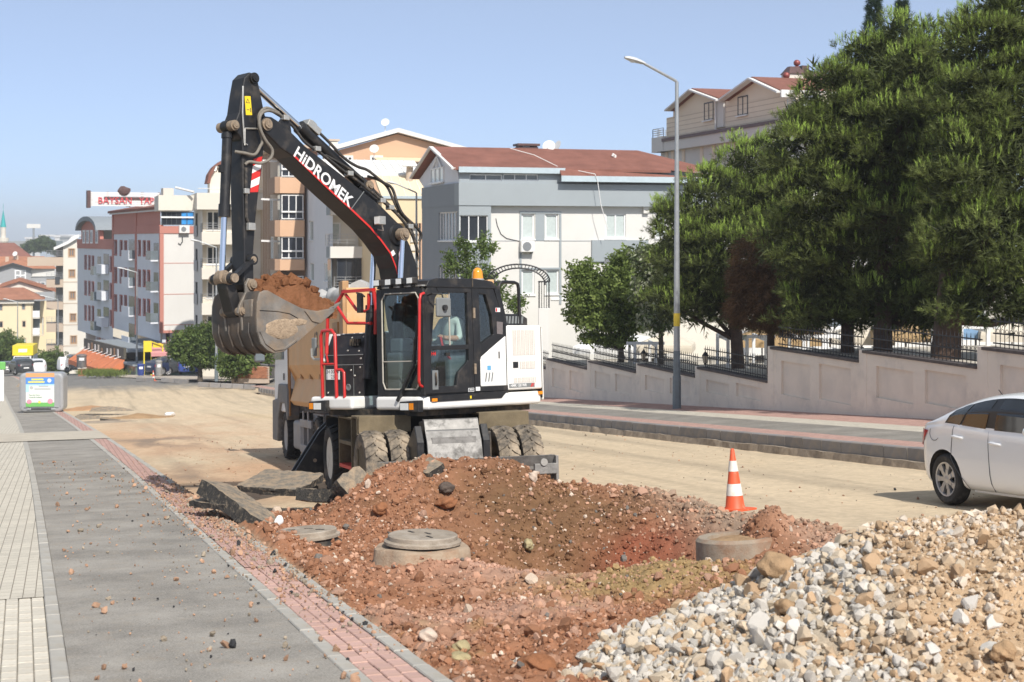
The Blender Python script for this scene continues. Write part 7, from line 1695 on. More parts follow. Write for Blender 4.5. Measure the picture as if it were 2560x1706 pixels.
def car_back(s, root, body, style='sedan'):
    """rear window, tail lamps, bumper line, plate"""
    def strip(z0, z1, x, m, nm, off=.006, q0=None):
        pass
    q0, q1 = (.80, 1.32) if style == 'sedan' else (.30, .62)
    vs_ = []; n = 6
    for j in range(4):
        q = q0+(q1-q0)*j/3; z = interp(q, *s.top); w = s.ring(q)[9][0]*.98
        for i in range(n+1):
            u = -1+2*i/n; zz = z-(1-abs(u)*0)*0-.035*abs(u)**2; vs_.append((u*w, q-.012, zz+.012))
    b = MB(); b.add(vs_, [(j*(n+1)+i, j*(n+1)+i+1, (j+1)*(n+1)+i+1, (j+1)*(n+1)+i) for j in range(3) for i in range(n)]); b.obj('rear_window', m_cglass2, root)
def build_car(name, label, loc, yaw, m, shape, style='sedan', group=None, detail=True, tilt=None, nm=None, sides=(-1, 1)):
    root = thing(name, label, 'car', loc, yaw, group)
    if tilt is not None: root.rotation_euler = tilt
    me = nm or shape.body('body', m); body = share(me, 'body', root)
    s = shape; T = lambda q: interp(q, *s.top)
    for sg in sides:
        if style == 'sedan':
            wins = [((1.06,1.09),(1.34,1.05),(1.53,1.32),(1.18,1.20),.03,m_cglass2), ((1.39,1.05),(1.90,1.02),(1.99,1.385),(1.57,1.33),.012,m_ccabin), ((2.08,1.01),(3.05,.985),(2.72,1.34),(2.15,1.39),.012,m_ccabin)]
            trim = ((1.00,1.07),(3.22,.965),(2.75,1.375),(1.17,1.235))
        elif style == 'suv':
            wins = [((.5,1.12),(1.05,1.10),(1.10,1.45),(.72,1.42),.0,m_cglass2), ((1.12,1.10),(2.0,1.08),(2.0,1.48),(1.17,1.46),.0,m_cglass2), ((2.08,1.08),(3.15,1.05),(2.72,1.44),(2.08,1.48),.0,m_cglass2)]
            trim = ((.45,1.10),(3.3,1.03),(2.75,1.48),(.70,1.48))
        else:
            wins = [((2.55,1.25),(3.55,1.2),(3.2,1.68),(2.55,1.72),.0,m_cglass2)]; trim = None
        if trim: s.patch(*trim, .004, 20, 5, sg, .085 if style == 'sedan' else .01).obj('window_trim', m_ctrim, root)
        for w in wins: s.patch(*w[:4], .010, 8, 4, sg, w[4]).obj('side_window', w[5], root)
        if detail:
            for (q, za, zb, dq) in ((1.97,.24,.99,.03), (1.22,.62,1.04,-.06)):
                b = MB(); pts = [(sg*(s.xat(q+dq*(1-t), za+(zb-za)*t)+.001), q+dq*(1-t), za+(zb-za)*t) for t in np.linspace(0,1,8)]; b.tube(pts, .005, 4); b.obj('door_gap', m_gap, root)
            b = MB(); pts = [(sg*(s.xat(1.22-.06+ (1.42-1.16)*t, .62-.36*t)+.001), 1.16+.26*t+.1*t*t, .62-.37*t) for t in np.linspace(0,1,8)]; b.tube(pts, .005, 4); b.obj('door_gap', m_gap, root)
            for (q, z) in ((1.32,.90), (2.12,.85)):
                b = MB(); x = s.xat(q, z); b.tube([(sg*(x+.0),q-.11,z),(sg*(x+.03),q-.08,z+.005),(sg*(x+.03),q+.08,z-.005),(sg*(x+.0),q+.11,z-.01)], .016, 6); b.obj('door_handle', m, root, smooth=60)
            b = MB(); pts = [(sg*(s.xat(q, .20+.0*q)+.004), q, .215) for q in np.linspace(1.45, 3.15, 8)]; b.tube(pts, .018, 5); b.obj('sill_line', m, root)
            b = MB(); q = .78; pts = [(sg*(s.xat(q+.12*math.cos(t), .93+.10*math.sin(t))+.001), q+.12*math.cos(t), .93+.10*math.sin(t)) for t in np.linspace(2.6, 5.6, 12)]; b.tube(pts, .004, 4); b.obj('fuel_flap', m_gap, root)
            b = MB(); b.blob((sg*(s.W+.10), 3.0, 1.03), (.11,.10,.075), 2, 0, 1); mo = b.obj('door_mirror', m, root, smooth=60); b = MB(); b.beam((sg*(s.W-.06),3.0,.97),(sg*(s.W+.06),3.0,1.0),.08,.04); b.obj('mirror_foot', m_ctrim, mo)
        if style == 'sedan': s.patch((.31,.74),(.50,.84),(.62,.96),(.37,.98),.008, 8, 4, sg).obj('tail_lamp', m_tail, root)
        else: s.patch((.06,.75),(.24,.78),(.30,1.05),(.10,1.05),.008, 4, 4, sg).obj('tail_lamp', m_tail, root)
        b = s.patch((s.L-.55,.62),(s.L-.16,.58),(s.L-.30,.70),(s.L-.75,.74),.008, 6, 3, sg); b.obj('headlamp', m_lampg, root)
    car_back(s, root, body, style)
    # front window
    q0, q1 = (2.80, 3.46) if style != 'van' else (3.2, 3.72); vs_ = []; n = 6
    for j in range(5):
        q = q0+(q1-q0)*j/4; z = interp(q, *s.top); w = s.ring(q)[9][0]*1.02
        for i in range(n+1): u = -1+2*i/n; vs_.append((u*w, q+.012, z+.012-.035*u*u))
    b = MB(); b.add(vs_, [(j*(n+1)+i+1, j*(n+1)+i, (j+1)*(n+1)+i, (j+1)*(n+1)+i+1) for j in range(4) for i in range(n)]); b.f = [list(reversed(f)) for f in b.f]; b.obj('windscreen', m_cglass2, root)
    b = MB(); b.box(-.26,.26,s.q0-.005,s.q0+.03,.66,.78) ; b.obj('number_plate', m_wlet, root); b = MB(); b.box(-.62,.62,s.L-.06,s.L+.005,.36,.52); b.obj('front_grille', m_ctrim, root, bevel=.03)
    for q in s.wheels:
        for sg in (-1, 1):
            w_ = share(ME_CT, 'wheel', root, (sg*(s.W-.115), q, s.r), (0,0,0) if sg < 0 else (0,0,math.pi), (1,s.r/.335,s.r/.335)); share(ME_CR, 'rim', w_)
    return root
SEDAN = CarShape()
cx_ = 11.05+.90; cy_ = 17.8
CAR = build_car('white_car', 'white sedan with open windows parked at the right edge', (cx_, cy_, zr(cy_-.98)-.084*-.98*0), math.pi, m_carw, SEDAN, tilt=(0,0,0))
CAR.rotation_euler = (Matrix.Rotation(SL, 4, 'X')@Matrix.Rotation(math.pi, 4, 'Z')).to_euler(); CAR.location.z = zr(cy_)+.0
# interior glimpses and roof aerial
b = MB(); b.tube([(0,1.15,1.33),(0,.98,1.47)], .006, 5); b.obj('aerial', m_ctrim, CAR)
# ---- parked cars in the distance
m_cgrey = mat('car_grey_paint', (.17,.165,.16), rough=.3, metal=.4, var=0, coat=.4); m_cdark = mat('car_dark_paint', (.045,.05,.055), rough=.3, var=0, coat=.5); m_cblue = mat('car_blue_paint', (.03,.06,.25), rough=.3, var=0, coat=.5); m_cnavy = mat('car_navy_paint', (.02,.03,.07), rough=.3, var=0, coat=.5)
SUV = CarShape(q0=0, L=4.6, W=.92, top=([0,.04,.12,.30,.55,.8,1.2,2.0,2.6,2.95,3.2,3.45,3.9,4.3,4.5,4.6],[.7,.95,1.12,1.35,1.52,1.59,1.63,1.64,1.60,1.50,1.33,1.16,1.08,1.0,.85,.5]), belt=([0,.12,.5,1.1,2.0,3.0,3.6,4.3,4.6],[.68,1.05,1.10,1.10,1.08,1.05,1.02,.93,.5]), wheels=(.9,3.6), r=.36)
VAN = CarShape(q0=0, L=4.5, W=.92, top=([0,.04,.12,.3,1.0,2.4,3.0,3.3,3.6,3.9,4.25,4.42,4.5],[.8,1.5,1.78,1.83,1.86,1.86,1.78,1.58,1.30,1.12,1.0,.8,.5]), belt=([0,.12,.5,1.1,2.0,3.0,3.6,4.2,4.5],[.75,1.2,1.24,1.24,1.22,1.18,1.1,.95,.48]), wheels=(.8,3.55), r=.33)
far_meshes = {}
def far_car(nm, lab, px, yb, dep, ydir, m, shape, style):
    p = at(px, yb, dep); key = (id(shape), m.name)
    if key not in far_meshes: far_meshes[key] = shape.body('body', m)
    return build_car(nm, lab, (p.x, p.y, p.z), ydir, m, shape, style, 'cars parked at the junction', False, nm=far_meshes[key])
far_car('parked_car', 'grey sedan driving away at the far left edge', 22, 941, 160, R(8), m_cgrey, SEDAN, 'sedan')
far_car('parked_car', 'dark car just left of the white hatchback behind the bin', 66, 938, 150, R(14), m_cdark, SUV, 'suv')
far_car('parked_car', 'white hatchback directly behind the grey bin', 96, 940, 152, R(6), m_carw, SUV, 'suv')
far_car('parked_car', 'white van parked sideways behind the lamp post', 146, 931, 175, R(-70), m_carw, VAN, 'van')
far_car('parked_car', 'dark van beside the brick planter', 197, 928, 172, R(10), m_cdark, VAN, 'van')
far_car('parked_car', 'dark grey SUV parked sideways beside the cafe terrace', 388, 938, 126, R(-82), m_cdark, SUV, 'suv')
far_car('parked_car', 'navy car half hidden behind the grey litter bin', 366, 939, 125, R(-60), m_cnavy, SEDAN, 'sedan')
far_car('parked_car', 'blue car with red tail lamps beside the leafy tree', 466, 939, 124, R(-20), m_cblue, SEDAN, 'sedan')
far_car('parked_car', 'dark blue car beyond the yellow lorry', 104, 925, 190, R(0), m_cnavy, SUV, 'suv')
# yellow box lorry
p = at(57, 936, 178); m_lory = mat('yellow_box_body', (.80,.62,.03), rough=.5, var=.03)
LO = thing('box_lorry', 'white lorry with a yellow box body facing the camera', 'lorry', p, R(174))
b = MB(); b.box(-1.05,1.05,-4.2,-.3,.95,1.6); b.obj('load_bed', m_tdark, LO); b = MB(); b.box(-1.2,1.2,-4.2,.1,2.25,3.45); b.obj('box_body', m_lory, LO, bevel=.03); b = MB(); b.box(-1.2,1.2,-4.2,-.4,1.0,2.249); b.obj('box_lower', m_slate2, LO)
b = MB(); b.prism([(-.3,.5),(-.3,2.2),(.5,2.2),(.95,1.5),(1.2,1.3),(1.25,.5)], 'x', -1.0, 1.0); lc = b.obj('lorry_cab', m_tcab, LO, bevel=.06); b = MB(); b.prism([(.53,2.12),(.97,1.48),(1.0,1.5),(.56,2.15)], 'x', -.88, .88); b.obj('lorry_windscreen', m_cglass2, lc)
b = MB(); b.box(-.5,.5,.1,.12,2.65,3.05); b.obj('white_panel', m_wlet, LO)
for x in (-.8,.8): b = MB(); b.box(x-.15,x+.15,1.24,1.27,.75,.95); b.obj('headlamp', m_lampg, lc)
for y in (.6,-3.2):
    for x in (-.9,.9): share(ME_CT, 'wheel', LO, (x,y,.38), (0,0,0), (1.2,1.15,1.15))
# ------------------------------------------------------------------ stones and clods
def rock_variants(n, sub, amp, seed0):
    out = []
    for k in range(n):
        bm = bmesh.new(); bmesh.ops.create_icosphere(bm, subdivisions=sub, radius=1.0); rg = np.random.default_rng(seed0+k)
        V = np.array([v.co[:] for v in bm.verts]); bm.verts.index_update(); Fc = np.array([[v.index for v in f.verts] for f in bm.faces]); bm.free()
        # angular: flatten against random planes
        for _ in range(10 if sub > 1 else 6):
            nrm = rg.normal(size=3); nrm /= np.linalg.norm(nrm); d = rg.uniform(.36, .78)
            h = V@nrm; V = V - np.clip(h-d, 0, None)[:, None]*nrm
        V = V*(1+amp*(rg.random(len(V))[:, None]*2-1)); V = V*rg.uniform(.75, 1.25, 3)
        out.append((V, Fc))
    return out
RK1 = rock_variants(14, 1, .06, 100); RK2 = rock_variants(16, 2, .03, 300)
def scatter(name, P, S, C, var, m, parent=None, flat=1.0, smooth=False):
    """many stones as one mesh: centres P, sizes S, colours C"""
    rg = np.random.default_rng(len(P)); VV = []; FF = []; CC = []; o = 0
    vi = rg.integers(0, len(var), len(P))
    A = rg.normal(size=(len(P), 4)); A /= np.linalg.norm(A, axis=1)[:, None]
    for k in range(len(var)):
        ix = np.where(vi == k)[0]
        if not len(ix): continue
        V, Fc = var[k]; q = A[ix]; w, x, y, z = q.T
        Rm = np.stack([1-2*(y*y+z*z), 2*(x*y-z*w), 2*(x*z+y*w), 2*(x*y+z*w), 1-2*(x*x+z*z), 2*(y*z-x*w), 2*(x*z-y*w), 2*(y*z+x*w), 1-2*(x*x+y*y)], -1).reshape(-1, 3, 3)
        W_ = np.einsum('nij,vj->nvi', Rm, V)*S[ix][:, None, None]; W_[..., 2] *= flat; W_ += P[ix][:, None, :]
        n, v = W_.shape[:2]
        VV.append(W_.reshape(-1, 3)); FF.append((Fc[None]+(np.arange(n)*v)[:, None, None]+o).reshape(-1, 3)); CC.append(np.repeat(C[ix], v, 0)); o += n*v
    ob = np_obj(name, np.concatenate(VV), np.concatenate(FF), m, parent, smooth, np.concatenate(CC))
    return ob
m_stone_a = mat('stone_colours', (.4,.3,.2), rough=.95, var=.14, vs=18, bump=.3, bs=70, attr=True, spec=.15)
rs = np.random.default_rng(42)
# --- loose soil and stones over the dug up ground
def dens_points(n, x0, x1, y0, y1):
    X = rs.uniform(x0, x1, n); Y = rs.uniform(y0, y1, n); return X, Y
X, Y = dens_points(150000, 2.2, 8.6, 7.4, 20.4)
mk = dug_mask(X, Y); n2 = fbm(X*1.3, Y*1.3, 3, 333)
smooth_zone = np.clip(gauss(X, Y, 4.7, 13.4, .9, .7), 0, .75)
keep = rs.random(len(X)) < mk*(.25+.40*sstep(-.3,.4,n2))*(1-smooth_zone)
keep &= np.hypot((X-7.05)/4.05, (Y-9.0)/np.where(Y > 9, 1.9, 3.4)) > .86
X, Y = X[keep], Y[keep]
S = np.exp(rs.normal(np.log(.0115), .60, len(X))); S = np.clip(S, .005, .08)
Zs = ground_z(X, Y)+S*.25
Cb = soil_colour(X, Y); t = rs.random(len(X))
Cc = Cb*(.8+.45*rs.random((len(X), 1)))
pk = (t > .66)[:, None]; Cc = np.where(pk, np.array((.42,.245,.165))*(.75+.5*rs.random((len(X),1))), Cc); wh = (t > .965)[:, None]; Cc = np.where(wh, np.array((.55,.45,.36))*(.8+.4*rs.random((len(X),1))), Cc); gr = ((t > .94) & (t < .953))[:, None]; Cc = np.where(gr, np.array((.16,.145,.13))+0*Cc, Cc)
PT = np.stack([X, Y, Zs], -1)
# the biggest ones in view become stones of their own
dist = X*.2921+Y*.9564; vis = (S/dist); order = np.argsort(-vis)
heap = thing('soil_heap', 'heap of red brown soil with stones before the excavator', 'soil heap', (4.7, 18.1, gz(4.7, 18.1)))
sel = order[:300]; rest = order[300:]
mvar = []
pal = [(.285,.14,.08),(.39,.22,.145),(.225,.11,.062),(.43,.265,.19),(.20,.10,.05),(.50,.40,.31)]
m_pal = [mat('soil_stone_%d' % i, c, rough=.95, var=.18, vs=16, bump=.45, bs=60, spec=.15, rnd=.15) for i, c in enumerate(pal)]
me_rock = {}
def rock_mesh(k, mi, ms, name):
    key = (k, mi, name)
    if key not in me_rock:
        V, Fc = RK2[k]; b = MB(); b.add([tuple(v) for v in V], [tuple(f) for f in Fc]); me_rock[key] = b.mesh(name, ms[mi], smooth=12)
    return me_rock[key]
pa = np.array(pal)
for i in sel:
    mi = int(np.argmin(((pa-Cc[i])**2).sum(1))); o = share(rock_mesh(int(rs.integers(0, 16)), mi, m_pal, 'stone'), 'stone', heap, Vector(PT[i])-heap.location, tuple(rs.uniform(0, 6.28, 3)), (float(S[i]),)*3)
tag(scatter('loose_stones', PT[rest], S[rest], Cc[rest], RK1, m_stone_a), 'loose red soil crumbs and pebbles over the dug up ground', kind='stuff')
# --- crumbs spilled over the path, the red strip and the sand
X = np.concatenate([rs.uniform(.2, 2.2, 1000), np.abs(rs.normal(0, .28, 4200))*-1+2.25, rs.uniform(2.3, 13.8, 2500)]); Y = np.concatenate([rs.uniform(8.5, 32, 1000), rs.triangular(9, 20, 27, 4200), rs.uniform(12, 45, 2500)])
xo = X+off(Y); onpath = X < 2.215; Xw = np.where(onpath, xo, X)
S = np.exp(rs.normal(np.log(.008), .6, len(X))); S = np.clip(S, .004, .045)
Zs = np.where(onpath, zpath(Y)+.006, ground_z(Xw, Y))+S*.5
keepm = (dug_mask(Xw, Y) < .3) & (rs.random(len(X)) < np.where(Xw > 5, .5, 1.0))
C0 = np.where((rs.random(len(X)) > .3)[:, None], np.array((.38,.235,.155)), np.array((.30,.25,.19)))*(.7+.6*rs.random((len(X), 1))); dk = (rs.random(len(X)) > .93)[:, None]; C0 = np.where(dk, np.array((.04,.04,.042)), C0)
tag(scatter('spilled_crumbs', np.stack([Xw, Y, Zs], -1)[keepm], S[keepm], C0[keepm], RK1, m_stone_a), 'reddish crumbs and pebbles spilled over path and sand', kind='stuff')

# ------------------------------------------------------------------ gravel heap in the right foreground
HX, HY = 7.05, 9.0
def heap_h(X, Y):
    dx = (X-HX)/4.05; dy = (Y-HY)/np.where(Y > HY, 1.9, 3.4); r = np.hypot(dx, dy)
    h = 1.34*np.clip(1-r, 0, None)**1.03
    h = np.maximum(h, .10*np.clip(1-np.hypot((X-HX)/4.5, dy), 0, None)**.5*(np.abs(dy) < 1))
    h = h*(1+.16*fbm(X*.8, Y*.8, 3, 515)) + .05*fbm(X*2.2, Y*2.2, 3, 525)*(h > .02)
    return np.minimum(h, .80+.08*fbm(X*1.1, Y*1.1, 3, 545)+.05*(X-HX)*0)
def heap_z(X, Y): return zroad(Y)-.01+heap_h(X, Y)
hx = np.linspace(2.7, 11.2, 170); hy = np.linspace(5.4, 12.2, 140); AX, AY = np.meshgrid(hx, hy); AZ = heap_z(AX, AY)-.03
AZ = np.where(heap_h(AX, AY) < .01, zroad(AY)-.25, AZ)
fine = lambda X, Y: sstep(-.35, .35, X-(4.85+.40*(Y-7.9))+.75*fbm(X*.9, Y*.9, 3, 535))
TANS = np.array((.47,.33,.205)); TAN2 = np.array((.50,.38,.26))
ac_ = np.zeros(AX.shape+(3,))+TANS; ac_ = ac_*(1+.2*fbm(AX*4, AY*4, 3, 555)[..., None]); ac_ = lerp(ac_, np.array((.42,.36,.28)), 1-fine(AX, AY))
ii = np.arange(AX.size).reshape(AX.shape); ff = np.stack([ii[:-1,:-1], ii[:-1,1:], ii[1:,1:], ii[1:,:-1]], -1).reshape(-1, 4)
GH = thing('gravel_heap', 'heap of pale crushed stone and tan gravel in the near right corner', 'gravel heap', (HX, HY, zr(HY)))
o = np_obj('gravel_core', np.stack([AX, AY, AZ], -1).reshape(-1, 3)-np.array(GH.location), ff, m_ground, GH, True, ac_.reshape(-1, 3))
n = 46000
X = rs.uniform(2.8, 10.5, n); Y = rs.uniform(5.6, 11.8, n); h = heap_h(X, Y); fn = fine(X, Y)
dep_ = .2921*X+.9564*Y; pxs = 1280+3700*(.9564*X-.2921*Y)/dep_
k_ = (h > .015) & (pxs < 2700) & (pxs > 1250) & (rs.random(n) < .95)
X, Y, h, fn = X[k_], Y[k_], h[k_], fn[k_]
S = np.where(rs.random(len(X)) < fn*.93, np.exp(rs.normal(np.log(.013), .5, len(X))), np.exp(rs.normal(np.log(.030), .32, len(X)))); S = np.clip(S, .006, .075)
Zs = heap_z(X, Y)-.03+S*rs.uniform(-.1, 1.0, len(X))
t = rs.random(len(X))[:, None]; br = (.78+.38*rs.random((len(X), 1)))
Cw = np.where(t < .55, np.array((.49,.455,.405)), np.where(t < .85, np.array((.47,.39,.29)), np.array((.42,.29,.18))))*br
Cf = np.where(t < .3, np.array((.57,.49,.40)), np.where(t < .75, TAN2, TANS*.85))*br
Cc = np.where((rs.random(len(X)) < fn)[:, None], Cf, Cw); PT = np.stack([X, Y, Zs], -1)
vis = S/(.2921*X+.9564*Y); order = np.argsort(-vis); sel, rest = order[:300], order[300:]
palg = [(.49,.455,.405),(.47,.39,.29),(.53,.50,.455),(.50,.40,.29),(.42,.29,.18)]; m_palg = [mat('gravel_stone_%d' % i, c, rough=.95, var=.10, vs=14, bump=.25, bs=80, spec=.15, rnd=.12) for i, c in enumerate(palg)]; pg = np.array(palg)
for i in sel:
    mi = int(np.argmin(((pg-Cc[i])**2).sum(1))); share(rock_mesh(int(rs.integers(0, 16)), mi, m_palg, 'gravel_stone'), 'gravel_stone', GH, Vector(PT[i])-GH.location, tuple(rs.uniform(0, 6.28, 3)), (float(S[i]),)*3)
g_ = scatter('crushed_stone', PT[rest]-np.array(GH.location), S[rest], Cc[rest], RK1, m_stone_a, GH); tag(g_, kind='stuff')
# a few big brown lumps
m_lump = mat('brown_lump', (.36,.24,.14), rough=1, var=.25, vs=9, bump=.9, bs=30, spec=.1); m_lumpr = mat('red_lump', (.27,.12,.06), rough=1, var=.25, vs=9, bump=.9, bs=30, spec=.1); m_ol = mat('olive_rock', (.36,.30,.17), rough=1, var=.25, vs=9, bump=.6, bs=30, spec=.1); m_pk = mat('pale_rock', (.52,.42,.34), rough=1, var=.2, vs=9, bump=.5, bs=30, spec=.1)
def lump(nm, lab, px, py, dep, r, m, k, cat='rock', sc=(1,1,.8), group=None):
    p = at(px, py, dep); b = MB(); rg = random.Random(k*7+int(px)); b.blob((0,0,0), (1,1,1), 3, .035, k); q = k*1.7; b.v = [tuple(c*.72*r*sc[i]*(1+.20*math.sin(2.6*v[0]+q)*math.cos(2.9*v[1]-q)+.11*math.sin(6*v[2]+5*v[0]+q)+.06*math.sin(11*v[1]+q)) for i, c in enumerate(v)) for v in b.v]; o = b.obj(nm, m, smooth=50); o.location = p; o.rotation_euler = (0, 0, rg.uniform(0, 6))
    sb = o.modifiers.new('s', 'SUBSURF'); sb.levels = 1; sb.render_levels = 1
    return tag(o, lab, cat, group)
def surf_dep(px, py, zf, d0=7., d1=30.):
    d = np.arange(d0, d1, .03); r = FWD + RGT*((px-1280)/3700) + Vector((0,0,(600-py)/3700))
    hit = r.z*d < zf(r.x*d, r.y*d); return float(d[np.argmax(hit)]) if hit.any() else d1
zall = lambda X, Y: np.maximum(ground_z(X, Y), np.where(heap_h(X, Y) > .02, heap_z(X, Y), -99))
def lump_on(nm, lab, px, py, r, m, k, **kw):
    return lump(nm, lab, px, py-.35*r*3700/15, surf_dep(px, py, zall)-r*.3, r, m, k, **kw)
lump_on('boulder', 'large brown clod resting on the left slope of the gravel heap', 1940, 1434, .175, m_lump, 3)
lump_on('boulder', 'small brown clod among the white gravel below the large clod', 1965, 1525, .09, m_lump, 5)
lump_on('boulder', 'brown lump at the right edge of the gravel heap', 2508, 1640, .10, m_lump, 8)
lump_on('boulder', 'flat red brown clod near the bottom edge left of the gravel', 1345, 1672, .14, m_lumpr, 6, sc=(1.3,1,.6))
lump_on('boulder', 'olive rock standing on the near red soil', 1155, 1625, .08, m_ol, 2)
lump_on('boulder', 'flat olive rock just below the other olive rock', 1148, 1652, .085, m_ol, 7, sc=(1.4,1,.6))
lump_on('boulder', 'pale cracked rock on the near red soil', 1068, 1597, .09, m_pk, 9)
lump_on('boulder', 'pale pinkish rock high on the right of the soil heap', 1332, 1202, .10, m_pk, 11, sc=(.8,.6,1))
lump_on('boulder', 'large rounded brown clod on the slope above the manhole covers', 950, 1285, .13, m_lumpr, 12)
lump_on('boulder', 'dark wet clod in the middle of the soil heap', 1115, 1232, .13, mat('dark_clod', (.10,.075,.06), rough=1, var=.4, vs=9, bump=.9, bs=30), 13)
lump_on('boulder', 'red brown clod right of the dark clod on the heap slope', 1118, 1268, .14, m_lumpr, 14, sc=(1.3,1,.7))
lump_on('boulder', 'long muddy rock slab at the edge of the pit', 1322, 1375, .16, m_ol, 4, sc=(.5,1.3,.5))
lump_on('boulder', 'white rock beside the asphalt lump on the heap', 920, 1218, .075, m_pk, 1, sc=(.8,.6,1.2))

# ------------------------------------------------------------------ manholes
m_mh = mat('muddy_concrete', (.36,.275,.195), rough=.95, var=.22, vs=5, bump=.5, bs=40, dirt=(.29,.17,.10), dt=(.48,.75), ds=4); m_cov = mat('manhole_cover', (.30,.25,.195), rough=.9, var=.25, vs=6, bump=.5, bs=60, dirt=(.42,.37,.31), dt=(.48,.72), ds=4)
def cover(t, z, r, tilt=0., thick=.085):
    b = MB(); b.xf = Matrix.Translation((0,0,z))@Matrix.Rotation(tilt, 4, 'X')
    b.lathe([(.001,0),(r*1.03,0),(r*1.03,thick*.3),(r*.93,thick*.45),(r*.93,thick*.9),(r*.90,thick),(r*.80,thick*.985),(.001,thick)], 40); o = b.obj('cover', m_cov, t, smooth=35)
    b = MB(); b.xf = Matrix.Translation((0,0,z+thick))@Matrix.Rotation(tilt, 4, 'X')
    for k in range(3): b.box(-.012+.06*math.cos(k*2.1)-.0, .012+.06*math.cos(k*2.1), -.05+.2*math.sin(k*2.1), .05+.2*math.sin(k*2.1), -.002, .004)
    tag(b.obj('lifting_slots', m_blackd, o), kind='stuff'); return o
p = at(1057, 1440, 14.35); zb_ = p.z
t = thing('manhole', 'raised concrete manhole with muddy collar and round cover', 'manhole', (p.x, p.y, zb_-.1)); t.rotation_euler = (SL*.6, R(1.5), .3)
rg = random.Random(5); pr = []
b = MB(); n = 40; rings = [(.55,-.05),(.50,.10),(.475,.25),(.465,.36),(.445,.385),(.33,.388),(.32,.30)]
vs_ = []
for (r, h) in rings:
    for k in range(n):
        a = 2*math.pi*k/n; w = 1+.035*math.sin(3*a+1)+.02*math.sin(7*a)+(.25*max(0, math.cos(a-3.6))**3 if h < .15 else 0)
        vs_.append((r*w*math.cos(a), r*w*math.sin(a), h+(.015*math.sin(5*a) if h < .37 else .006*math.sin(4*a))))
b.add(vs_, [(i*n+k, i*n+(k+1)%n, (i+1)*n+(k+1)%n, (i+1)*n+k) for i in range(len(rings)-1) for k in range(n)]); b.obj('collar', m_mh, t, smooth=50)
b = MB(); b.lathe([(.33,.36),(.34,.43),(.001,.43)], 30); b.obj('inner_ring', m_blackd, t); cover(t, .415, .365, .03)
d = 16.2; p = at(768, 1340, d); t = thing('manhole', 'low round manhole cover tilted on red soil behind the raised one', 'manhole', (p.x, p.y, p.z-.10)); t.rotation_euler = (SL*.5-.03, .03, 1.0)
b = MB(); b.lathe([(.40,-.2),(.38,.02),(.34,.05),(.33,.09),(.001,.09)], 36); b.obj('collar', m_blackd, t); cover(t, .085, .355)
p = at(1850, 1404, 15.0); t = thing('concrete_ring', 'grey concrete shaft ring half buried at the right of the pit', 'concrete ring', (p.x, p.y, p.z-.05)); t.rotation_euler = (SL, -.04, 0)
b = MB(); b.lathe([(.46,-.6),(.43,.28),(.40,.31),(.31,.30),(.33,-.6)], 40); b.obj('ring_wall', mat('shaft_concrete', (.31,.26,.20), rough=.9, var=.25, vs=5, bump=.4, bs=60, dirt=(.26,.15,.09), dt=(.42,.66), ds=3), t, smooth=40); b = MB(); b.lathe([(.33,.26),(.2,.29),(.001,.30)], 30); b.obj('soil_fill', m_lump, t)
b = MB(); b.lathe([(.014,0),(.014,.02),(.001,.02)], 8, (-.25,-.36,.05), 'y'); b.obj('hole', m_blackd, t)

# ------------------------------------------------------------------ broken asphalt slabs
m_slab_t = mat('old_asphalt_top', (.20,.175,.14), rough=.95, var=.3, vs=12, bump=1, bs=45, dirt=(.36,.27,.18), dt=(.42,.62), ds=6); m_slab_e = mat('fresh_asphalt_edge', (.04,.037,.033), rough=.9, var=.8, vs=60, bump=1, bs=70, dirt=(.22,.18,.13), dt=(.52,.66), ds=14)
def slab(lab, outline, thick, M, seed, name='asphalt_slab', under=None, bend=0.):
    rg = random.Random(seed); pts = []
    for (x0, y0), (x1, y1) in zip(outline, outline[1:]+outline[:1]):
        n = max(2, int(math.hypot(x1-x0, y1-y0)/.07))
        for k in range(n): t = k/n; pts.append((x0+(x1-x0)*t+rg.uniform(-.018,.018), y0+(y1-y0)*t+rg.uniform(-.018,.018)))
    n = len(pts); cx, cy = sum(p[0] for p in pts)/n, sum(p[1] for p in pts)/n
    b = MB(); B_ = lambda y: -bend*(y-cy)**2
    lay_ = [(1.0, 0), (1.01, -.3), (.99, -.6), (1.0, -1)]
    vs_ = []
    for (s_, h) in lay_: vs_ += [(cx+(x-cx)*s_*rg.uniform(.985,1.015), cy+(y-cy)*s_*rg.uniform(.985,1.015), h*thick+B_(y)+rg.uniform(-.008,.008)) for x, y in pts]
    for f_ in (.66, .33):                                          # inner rings top
        vs_ += [(cx+(x-cx)*f_, cy+(y-cy)*f_, B_(cy+(y-cy)*f_)+rg.uniform(-.006,.006)) for x, y in pts]
    for f_ in (.66, .33): vs_ += [(cx+(x-cx)*f_, cy+(y-cy)*f_, -thick+B_(cy+(y-cy)*f_)+rg.uniform(-.012,.012)) for x, y in pts]
    R4 = lambda a, c: [(a*n+k, a*n+(k+1)%n, c*n+(k+1)%n, c*n+k) for k in range(n)]
    b.m = 1
    for i in range(3): b.add([], []); b.f += [list(reversed(f)) for f in R4(i, i+1)]; b.mi += [1]*n
    b.f += R4(0, 4)+R4(4, 5); b.mi += [0]*(2*n); b.f.append([5*n+k for k in range(n)]); b.mi.append(0)
    b.f += [list(reversed(f)) for f in R4(3, 6)+R4(6, 7)]; b.mi += [2]*(2*n); b.f.append([7*n+k for k in range(n-1,-1,-1)]); b.mi.append(2)
    b.v = vs_
    o = b.obj(name, [m_slab_t, m_slab_e, under or m_slab_t], smooth=25); o.matrix_world = M
    return tag(o, lab, 'asphalt slab', 'broken asphalt slabs')
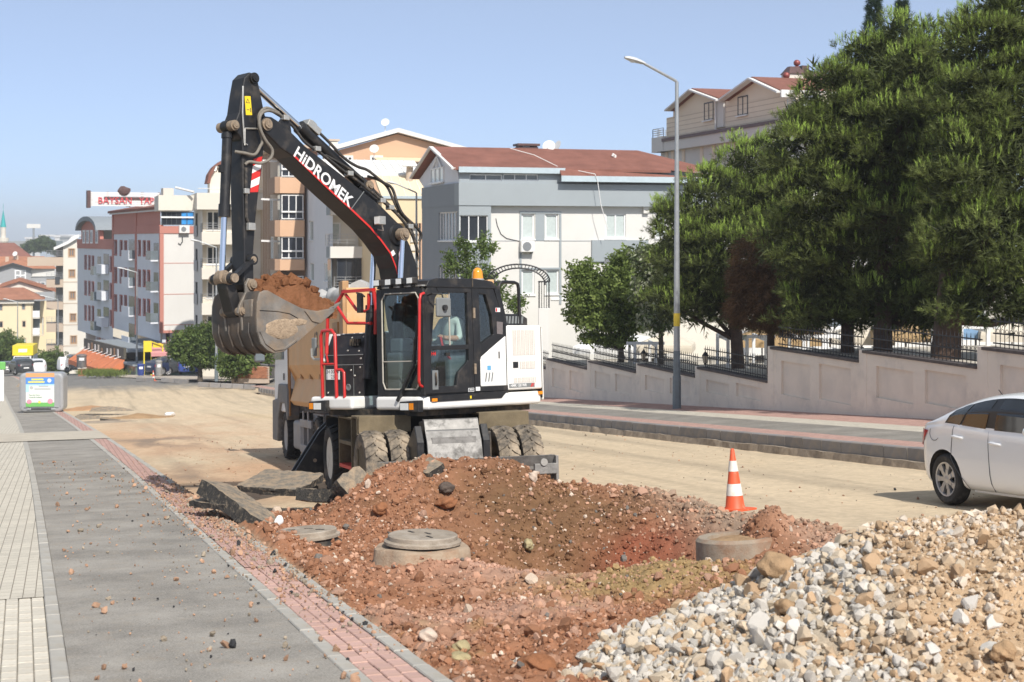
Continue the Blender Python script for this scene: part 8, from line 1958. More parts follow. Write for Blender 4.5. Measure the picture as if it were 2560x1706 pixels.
def MT(p, rx, ry, rz): return Matrix.Translation(p)@Matrix.Rotation(rz, 4, 'Z')@Matrix.Rotation(ry, 4, 'Y')@Matrix.Rotation(rx, 4, 'X')
# big slab leaning at the kerb: placed between two photographed corners
pa_ = at(548, 1205, 18.75); pb_ = at(668, 1292, 17.9)
def slab_between(lab, a, b_, width, thick, roll, seed, over=.05, **kw):
    a = Vector(a); b_ = Vector(b_); y = (b_-a); L = y.length; y.normalize(); up = Vector((0,0,1)); x = y.cross(up).normalized(); z = x.cross(y)
    Rr = Matrix.Rotation(roll, 3, y); x = Rr@x; z = Rr@z; c = (a+b_)/2
    M = Matrix(((x.x,y.x,z.x,c.x),(x.y,y.y,z.y,c.y),(x.z,y.z,z.z,c.z),(0,0,0,1)))
    w = width/2; l = L/2+over
    return slab(lab, [(-w,-l),(w*.9,-l*.96),(w,0),(w*.95,l*.9),(w*.3,l*1.04),(-w*.95,l*.94),(-w*1.03,0)], thick, M, seed, **kw)
slab_between('long thick asphalt slab tilted against the red kerb strip', pa_, pb_, .44, .20, R(-16), 3, .10, bend=.06)
pa_ = at(640, 1195, 20.2); pb_ = at(765, 1203, 19.9); slab_between('flat asphalt slab propped up in front of the stabiliser leg', pa_, pb_, .8, .09, R(8), 4, .1, under=m_lumpr)
pa_ = at(765, 1222, 19.0); pb_ = at(845, 1226, 18.9); slab_between('dark crumbling asphalt lump right of the propped slab', pa_, pb_, .4, .16, R(-12), 5)
pa_ = at(868, 1215, 18.3); pb_ = at(905, 1190, 18.5); slab_between('upright asphalt block with black broken face beside the wheel', pa_, pb_, .28, .22, R(55), 6, .08)
pa_ = at(922, 1180, 18.6); pb_ = at(962, 1195, 18.4); slab_between('grey asphalt chunk in front of the front left tyres', pa_, pb_, .3, .17, R(60), 7, .05)
pa_ = at(1040, 1150, 18.5); pb_ = at(1082, 1172, 18.2); slab_between('asphalt chunk on top of the heap below the blade', pa_, pb_, .28, .13, R(25), 8, .03)
pa_ = at(585, 1255, 18.3); pb_ = at(505, 1246, 18.9); slab_between('thin dark asphalt edge behind the leaning slab', pa_, pb_, .35, .07, R(-4), 9, .05)
# broken pieces farther down the street
for i, (xa, ya, xb, yb2, d, w, th, rl, lab) in enumerate(((225,1024,325,1030,56,1.1,.28,20,'dark curled asphalt sheet on the rubble beyond the bin'),(212,1035,310,1036,54,1.2,.25,-5,'pale asphalt slab under the dark curled sheet'),(190,1043,260,1050,52,1.2,.22,6,'cracked grey slab at the path edge beyond the bin'),(268,1047,296,1050,51,.9,.2,-6,'small flat slab at the right of the far rubble'),(38,972,56,978,86,1.6,.4,35,'dark asphalt pieces left of the bin'))):
    d = surf_dep((xa+xb)/2, (ya+yb2)/2+2, zall, 30, 120); slab_between(lab, at(xa, ya, d), at(xb, yb2, d-.2), w*.8, th*.8, R(rl), 20+i, .1, bend=.12 if i == 0 else 0)
# ------------------------------------------------------------------ vegetation
def leaf_mat(name, trans=.30, rough=.6):
    m, nt, p = _nt(name); out = nt.nodes['Material Output']
    a = nt.nodes.new('ShaderNodeVertexColor'); a.layer_name = 'Col'
    nt.links.new(a.outputs[0], p.inputs['Base Color']); p.inputs['Roughness'].default_value = rough; p.inputs['Specular IOR Level'].default_value = .25
    t = nt.nodes.new('ShaderNodeBsdfTranslucent'); nt.links.new(a.outputs[0], t.inputs[0])
    mx = nt.nodes.new('ShaderNodeMixShader'); mx.inputs[0].default_value = trans
    nt.links.new(p.outputs[0], mx.inputs[1]); nt.links.new(t.outputs[0], mx.inputs[2]); nt.links.new(mx.outputs[0], out.inputs[0]); return m
m_needle = leaf_mat('pine_needles', .38, .55); m_leaf = leaf_mat('green_leaves', .45)
m_bark = mat('pine_bark', (.085,.055,.04), rough=.95, var=.35, vs=9, bump=.8, bs=22); m_bark2 = mat('grey_bark', (.11,.09,.07), rough=.95, var=.3, vs=9, bump=.6, bs=25)
tv = np.random.default_rng(77)
def rot_to(D):
    """frames whose z axis is D (n,3)"""
    n = len(D); D = D/np.linalg.norm(D, axis=1)[:, None]; up = np.where(np.abs(D[:, 2:3]) > .95, np.array([[1.,0,0]]), np.array([[0,0,1.]]))
    A = np.cross(up, D); A /= np.linalg.norm(A, axis=1)[:, None]; B_ = np.cross(D, A); return np.stack([A, B_, D], -1)
def tuft_template(n, L, nl, w, spread, seed, up=0.):
    """n needles along an axis of length L, each a thin triangle"""
    r = np.random.default_rng(seed); V = []
    for i in range(n):
        t = r.uniform(.05, 1); a = r.uniform(0, 6.283); base = np.array((0, 0, t*L)); sp_ = spread*(1.15-.5*t)
        d = np.array((math.cos(a)*math.sin(sp_), math.sin(a)*math.sin(sp_), math.cos(sp_))); s = np.cross(d, r.normal(size=3)); s /= np.linalg.norm(s)
        ln = nl*r.uniform(.7, 1.1); V += [base-s*w/2, base+s*w/2, base+d*ln]
    return np.array(V)
def tufts(P, D, S, C, templates):
    Rm = rot_to(D); VV = []; CC = []; k = tv.integers(0, len(templates), len(P))
    spin = tv.uniform(0, 6.283, len(P)); cs, sn = np.cos(spin), np.sin(spin); Z = np.zeros_like(cs); O = np.ones_like(cs)
    Rz = np.stack([cs,-sn,Z,sn,cs,Z,Z,Z,O], -1).reshape(-1,3,3); Rm = Rm@Rz
    for j, T in enumerate(templates):
        ix = np.where(k == j)[0]
        if not len(ix): continue
        W_ = np.einsum('nij,vj->nvi', Rm[ix], T)*S[ix][:, None, None]+P[ix][:, None, :]
        sh = (.75+.5*tv.random((len(ix), len(T)//3, 1))).repeat(3, 1)
        VV.append(W_.reshape(-1, 3)); CC.append((C[ix][:, None, :]*sh).reshape(-1, 3))
    V = np.concatenate(VV); return V, np.arange(len(V)).reshape(-1, 3), np.concatenate(CC)
T_OLD = [tuft_template(16, .22, .16, .015, .85, i) for i in range(6)]; T_NEW = [tuft_template(16, .26, .12, .016, .5, 20+i) for i in range(5)]; T_IN = [tuft_template(10, .36, .27, .045, 1.0, 40+i) for i in range(4)]
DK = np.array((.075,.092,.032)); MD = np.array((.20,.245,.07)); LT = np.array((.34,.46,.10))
def lobe_points(c, r, n):
    D = tv.normal(size=(n, 3)); D /= np.linalg.norm(D, axis=1)[:, None]
    f = 1+.22*np.sin(D[:,0]*5+c[0])*np.sin(D[:,1]*5+c[1]*2)*np.cos(D[:,2]*4+c[2]); rad = f*(1-.25*tv.random(n)**2)
    return c+D*rad[:, None]*r, D
def pine(name, label, base, lobes, cl=1.5, trunk=.2, new=.5, tw=None, group='pines behind the garden wall'):
    """lobes: (dx,dy,dz,rx,ry,rz) relative to the base"""
    root = thing(name, label, 'tree', base, 0, group)
    Vs = []; Fs = []; Cs = []; o = 0
    for (dx, dy, dz, rx, ry, rz) in lobes:
        c = np.array((dx, dy, dz)); r = np.array((rx, ry, rz)); area = 4*math.pi*((rx*ry)**1.6/3+(rx*rz)**1.6/3+(ry*rz)**1.6/3)**(1/1.6); n = int(area*40)
        # clumps of shoots over the lobe, each clump a little dome of tufts
        nc = max(8, int(area*cl)); CP, CD = lobe_points(c, r*.92, nc); cr = tv.uniform(.24, .50, nc); m_ = 34; n = nc*m_
        D = tv.normal(size=(n, 3)); D[:, 2] = np.abs(D[:, 2])*.9+.1*D[:, 2]; D += np.repeat(CD, m_, 0)*.7; D /= np.linalg.norm(D, axis=1)[:, None]
        P = np.repeat(CP, m_, 0)+D*np.repeat(cr, m_)[:, None]*(.55+.5*tv.random((n, 1)))*np.array((1.1, 1.1, .8))
        ad = D+np.array((0, 0, .45))+.3*tv.normal(size=D.shape)
        isnew = tv.random(n) < new*np.clip(.1+.75*D[:, 2], 0, 1)*np.clip(.55+.6*np.repeat(CD[:, 2], m_), 0, 1)
        ad = np.where(isnew[:, None], D*.3+np.array((0, 0, 1.))+.12*tv.normal(size=D.shape), ad)
        jit = (.75+.5*tv.random((n, 1)))*np.repeat(tv.uniform(.7, 1.3, nc), m_)[:, None]; C = np.where(isnew[:, None], LT*jit, (DK+(MD-DK)*tv.random((n, 1)))*jit)
        S = tv.uniform(.6, 1.0, n)
        for (msk, T) in ((~isnew, T_OLD), (isnew, T_NEW)):
            if msk.any(): V, F_, c_ = tufts(P[msk], ad[msk], S[msk], C[msk], T); Vs.append(V); Fs.append(F_+o); Cs.append(c_); o += len(V)
        # inner filler tufts, the crown's inner shade put into darker needles
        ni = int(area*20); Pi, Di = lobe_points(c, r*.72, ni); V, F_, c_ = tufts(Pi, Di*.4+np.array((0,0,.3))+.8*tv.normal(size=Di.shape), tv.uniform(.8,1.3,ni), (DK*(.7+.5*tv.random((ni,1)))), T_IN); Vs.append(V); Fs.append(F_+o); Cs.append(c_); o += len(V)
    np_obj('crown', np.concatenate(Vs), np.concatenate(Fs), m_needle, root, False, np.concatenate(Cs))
    top = max(l[2] for l in lobes); b = MB(); tw = tw or (0, 0)
    b.tube([(0,0,-.4),(0.03,0,.0),(.06+tw[0]*.3,.02,1.2),(tw[0],tw[1],2.6),(tw[0]*1.4,tw[1]*1.4,top*.72)], [trunk*1.5,trunk*1.15,trunk,trunk*.8,trunk*.25], 9)
    b.obj('trunk', m_bark, root, smooth=60)
    rg = random.Random(int(base[1]*10))
    for (dx, dy, dz, rx, ry, rz) in lobes:
        s = Vector((tw[0]*dz/4, tw[1]*dz/4, max(.9, dz*.55-.1))); e = Vector((dx, dy, dz)); b = MB(); m_ = s.lerp(e, .5)+Vector((0,0,-.15+rg.uniform(-.1,.1)))
        if (e-s).length > .3: b.tube([s, m_, e, e+(e-s).normalized()*max(rx,ry)*.5], [trunk*.45,trunk*.35,trunk*.22,.02], 6); b.obj('branch', m_bark, root, smooth=60)
    return root
def base_at(px, X): d = dep_of(px, X); y = (d-.2921*X)/.9564; return (X, y, gz(X, y))
def lobes_px(base, specs):
    """crown lobes from photographed outlines: (px, py, r_px, depth shift, flatten)"""
    out = []; d0 = base[0]*.2921+base[1]*.9564
    for (px, py, rp, ds, fl) in specs:
        p = at(px, py, d0+ds); r = rp*(d0+ds)/3700; out.append((p.x-base[0], p.y-base[1], p.z-base[2], r, r, r*fl))
    return out
b1 = base_at(1844, 20.2); pine('pine_tree', 'bushy pine with bright green shoots, leftmost of the pine row', b1, lobes_px(b1, [(1790,520,95,0,1.0),(1900,450,100,.5,1.0),(1720,640,80,-.3,.95),(1830,640,120,-.6,.9),(1930,560,110,0,1.0),(1760,745,85,0,.8),(1860,760,95,.6,.7),(1685,560,55,.2,1.0),(1680,760,60,-.4,.7),(1960,690,95,.3,.8)]), 2.6, .19, 1.0, tw=(-.3,.2))
b2 = base_at(2116, 19.7); pine('pine_tree', 'tall pine with slim trunk in the middle of the row', b2, lobes_px(b2, [(2080,260,95,0,1.0),(2170,180,85,.4,1.0),(2020,380,105,-.3,1.0),(2140,350,120,-.5,1.0),(2060,500,125,-.6,.95),(2180,500,125,0,1.0),(2000,620,105,-.2,.85),(2120,660,125,-.5,.8),(2040,765,95,0,.6),(2160,770,95,.2,.55),(2240,120,60,.3,1.2)]), 2.4, .16, .85)
b3 = base_at(2205, 19.8); pine('pine_tree', 'dark pine with stout trunk just right of the slim one', b3, lobes_px(b3, [(2270,210,95,.3,1.0),(2330,150,70,.6,1.1),(2260,360,120,0,1.0),(2350,300,100,.4,1.0),(2250,560,125,-.3,.9),(2340,480,125,.2,1.0),(2230,750,105,0,.6),(2330,720,115,.3,.7),(2290,790,80,.2,.4)]), 2.4, .22, .8)
b4 = base_at(2362, 19.3); pine('pine_tree', 'largest pine with the thick leaning trunk at the right edge', b4, lobes_px(b4, [(2480,130,110,.3,1.05),(2560,60,110,.4,1.1),(2440,270,115,0,1.0),(2550,260,130,0,1.0),(2430,430,130,-.4,.95),(2550,450,140,-.5,.95),(2470,590,130,-.8,.8),(2580,640,120,-.5,.75),(2390,640,100,-.2,.7),(2490,740,95,-.6,.5),(2590,790,85,-.8,.5),(2400,770,70,-.5,.4)]), 2.4, .30, .65, tw=(.25,.0))
# dead brown conifer between the pines
b5 = base_at(1927, 19.6); root = thing('dry_conifer', 'withered brown conifer drooping between the green pines', 'tree', b5)
Vs = []; Fs = []; Cs = []; o = 0
for (dx, dy, dz, rx, ry, rz) in lobes_px(b5, [(1900,640,55,-.6,1.2),(1935,720,85,-.7,.9),(1890,760,60,-.6,.8),(1980,780,75,-.6,.6),(1870,690,40,-.5,1.0)]):
    P, D = lobe_points(np.array((dx,dy,dz)), np.array((rx,ry,rz)), int(520*rx)); V, F_, c_ = tufts(P, D*np.array((1,1,.3))+np.array((0,0,-.9))+.3*tv.normal(size=D.shape), tv.uniform(1.0,1.7,len(P)), np.array((.17,.10,.05))*(.6+.7*tv.random((len(P),1))), T_OLD); Vs.append(V); Fs.append(F_+o); Cs.append(c_); o += len(V)
np_obj('crown', np.concatenate(Vs), np.concatenate(Fs), m_needle, root, False, np.concatenate(Cs)); b = MB(); b.tube([(0,0,-.3),(0,0,1.5),(.05,0,3.2)], [.13,.11,.04], 8); b.obj('trunk', m_bark, root, smooth=60)
# spruces behind
def spruce(label, px, ytop, ybot, dep, rpx):
    t = at(px, ytop, dep); g = at(px, ybot, dep); H = t.z-g.z; root = thing('spruce_tree', label, 'tree', (t.x, t.y, g.z), 0, 'spruces behind the pines'); n = 3200
    f = tv.random(n)**.75; z = H*f; a = tv.uniform(0, 6.283, n); rad = rpx*dep/3700*(1-f*.97)*(.75+.25*tv.random(n)+.25*np.sin(f*46)); P = np.stack([np.cos(a)*rad*tv.random(n)**.35, np.sin(a)*rad*tv.random(n)**.35, z], -1)
    D = np.stack([np.cos(a), np.sin(a), .25+.0*a], -1)+.2*tv.normal(size=(n,3)); V, F_, c_ = tufts(P, D, tv.uniform(.6,1.0,n), np.array((.055,.09,.055))*(.6+.8*tv.random((n,1))), T_OLD)
    np_obj('crown', V, F_, m_needle, root, False, c_); b = MB(); b.cyl((0,0,-1), (0,0,H*.95), .2, .03, 7); b.obj('trunk', m_bark, root)
spruce('pointed blue green spruce rising behind the pines', 2185, -8, 620, 50, 120); spruce('slim second spruce just right of the pointed one', 2255, 4, 620, 52, 85)
# ---- broadleaf trees
def leaf_template(l, w): return np.array([(-w/2,0,l*.35),(0,0,0),(w/2,0,l*.45),(-w/2,0,l*.35),(w/2,0,l*.45),(0,.0,l)])
T_LEAF = [np.concatenate([leaf_template(.13,.075)+np.array((math.cos(k*2.1+j)*.05, math.sin(k*2.1+j)*.05, .05*k)) for k in range(3)]) for j in range(4)]
def broadleaf(name, label, base, lobes, n_per, cols, trunk=.08, forks=None, leaf=1.0, group=None, bark=None, ring=.5, hang=0.):
    root = thing(name, label, 'tree', base, 0, group); Vs = []; Fs = []; Cs = []; o = 0
    for (dx, dy, dz, rx, ry, rz) in lobes:
        n = int(n_per*rx*rz*4); D = tv.normal(size=(n,3)); D /= np.linalg.norm(D, axis=1)[:, None]; rad = tv.random(n)**ring*(1+.25*np.sin(D[:,0]*6+dx)*np.cos(D[:,2]*5+dz)); P = np.array((dx,dy,dz))+D*rad[:, None]*np.array((rx,ry,rz))
        ax = tv.normal(size=(n,3))+np.array((0,0,-hang)); C = np.array(cols)[tv.integers(0, len(cols), n)]*(.65+.7*tv.random((n,1)))
        V, F_, c_ = tufts(P, ax, leaf*tv.uniform(.8,1.3,n), C, T_LEAF); Vs.append(V); Fs.append(F_+o); Cs.append(c_); o += len(V)
    np_obj('crown', np.concatenate(Vs), np.concatenate(Fs), m_leaf, root, False, np.concatenate(Cs))
    zf = min(l[2]-l[5] for l in lobes); b = MB(); b.tube([(0,0,-.4),(.02,.01,zf*.5),(0,0,max(.4,zf))], [trunk*1.3,trunk,trunk*.85], 8); b.obj('trunk', bark or m_bark2, root, smooth=60)
    for (dx, dy, dz, rx, ry, rz) in lobes:
        s = Vector((0,0,max(.35,zf*.9))); e = Vector((dx,dy,dz)); b = MB(); b.tube([s, s.lerp(e,.5)+Vector((0,0,-.1)), e, e+Vector((dx*.2,dy*.2,rz*.5))], [trunk*.6,trunk*.42,trunk*.25,.01], 6); b.obj('branch', bark or m_bark2, root, smooth=60)
    return root
GR = [(.13,.18,.045),(.17,.23,.06),(.22,.28,.08)]; GL = [(.13,.19,.05),(.18,.24,.07),(.10,.15,.04)]; SV = [(.36,.38,.27),(.10,.14,.045),(.20,.24,.11)]
b6 = base_at(1552, 19.6); broadleaf('fruit_tree', 'round green fruit tree behind the fence beside the lamp post', b6, lobes_px(b6, [(1470,740,60,0,.9),(1540,720,75,.2,.9),(1600,760,65,0,.8),(1455,690,40,.1,1.0),(1505,800,60,-.2,.6),(1580,810,55,0,.5),(1560,660,35,.2,1.3),(1450,790,40,0,.7),(1540,850,50,-.1,.35),(1480,845,40,0,.4)]), 430, GR, .12)
b7 = base_at(1652, 20.0); broadleaf('silver_leaf_tree', 'tree with pale silvery leaves just left of the lamp post', b7, lobes_px(b7, [(1640,690,45,0,1.6),(1680,640,40,.2,1.3),(1610,640,30,0,1.2),(1650,780,55,0,.9),(1700,700,45,.3,1.4),(1615,720,35,0,1.3)]), 520, SV, .09, hang=1.0, leaf=1.15)
b8 = (19.0, y_of(1175, 19.0), gz(19.0, y_of(1175, 19.0))); broadleaf('sapling', 'slender leafy sapling behind the cab beside the arched gate', b8, lobes_px(b8, [(1130,665,22,0,1.5),(1165,640,22,0,2.0),(1205,620,20,0,2.0),(1120,640,14,0,1.0),(1230,620,14,.1,1.2),(1180,690,30,0,1.0),(1240,730,34,.2,1.2),(1290,760,30,.2,.9),(1150,610,12,0,2.0),(1215,690,26,0,1.3)]), 130, GL, .04, leaf=1.25)
p = at(500, 940, 108); broadleaf('street_tree', 'bushy street tree behind the bucket at the junction', (p.x, p.y, p.z), [((at(px,py,108+ds).x-p.x),(at(px,py,108+ds).y-p.y),(at(px,py,108+ds).z-p.z),r,r,r*f) for (px,py,ds,r,f) in ((465,860,0,1.1,.8),(505,850,0,1.3,.9),(540,860,0,1.2,.9),(490,885,0,1.4,.7),(445,875,0,.8,.8),(530,895,0,1.3,.6),(570,890,0,1.0,.7))], 300, GL, .16, leaf=1.6)
for i, (px, py, d, r, lab) in enumerate(((4, 872, 190, 2.6, 'green tree cut by the left edge of the photo'), (128, 905, 186, 1.9, 'green bush behind the thin lamp post'), (625, 890, 104, 1.3, 'green bush behind the truck mirror'), (590, 905, 100, 1.1, 'small bush above the low brick wall'), (36, 880, 215, 2.4, 'olive green tree beside the yellow lorry'))):
    p = at(px, py, d); g_ = p.z-r*.9; broadleaf('shrub', lab, (p.x, p.y, g_), [(0,0,r*.9,r,r,r*.8),(r*.5,0,r*.6,r*.7,r*.7,r*.5),(-r*.5,0,r*.7,r*.7,r*.7,r*.6)], 150, GL if i != 4 else GR, .1, leaf=2.2, group='shrubs at the junction')
# distant wood on the skyline
rg = np.random.default_rng(8)
V = []; F_ = []; C = []; o = 0
for k in range(26):
    px = 62+86*k/25+rg.uniform(-3,3); d = rg.uniform(470, 600); p = at(px, 628-20*math.sin(math.pi*min(1,max(0,(px-55)/90)))*rg.uniform(.5,1.2), d); r = rg.uniform(1.6, 2.6)
    n = 260; D = rg.normal(size=(n,3)); D /= np.linalg.norm(D, axis=1)[:, None]; P = np.array(p)+D*np.array((r,r,r*.9))*(rg.random((n,1))**.4); v, f, c = tufts(P, rg.normal(size=(n,3)), np.full(n, 5.0), np.array((.09,.125,.05))*(.6+.8*rg.random((n,1))), T_LEAF); V.append(v); F_.append(f+o); C.append(c); o += len(v)
tag(np_obj('distant_wood', np.concatenate(V), np.concatenate(F_), m_leaf, None, False, np.concatenate(C)), 'distant green wood on the skyline', kind='stuff')
# ------------------------------------------------------------------ traffic cones
m_cone = mat('cone_orange', (.66,.10,.035), rough=.55, var=.12, vs=6, dirt=(.60,.42,.32), dt=(.58,.8), ds=5); m_conew = mat('cone_white_band', (.72,.70,.64), rough=.5, var=.12, vs=12, dirt=(.60,.52,.42), dt=(.5,.75), ds=9)
def cone(label, p, H, tilt=0.):
    t = thing('traffic_cone', label, 'cone', p, 0, 'traffic cones'); t.rotation_euler = (SL, tilt, .4)
    r = lambda f: H*(.165-.135*f)
    b = MB(); b.prism([(-.25*H,-.25*H),(.25*H,-.25*H),(.25*H,.25*H),(-.25*H,.25*H)], 'z', 0, .035*H); b.obj('base_plate', m_cone, t, bevel=.01*H)
    b = MB(); b.lathe([(r(0)*1.08,.03*H),(r(.06),.06*H),(r(.3)*1.0,.3*H),(r(.98),.97*H),(r(1)*.8,.995*H),(.001,H)], 24); b.obj('cone_body', m_cone, t, smooth=40)
    for (a, c) in ((.24,.43), (.63,.80)): b = MB(); b.lathe([(r(a)+.004*H,a*H),(r(c)+.004*H,c*H)], 24); b.obj('white_band', m_conew, t, smooth=40)
d = 18.55; p = at(1838, 1276, d); cone('large orange and white traffic cone on the sand right of the pit', (p.x, p.y, p.z), .77, .02)
p = at(384, 953, 112); cone('small distant traffic cone near the grey litter bin', (p.x, p.y, p.z), .80)
# ------------------------------------------------------------------ waste container with poster
m_bin = mat('grey_container', (.40,.41,.42), rough=.4, metal=.35, var=.08, vs=2, dirt=(.30,.29,.27), dt=(.6,.85), ds=2.5); m_bing = mat('dark_gap', (.06,.06,.06), rough=.8, var=.1)
dB = surf_dep(109, 1031, lambda X, Y: zpath(Y), 30, 120)
p = at(109, 1031, dB); BN = thing('waste_container', 'grey waste container with a printed poster on the cycle path', 'waste container', (p.x, p.y, p.z), R(-13))
w = 108*dB/3700/2; H = 100*dB/3700
b = MB(); pts = []; rr_ = .22
def rrect(x0, x1, z0, z1, r, n=5):
    out = []
    for (cx, cz, a0) in ((x1-r,z0+r,-90),(x1-r,z1-r,0),(x0+r,z1-r,90),(x0+r,z0+r,180)):
        for k in range(n+1): a = R(a0+90*k/n); out.append((cx+r*math.cos(a), cz+r*math.sin(a)))
    return out
b.prism(rrect(-w,w,.05,H,.24), 'y', -.45, .45); b.obj('container_body', m_bin, BN, bevel=.10, seg=3)
b = MB(); b.box(-w*.62,w*.62,-.475,-.44,.16,.22); b.box(-w*.78,w*.78,-.47,-.44,.245,.265); b.obj('hinge_bar', m_bing, BN)
for s_ in (-1, 1): b = MB(); b.box(s_*w*.55-.10,s_*w*.55+.10,-.49,-.44,.15,.24); b.obj('hinge', m_bin, BN, bevel=.02); b = MB(); b.box(s_*(w-.12)-.03,s_*(w-.12)+.03,-.48,-.44,.3,H-.35); b.obj('side_rib', m_bin, BN, bevel=.02)
px0, px1 = (72-109)*dB/3700, (141-109)*dB/3700
def pz(y): return (1031-y)*dB/3700
def sheet(x0, x1, y0, y1, m, d, nm): b = MB(); b.box(x0, x1, -.475-d, -.45, pz(y1), pz(y0)); return b.obj(nm, m, BN)
flat = lambda n, c: mat(n, c, rough=.5, var=.04, vs=2)
m_porange = flat('poster_orange', (.78,.36,.16)); m_pblue = flat('poster_blue', (.09,.27,.68)); m_psky = flat('poster_sky', (.42,.66,.82)); m_pwhite = flat('poster_white', (.72,.75,.70)); m_pgreen = flat('poster_green', (.16,.46,.12)); m_pyel = flat('poster_yellow', (.76,.70,.12)); m_pgrey = flat('poster_grey', (.45,.47,.46)); m_ppink = flat('poster_pink', (.70,.30,.38))
sheet(px0, px1, 931, 941, m_porange, 0, 'poster_band'); sheet(px0, px1, 941.2, 958, m_pblue, 0, 'poster_band'); sheet(px0, px1, 958.3, 978, m_psky, 0, 'poster_panel'); sheet(px0, px1, 978.2, 1004, m_pwhite, 0, 'poster_panel'); sheet(px0, px1, 1004.2, 1014, m_pgreen, 0, 'poster_panel')
sheet(px0+.14, px1, 962, 978, m_pwhite, .002, 'poster_panel')
for (ya, yb2, xa, xb) in ((944.5,948.5,.20,.62), (951,955,.08,.66)): sheet(px0+(px1-px0)*xa, px0+(px1-px0)*xb, ya, yb2, m_pyel, .003, 'poster_line')
for (ya, yb2, xa, xb) in ((962,965.5,.45,.80), (968.5,972.5,.30,.88)): sheet(px0+(px1-px0)*xa, px0+(px1-px0)*xb, ya, yb2, m_pgrey, .003, 'poster_line')
ptx = flat('poster_text', (.10,.22,.10))
text_obj('poster_text', 'Temiz Bir Çevre', .075, ptx, BN, (px0+(px1-px0)*.30, -.480, pz(985.5)), (1,0,0), (0,0,1), 0, True); text_obj('poster_text', 'Temiz Bir Gelecek', .075, ptx, BN, (px0+(px1-px0)*.34, -.480, pz(991)), (1,0,0), (0,0,1), 0, True)
for (fx, y, r, m_) in ((.83,949.5,.09,m_pwhite),(.20,967,.08,m_pgrey),(.12,1002,.11,m_ppink),(.48,1003,.06,m_pyel),(.86,1001,.12,m_ppink),(.15,1010,.10,m_pgreen)):
    b = MB(); b.lathe([(r,0),(r*.95,-.004),(.001,-.004)], 16, (px0+(px1-px0)*fx, -.478, pz(y)), 'y'); b.obj('poster_mark', m_, BN)
for (x, z) in ((-w+.25,0),(w-.25,0)): b = MB(); b.cyl((x,-.35,.06),(x,-.28,.06),.07,n=10); b.cyl((x,.28,.06),(x,.35,.06),.07,n=10); tag(b.obj('castors', m_bing, BN), kind='stuff')
# white signboard with green top cut by the left edge
p = at(-8, 1010, 60); t = thing('signboard', 'white signboard with green top cut by the left edge', 'sign', (p.x, p.y, p.z), R(-10)); hS = (1010-905)*60/3700
b = MB(); b.box(-.9,.28,-.05,.05,.1,hS-.32); b.obj('white_panel', m_fr_white, t, bevel=.02); b = MB(); b.box(-.9,.34,-.07,.07,hS-.32,hS); b.obj('green_top', m_pgreen, t, bevel=.03); b = MB(); b.box(-.8,-.7,-.04,.04,-.1,.1); b.obj('foot', m_rail, t)
# ------------------------------------------------------------------ arched iron gate by the grey house
dG = 66.; pr_ = at(1360, 770, dG); pl_ = at(1232, 770, dG); gzz = gz(pr_.x, pr_.y)
GT = thing('arched_gate', 'black iron arched gateway with pale pillars behind the excavator tail', 'gate', (pr_.x, pr_.y, gzz)); GT.rotation_euler = (0, 0, math.atan2(pr_.y-pl_.y, pr_.x-pl_.x))
wG = (pr_-pl_).length; zP = pr_.z-gzz; zS = at(1360,706,dG).z-gzz; zT = at(1300,664,dG).z-gzz
for x in (0, -wG): b = MB(); b.box(x-.25,x+.25,-.25,.25,-.5,zP); b.obj('pillar', m_white, GT, bevel=.02)
for x in (0, -wG):
    for dx in (-.22,.22):
        for dy in (-.22,.22): b = MB(); b.beam((x+dx,dy,zP),(x+dx,dy,zS),.05,.05,(1,0,0)); b.obj('post', m_iron, GT)
    for dx in (-.11,0,.11): b = MB(); b.beam((x+dx,-.22,zP),(x+dx,-.22,zS),.03,.03,(1,0,0)); b.obj('bar', m_iron, GT)
    b = MB(); b.box(x-.26,x+.26,-.26,.26,zS,zS+.05); b.obj('lattice_cap', m_iron, GT)
for y in (-.22, .22):
    for (r_, z0) in ((1.0, zS+.05), (.86, zS-.12)):
        b = MB(); pts = [(-wG/2-(wG/2+.25)*math.cos(t)*r_, y, z0+(zT-zS)*math.sin(t)) for t in np.linspace(0, math.pi, 20)]; b.tube(pts, .032, 5); b.obj('arch_rail', m_iron, GT)
    for k in range(1, 26):
        t = math.pi*k/26; b = MB(); b.beam((-wG/2-(wG/2+.25)*math.cos(t), y, zS+.05+(zT-zS)*math.sin(t)), (-wG/2-(wG/2+.25)*.86*math.cos(t), y, zS-.12+(zT-zS)*math.sin(t)), .03, .03, (0,1,0)); b.obj('arch_bar', m_iron, GT)
for k in range(14):
    t = math.pi*(k+.5)/14; b = MB(); b.beam((-wG/2-(wG/2+.25)*math.cos(t), -.22, zS+.05+(zT-zS)*math.sin(t)), (-wG/2-(wG/2+.25)*math.cos(t), .22, zS+.05+(zT-zS)*math.sin(t)), .03, .03); b.obj('arch_cross_bar', m_iron, GT)
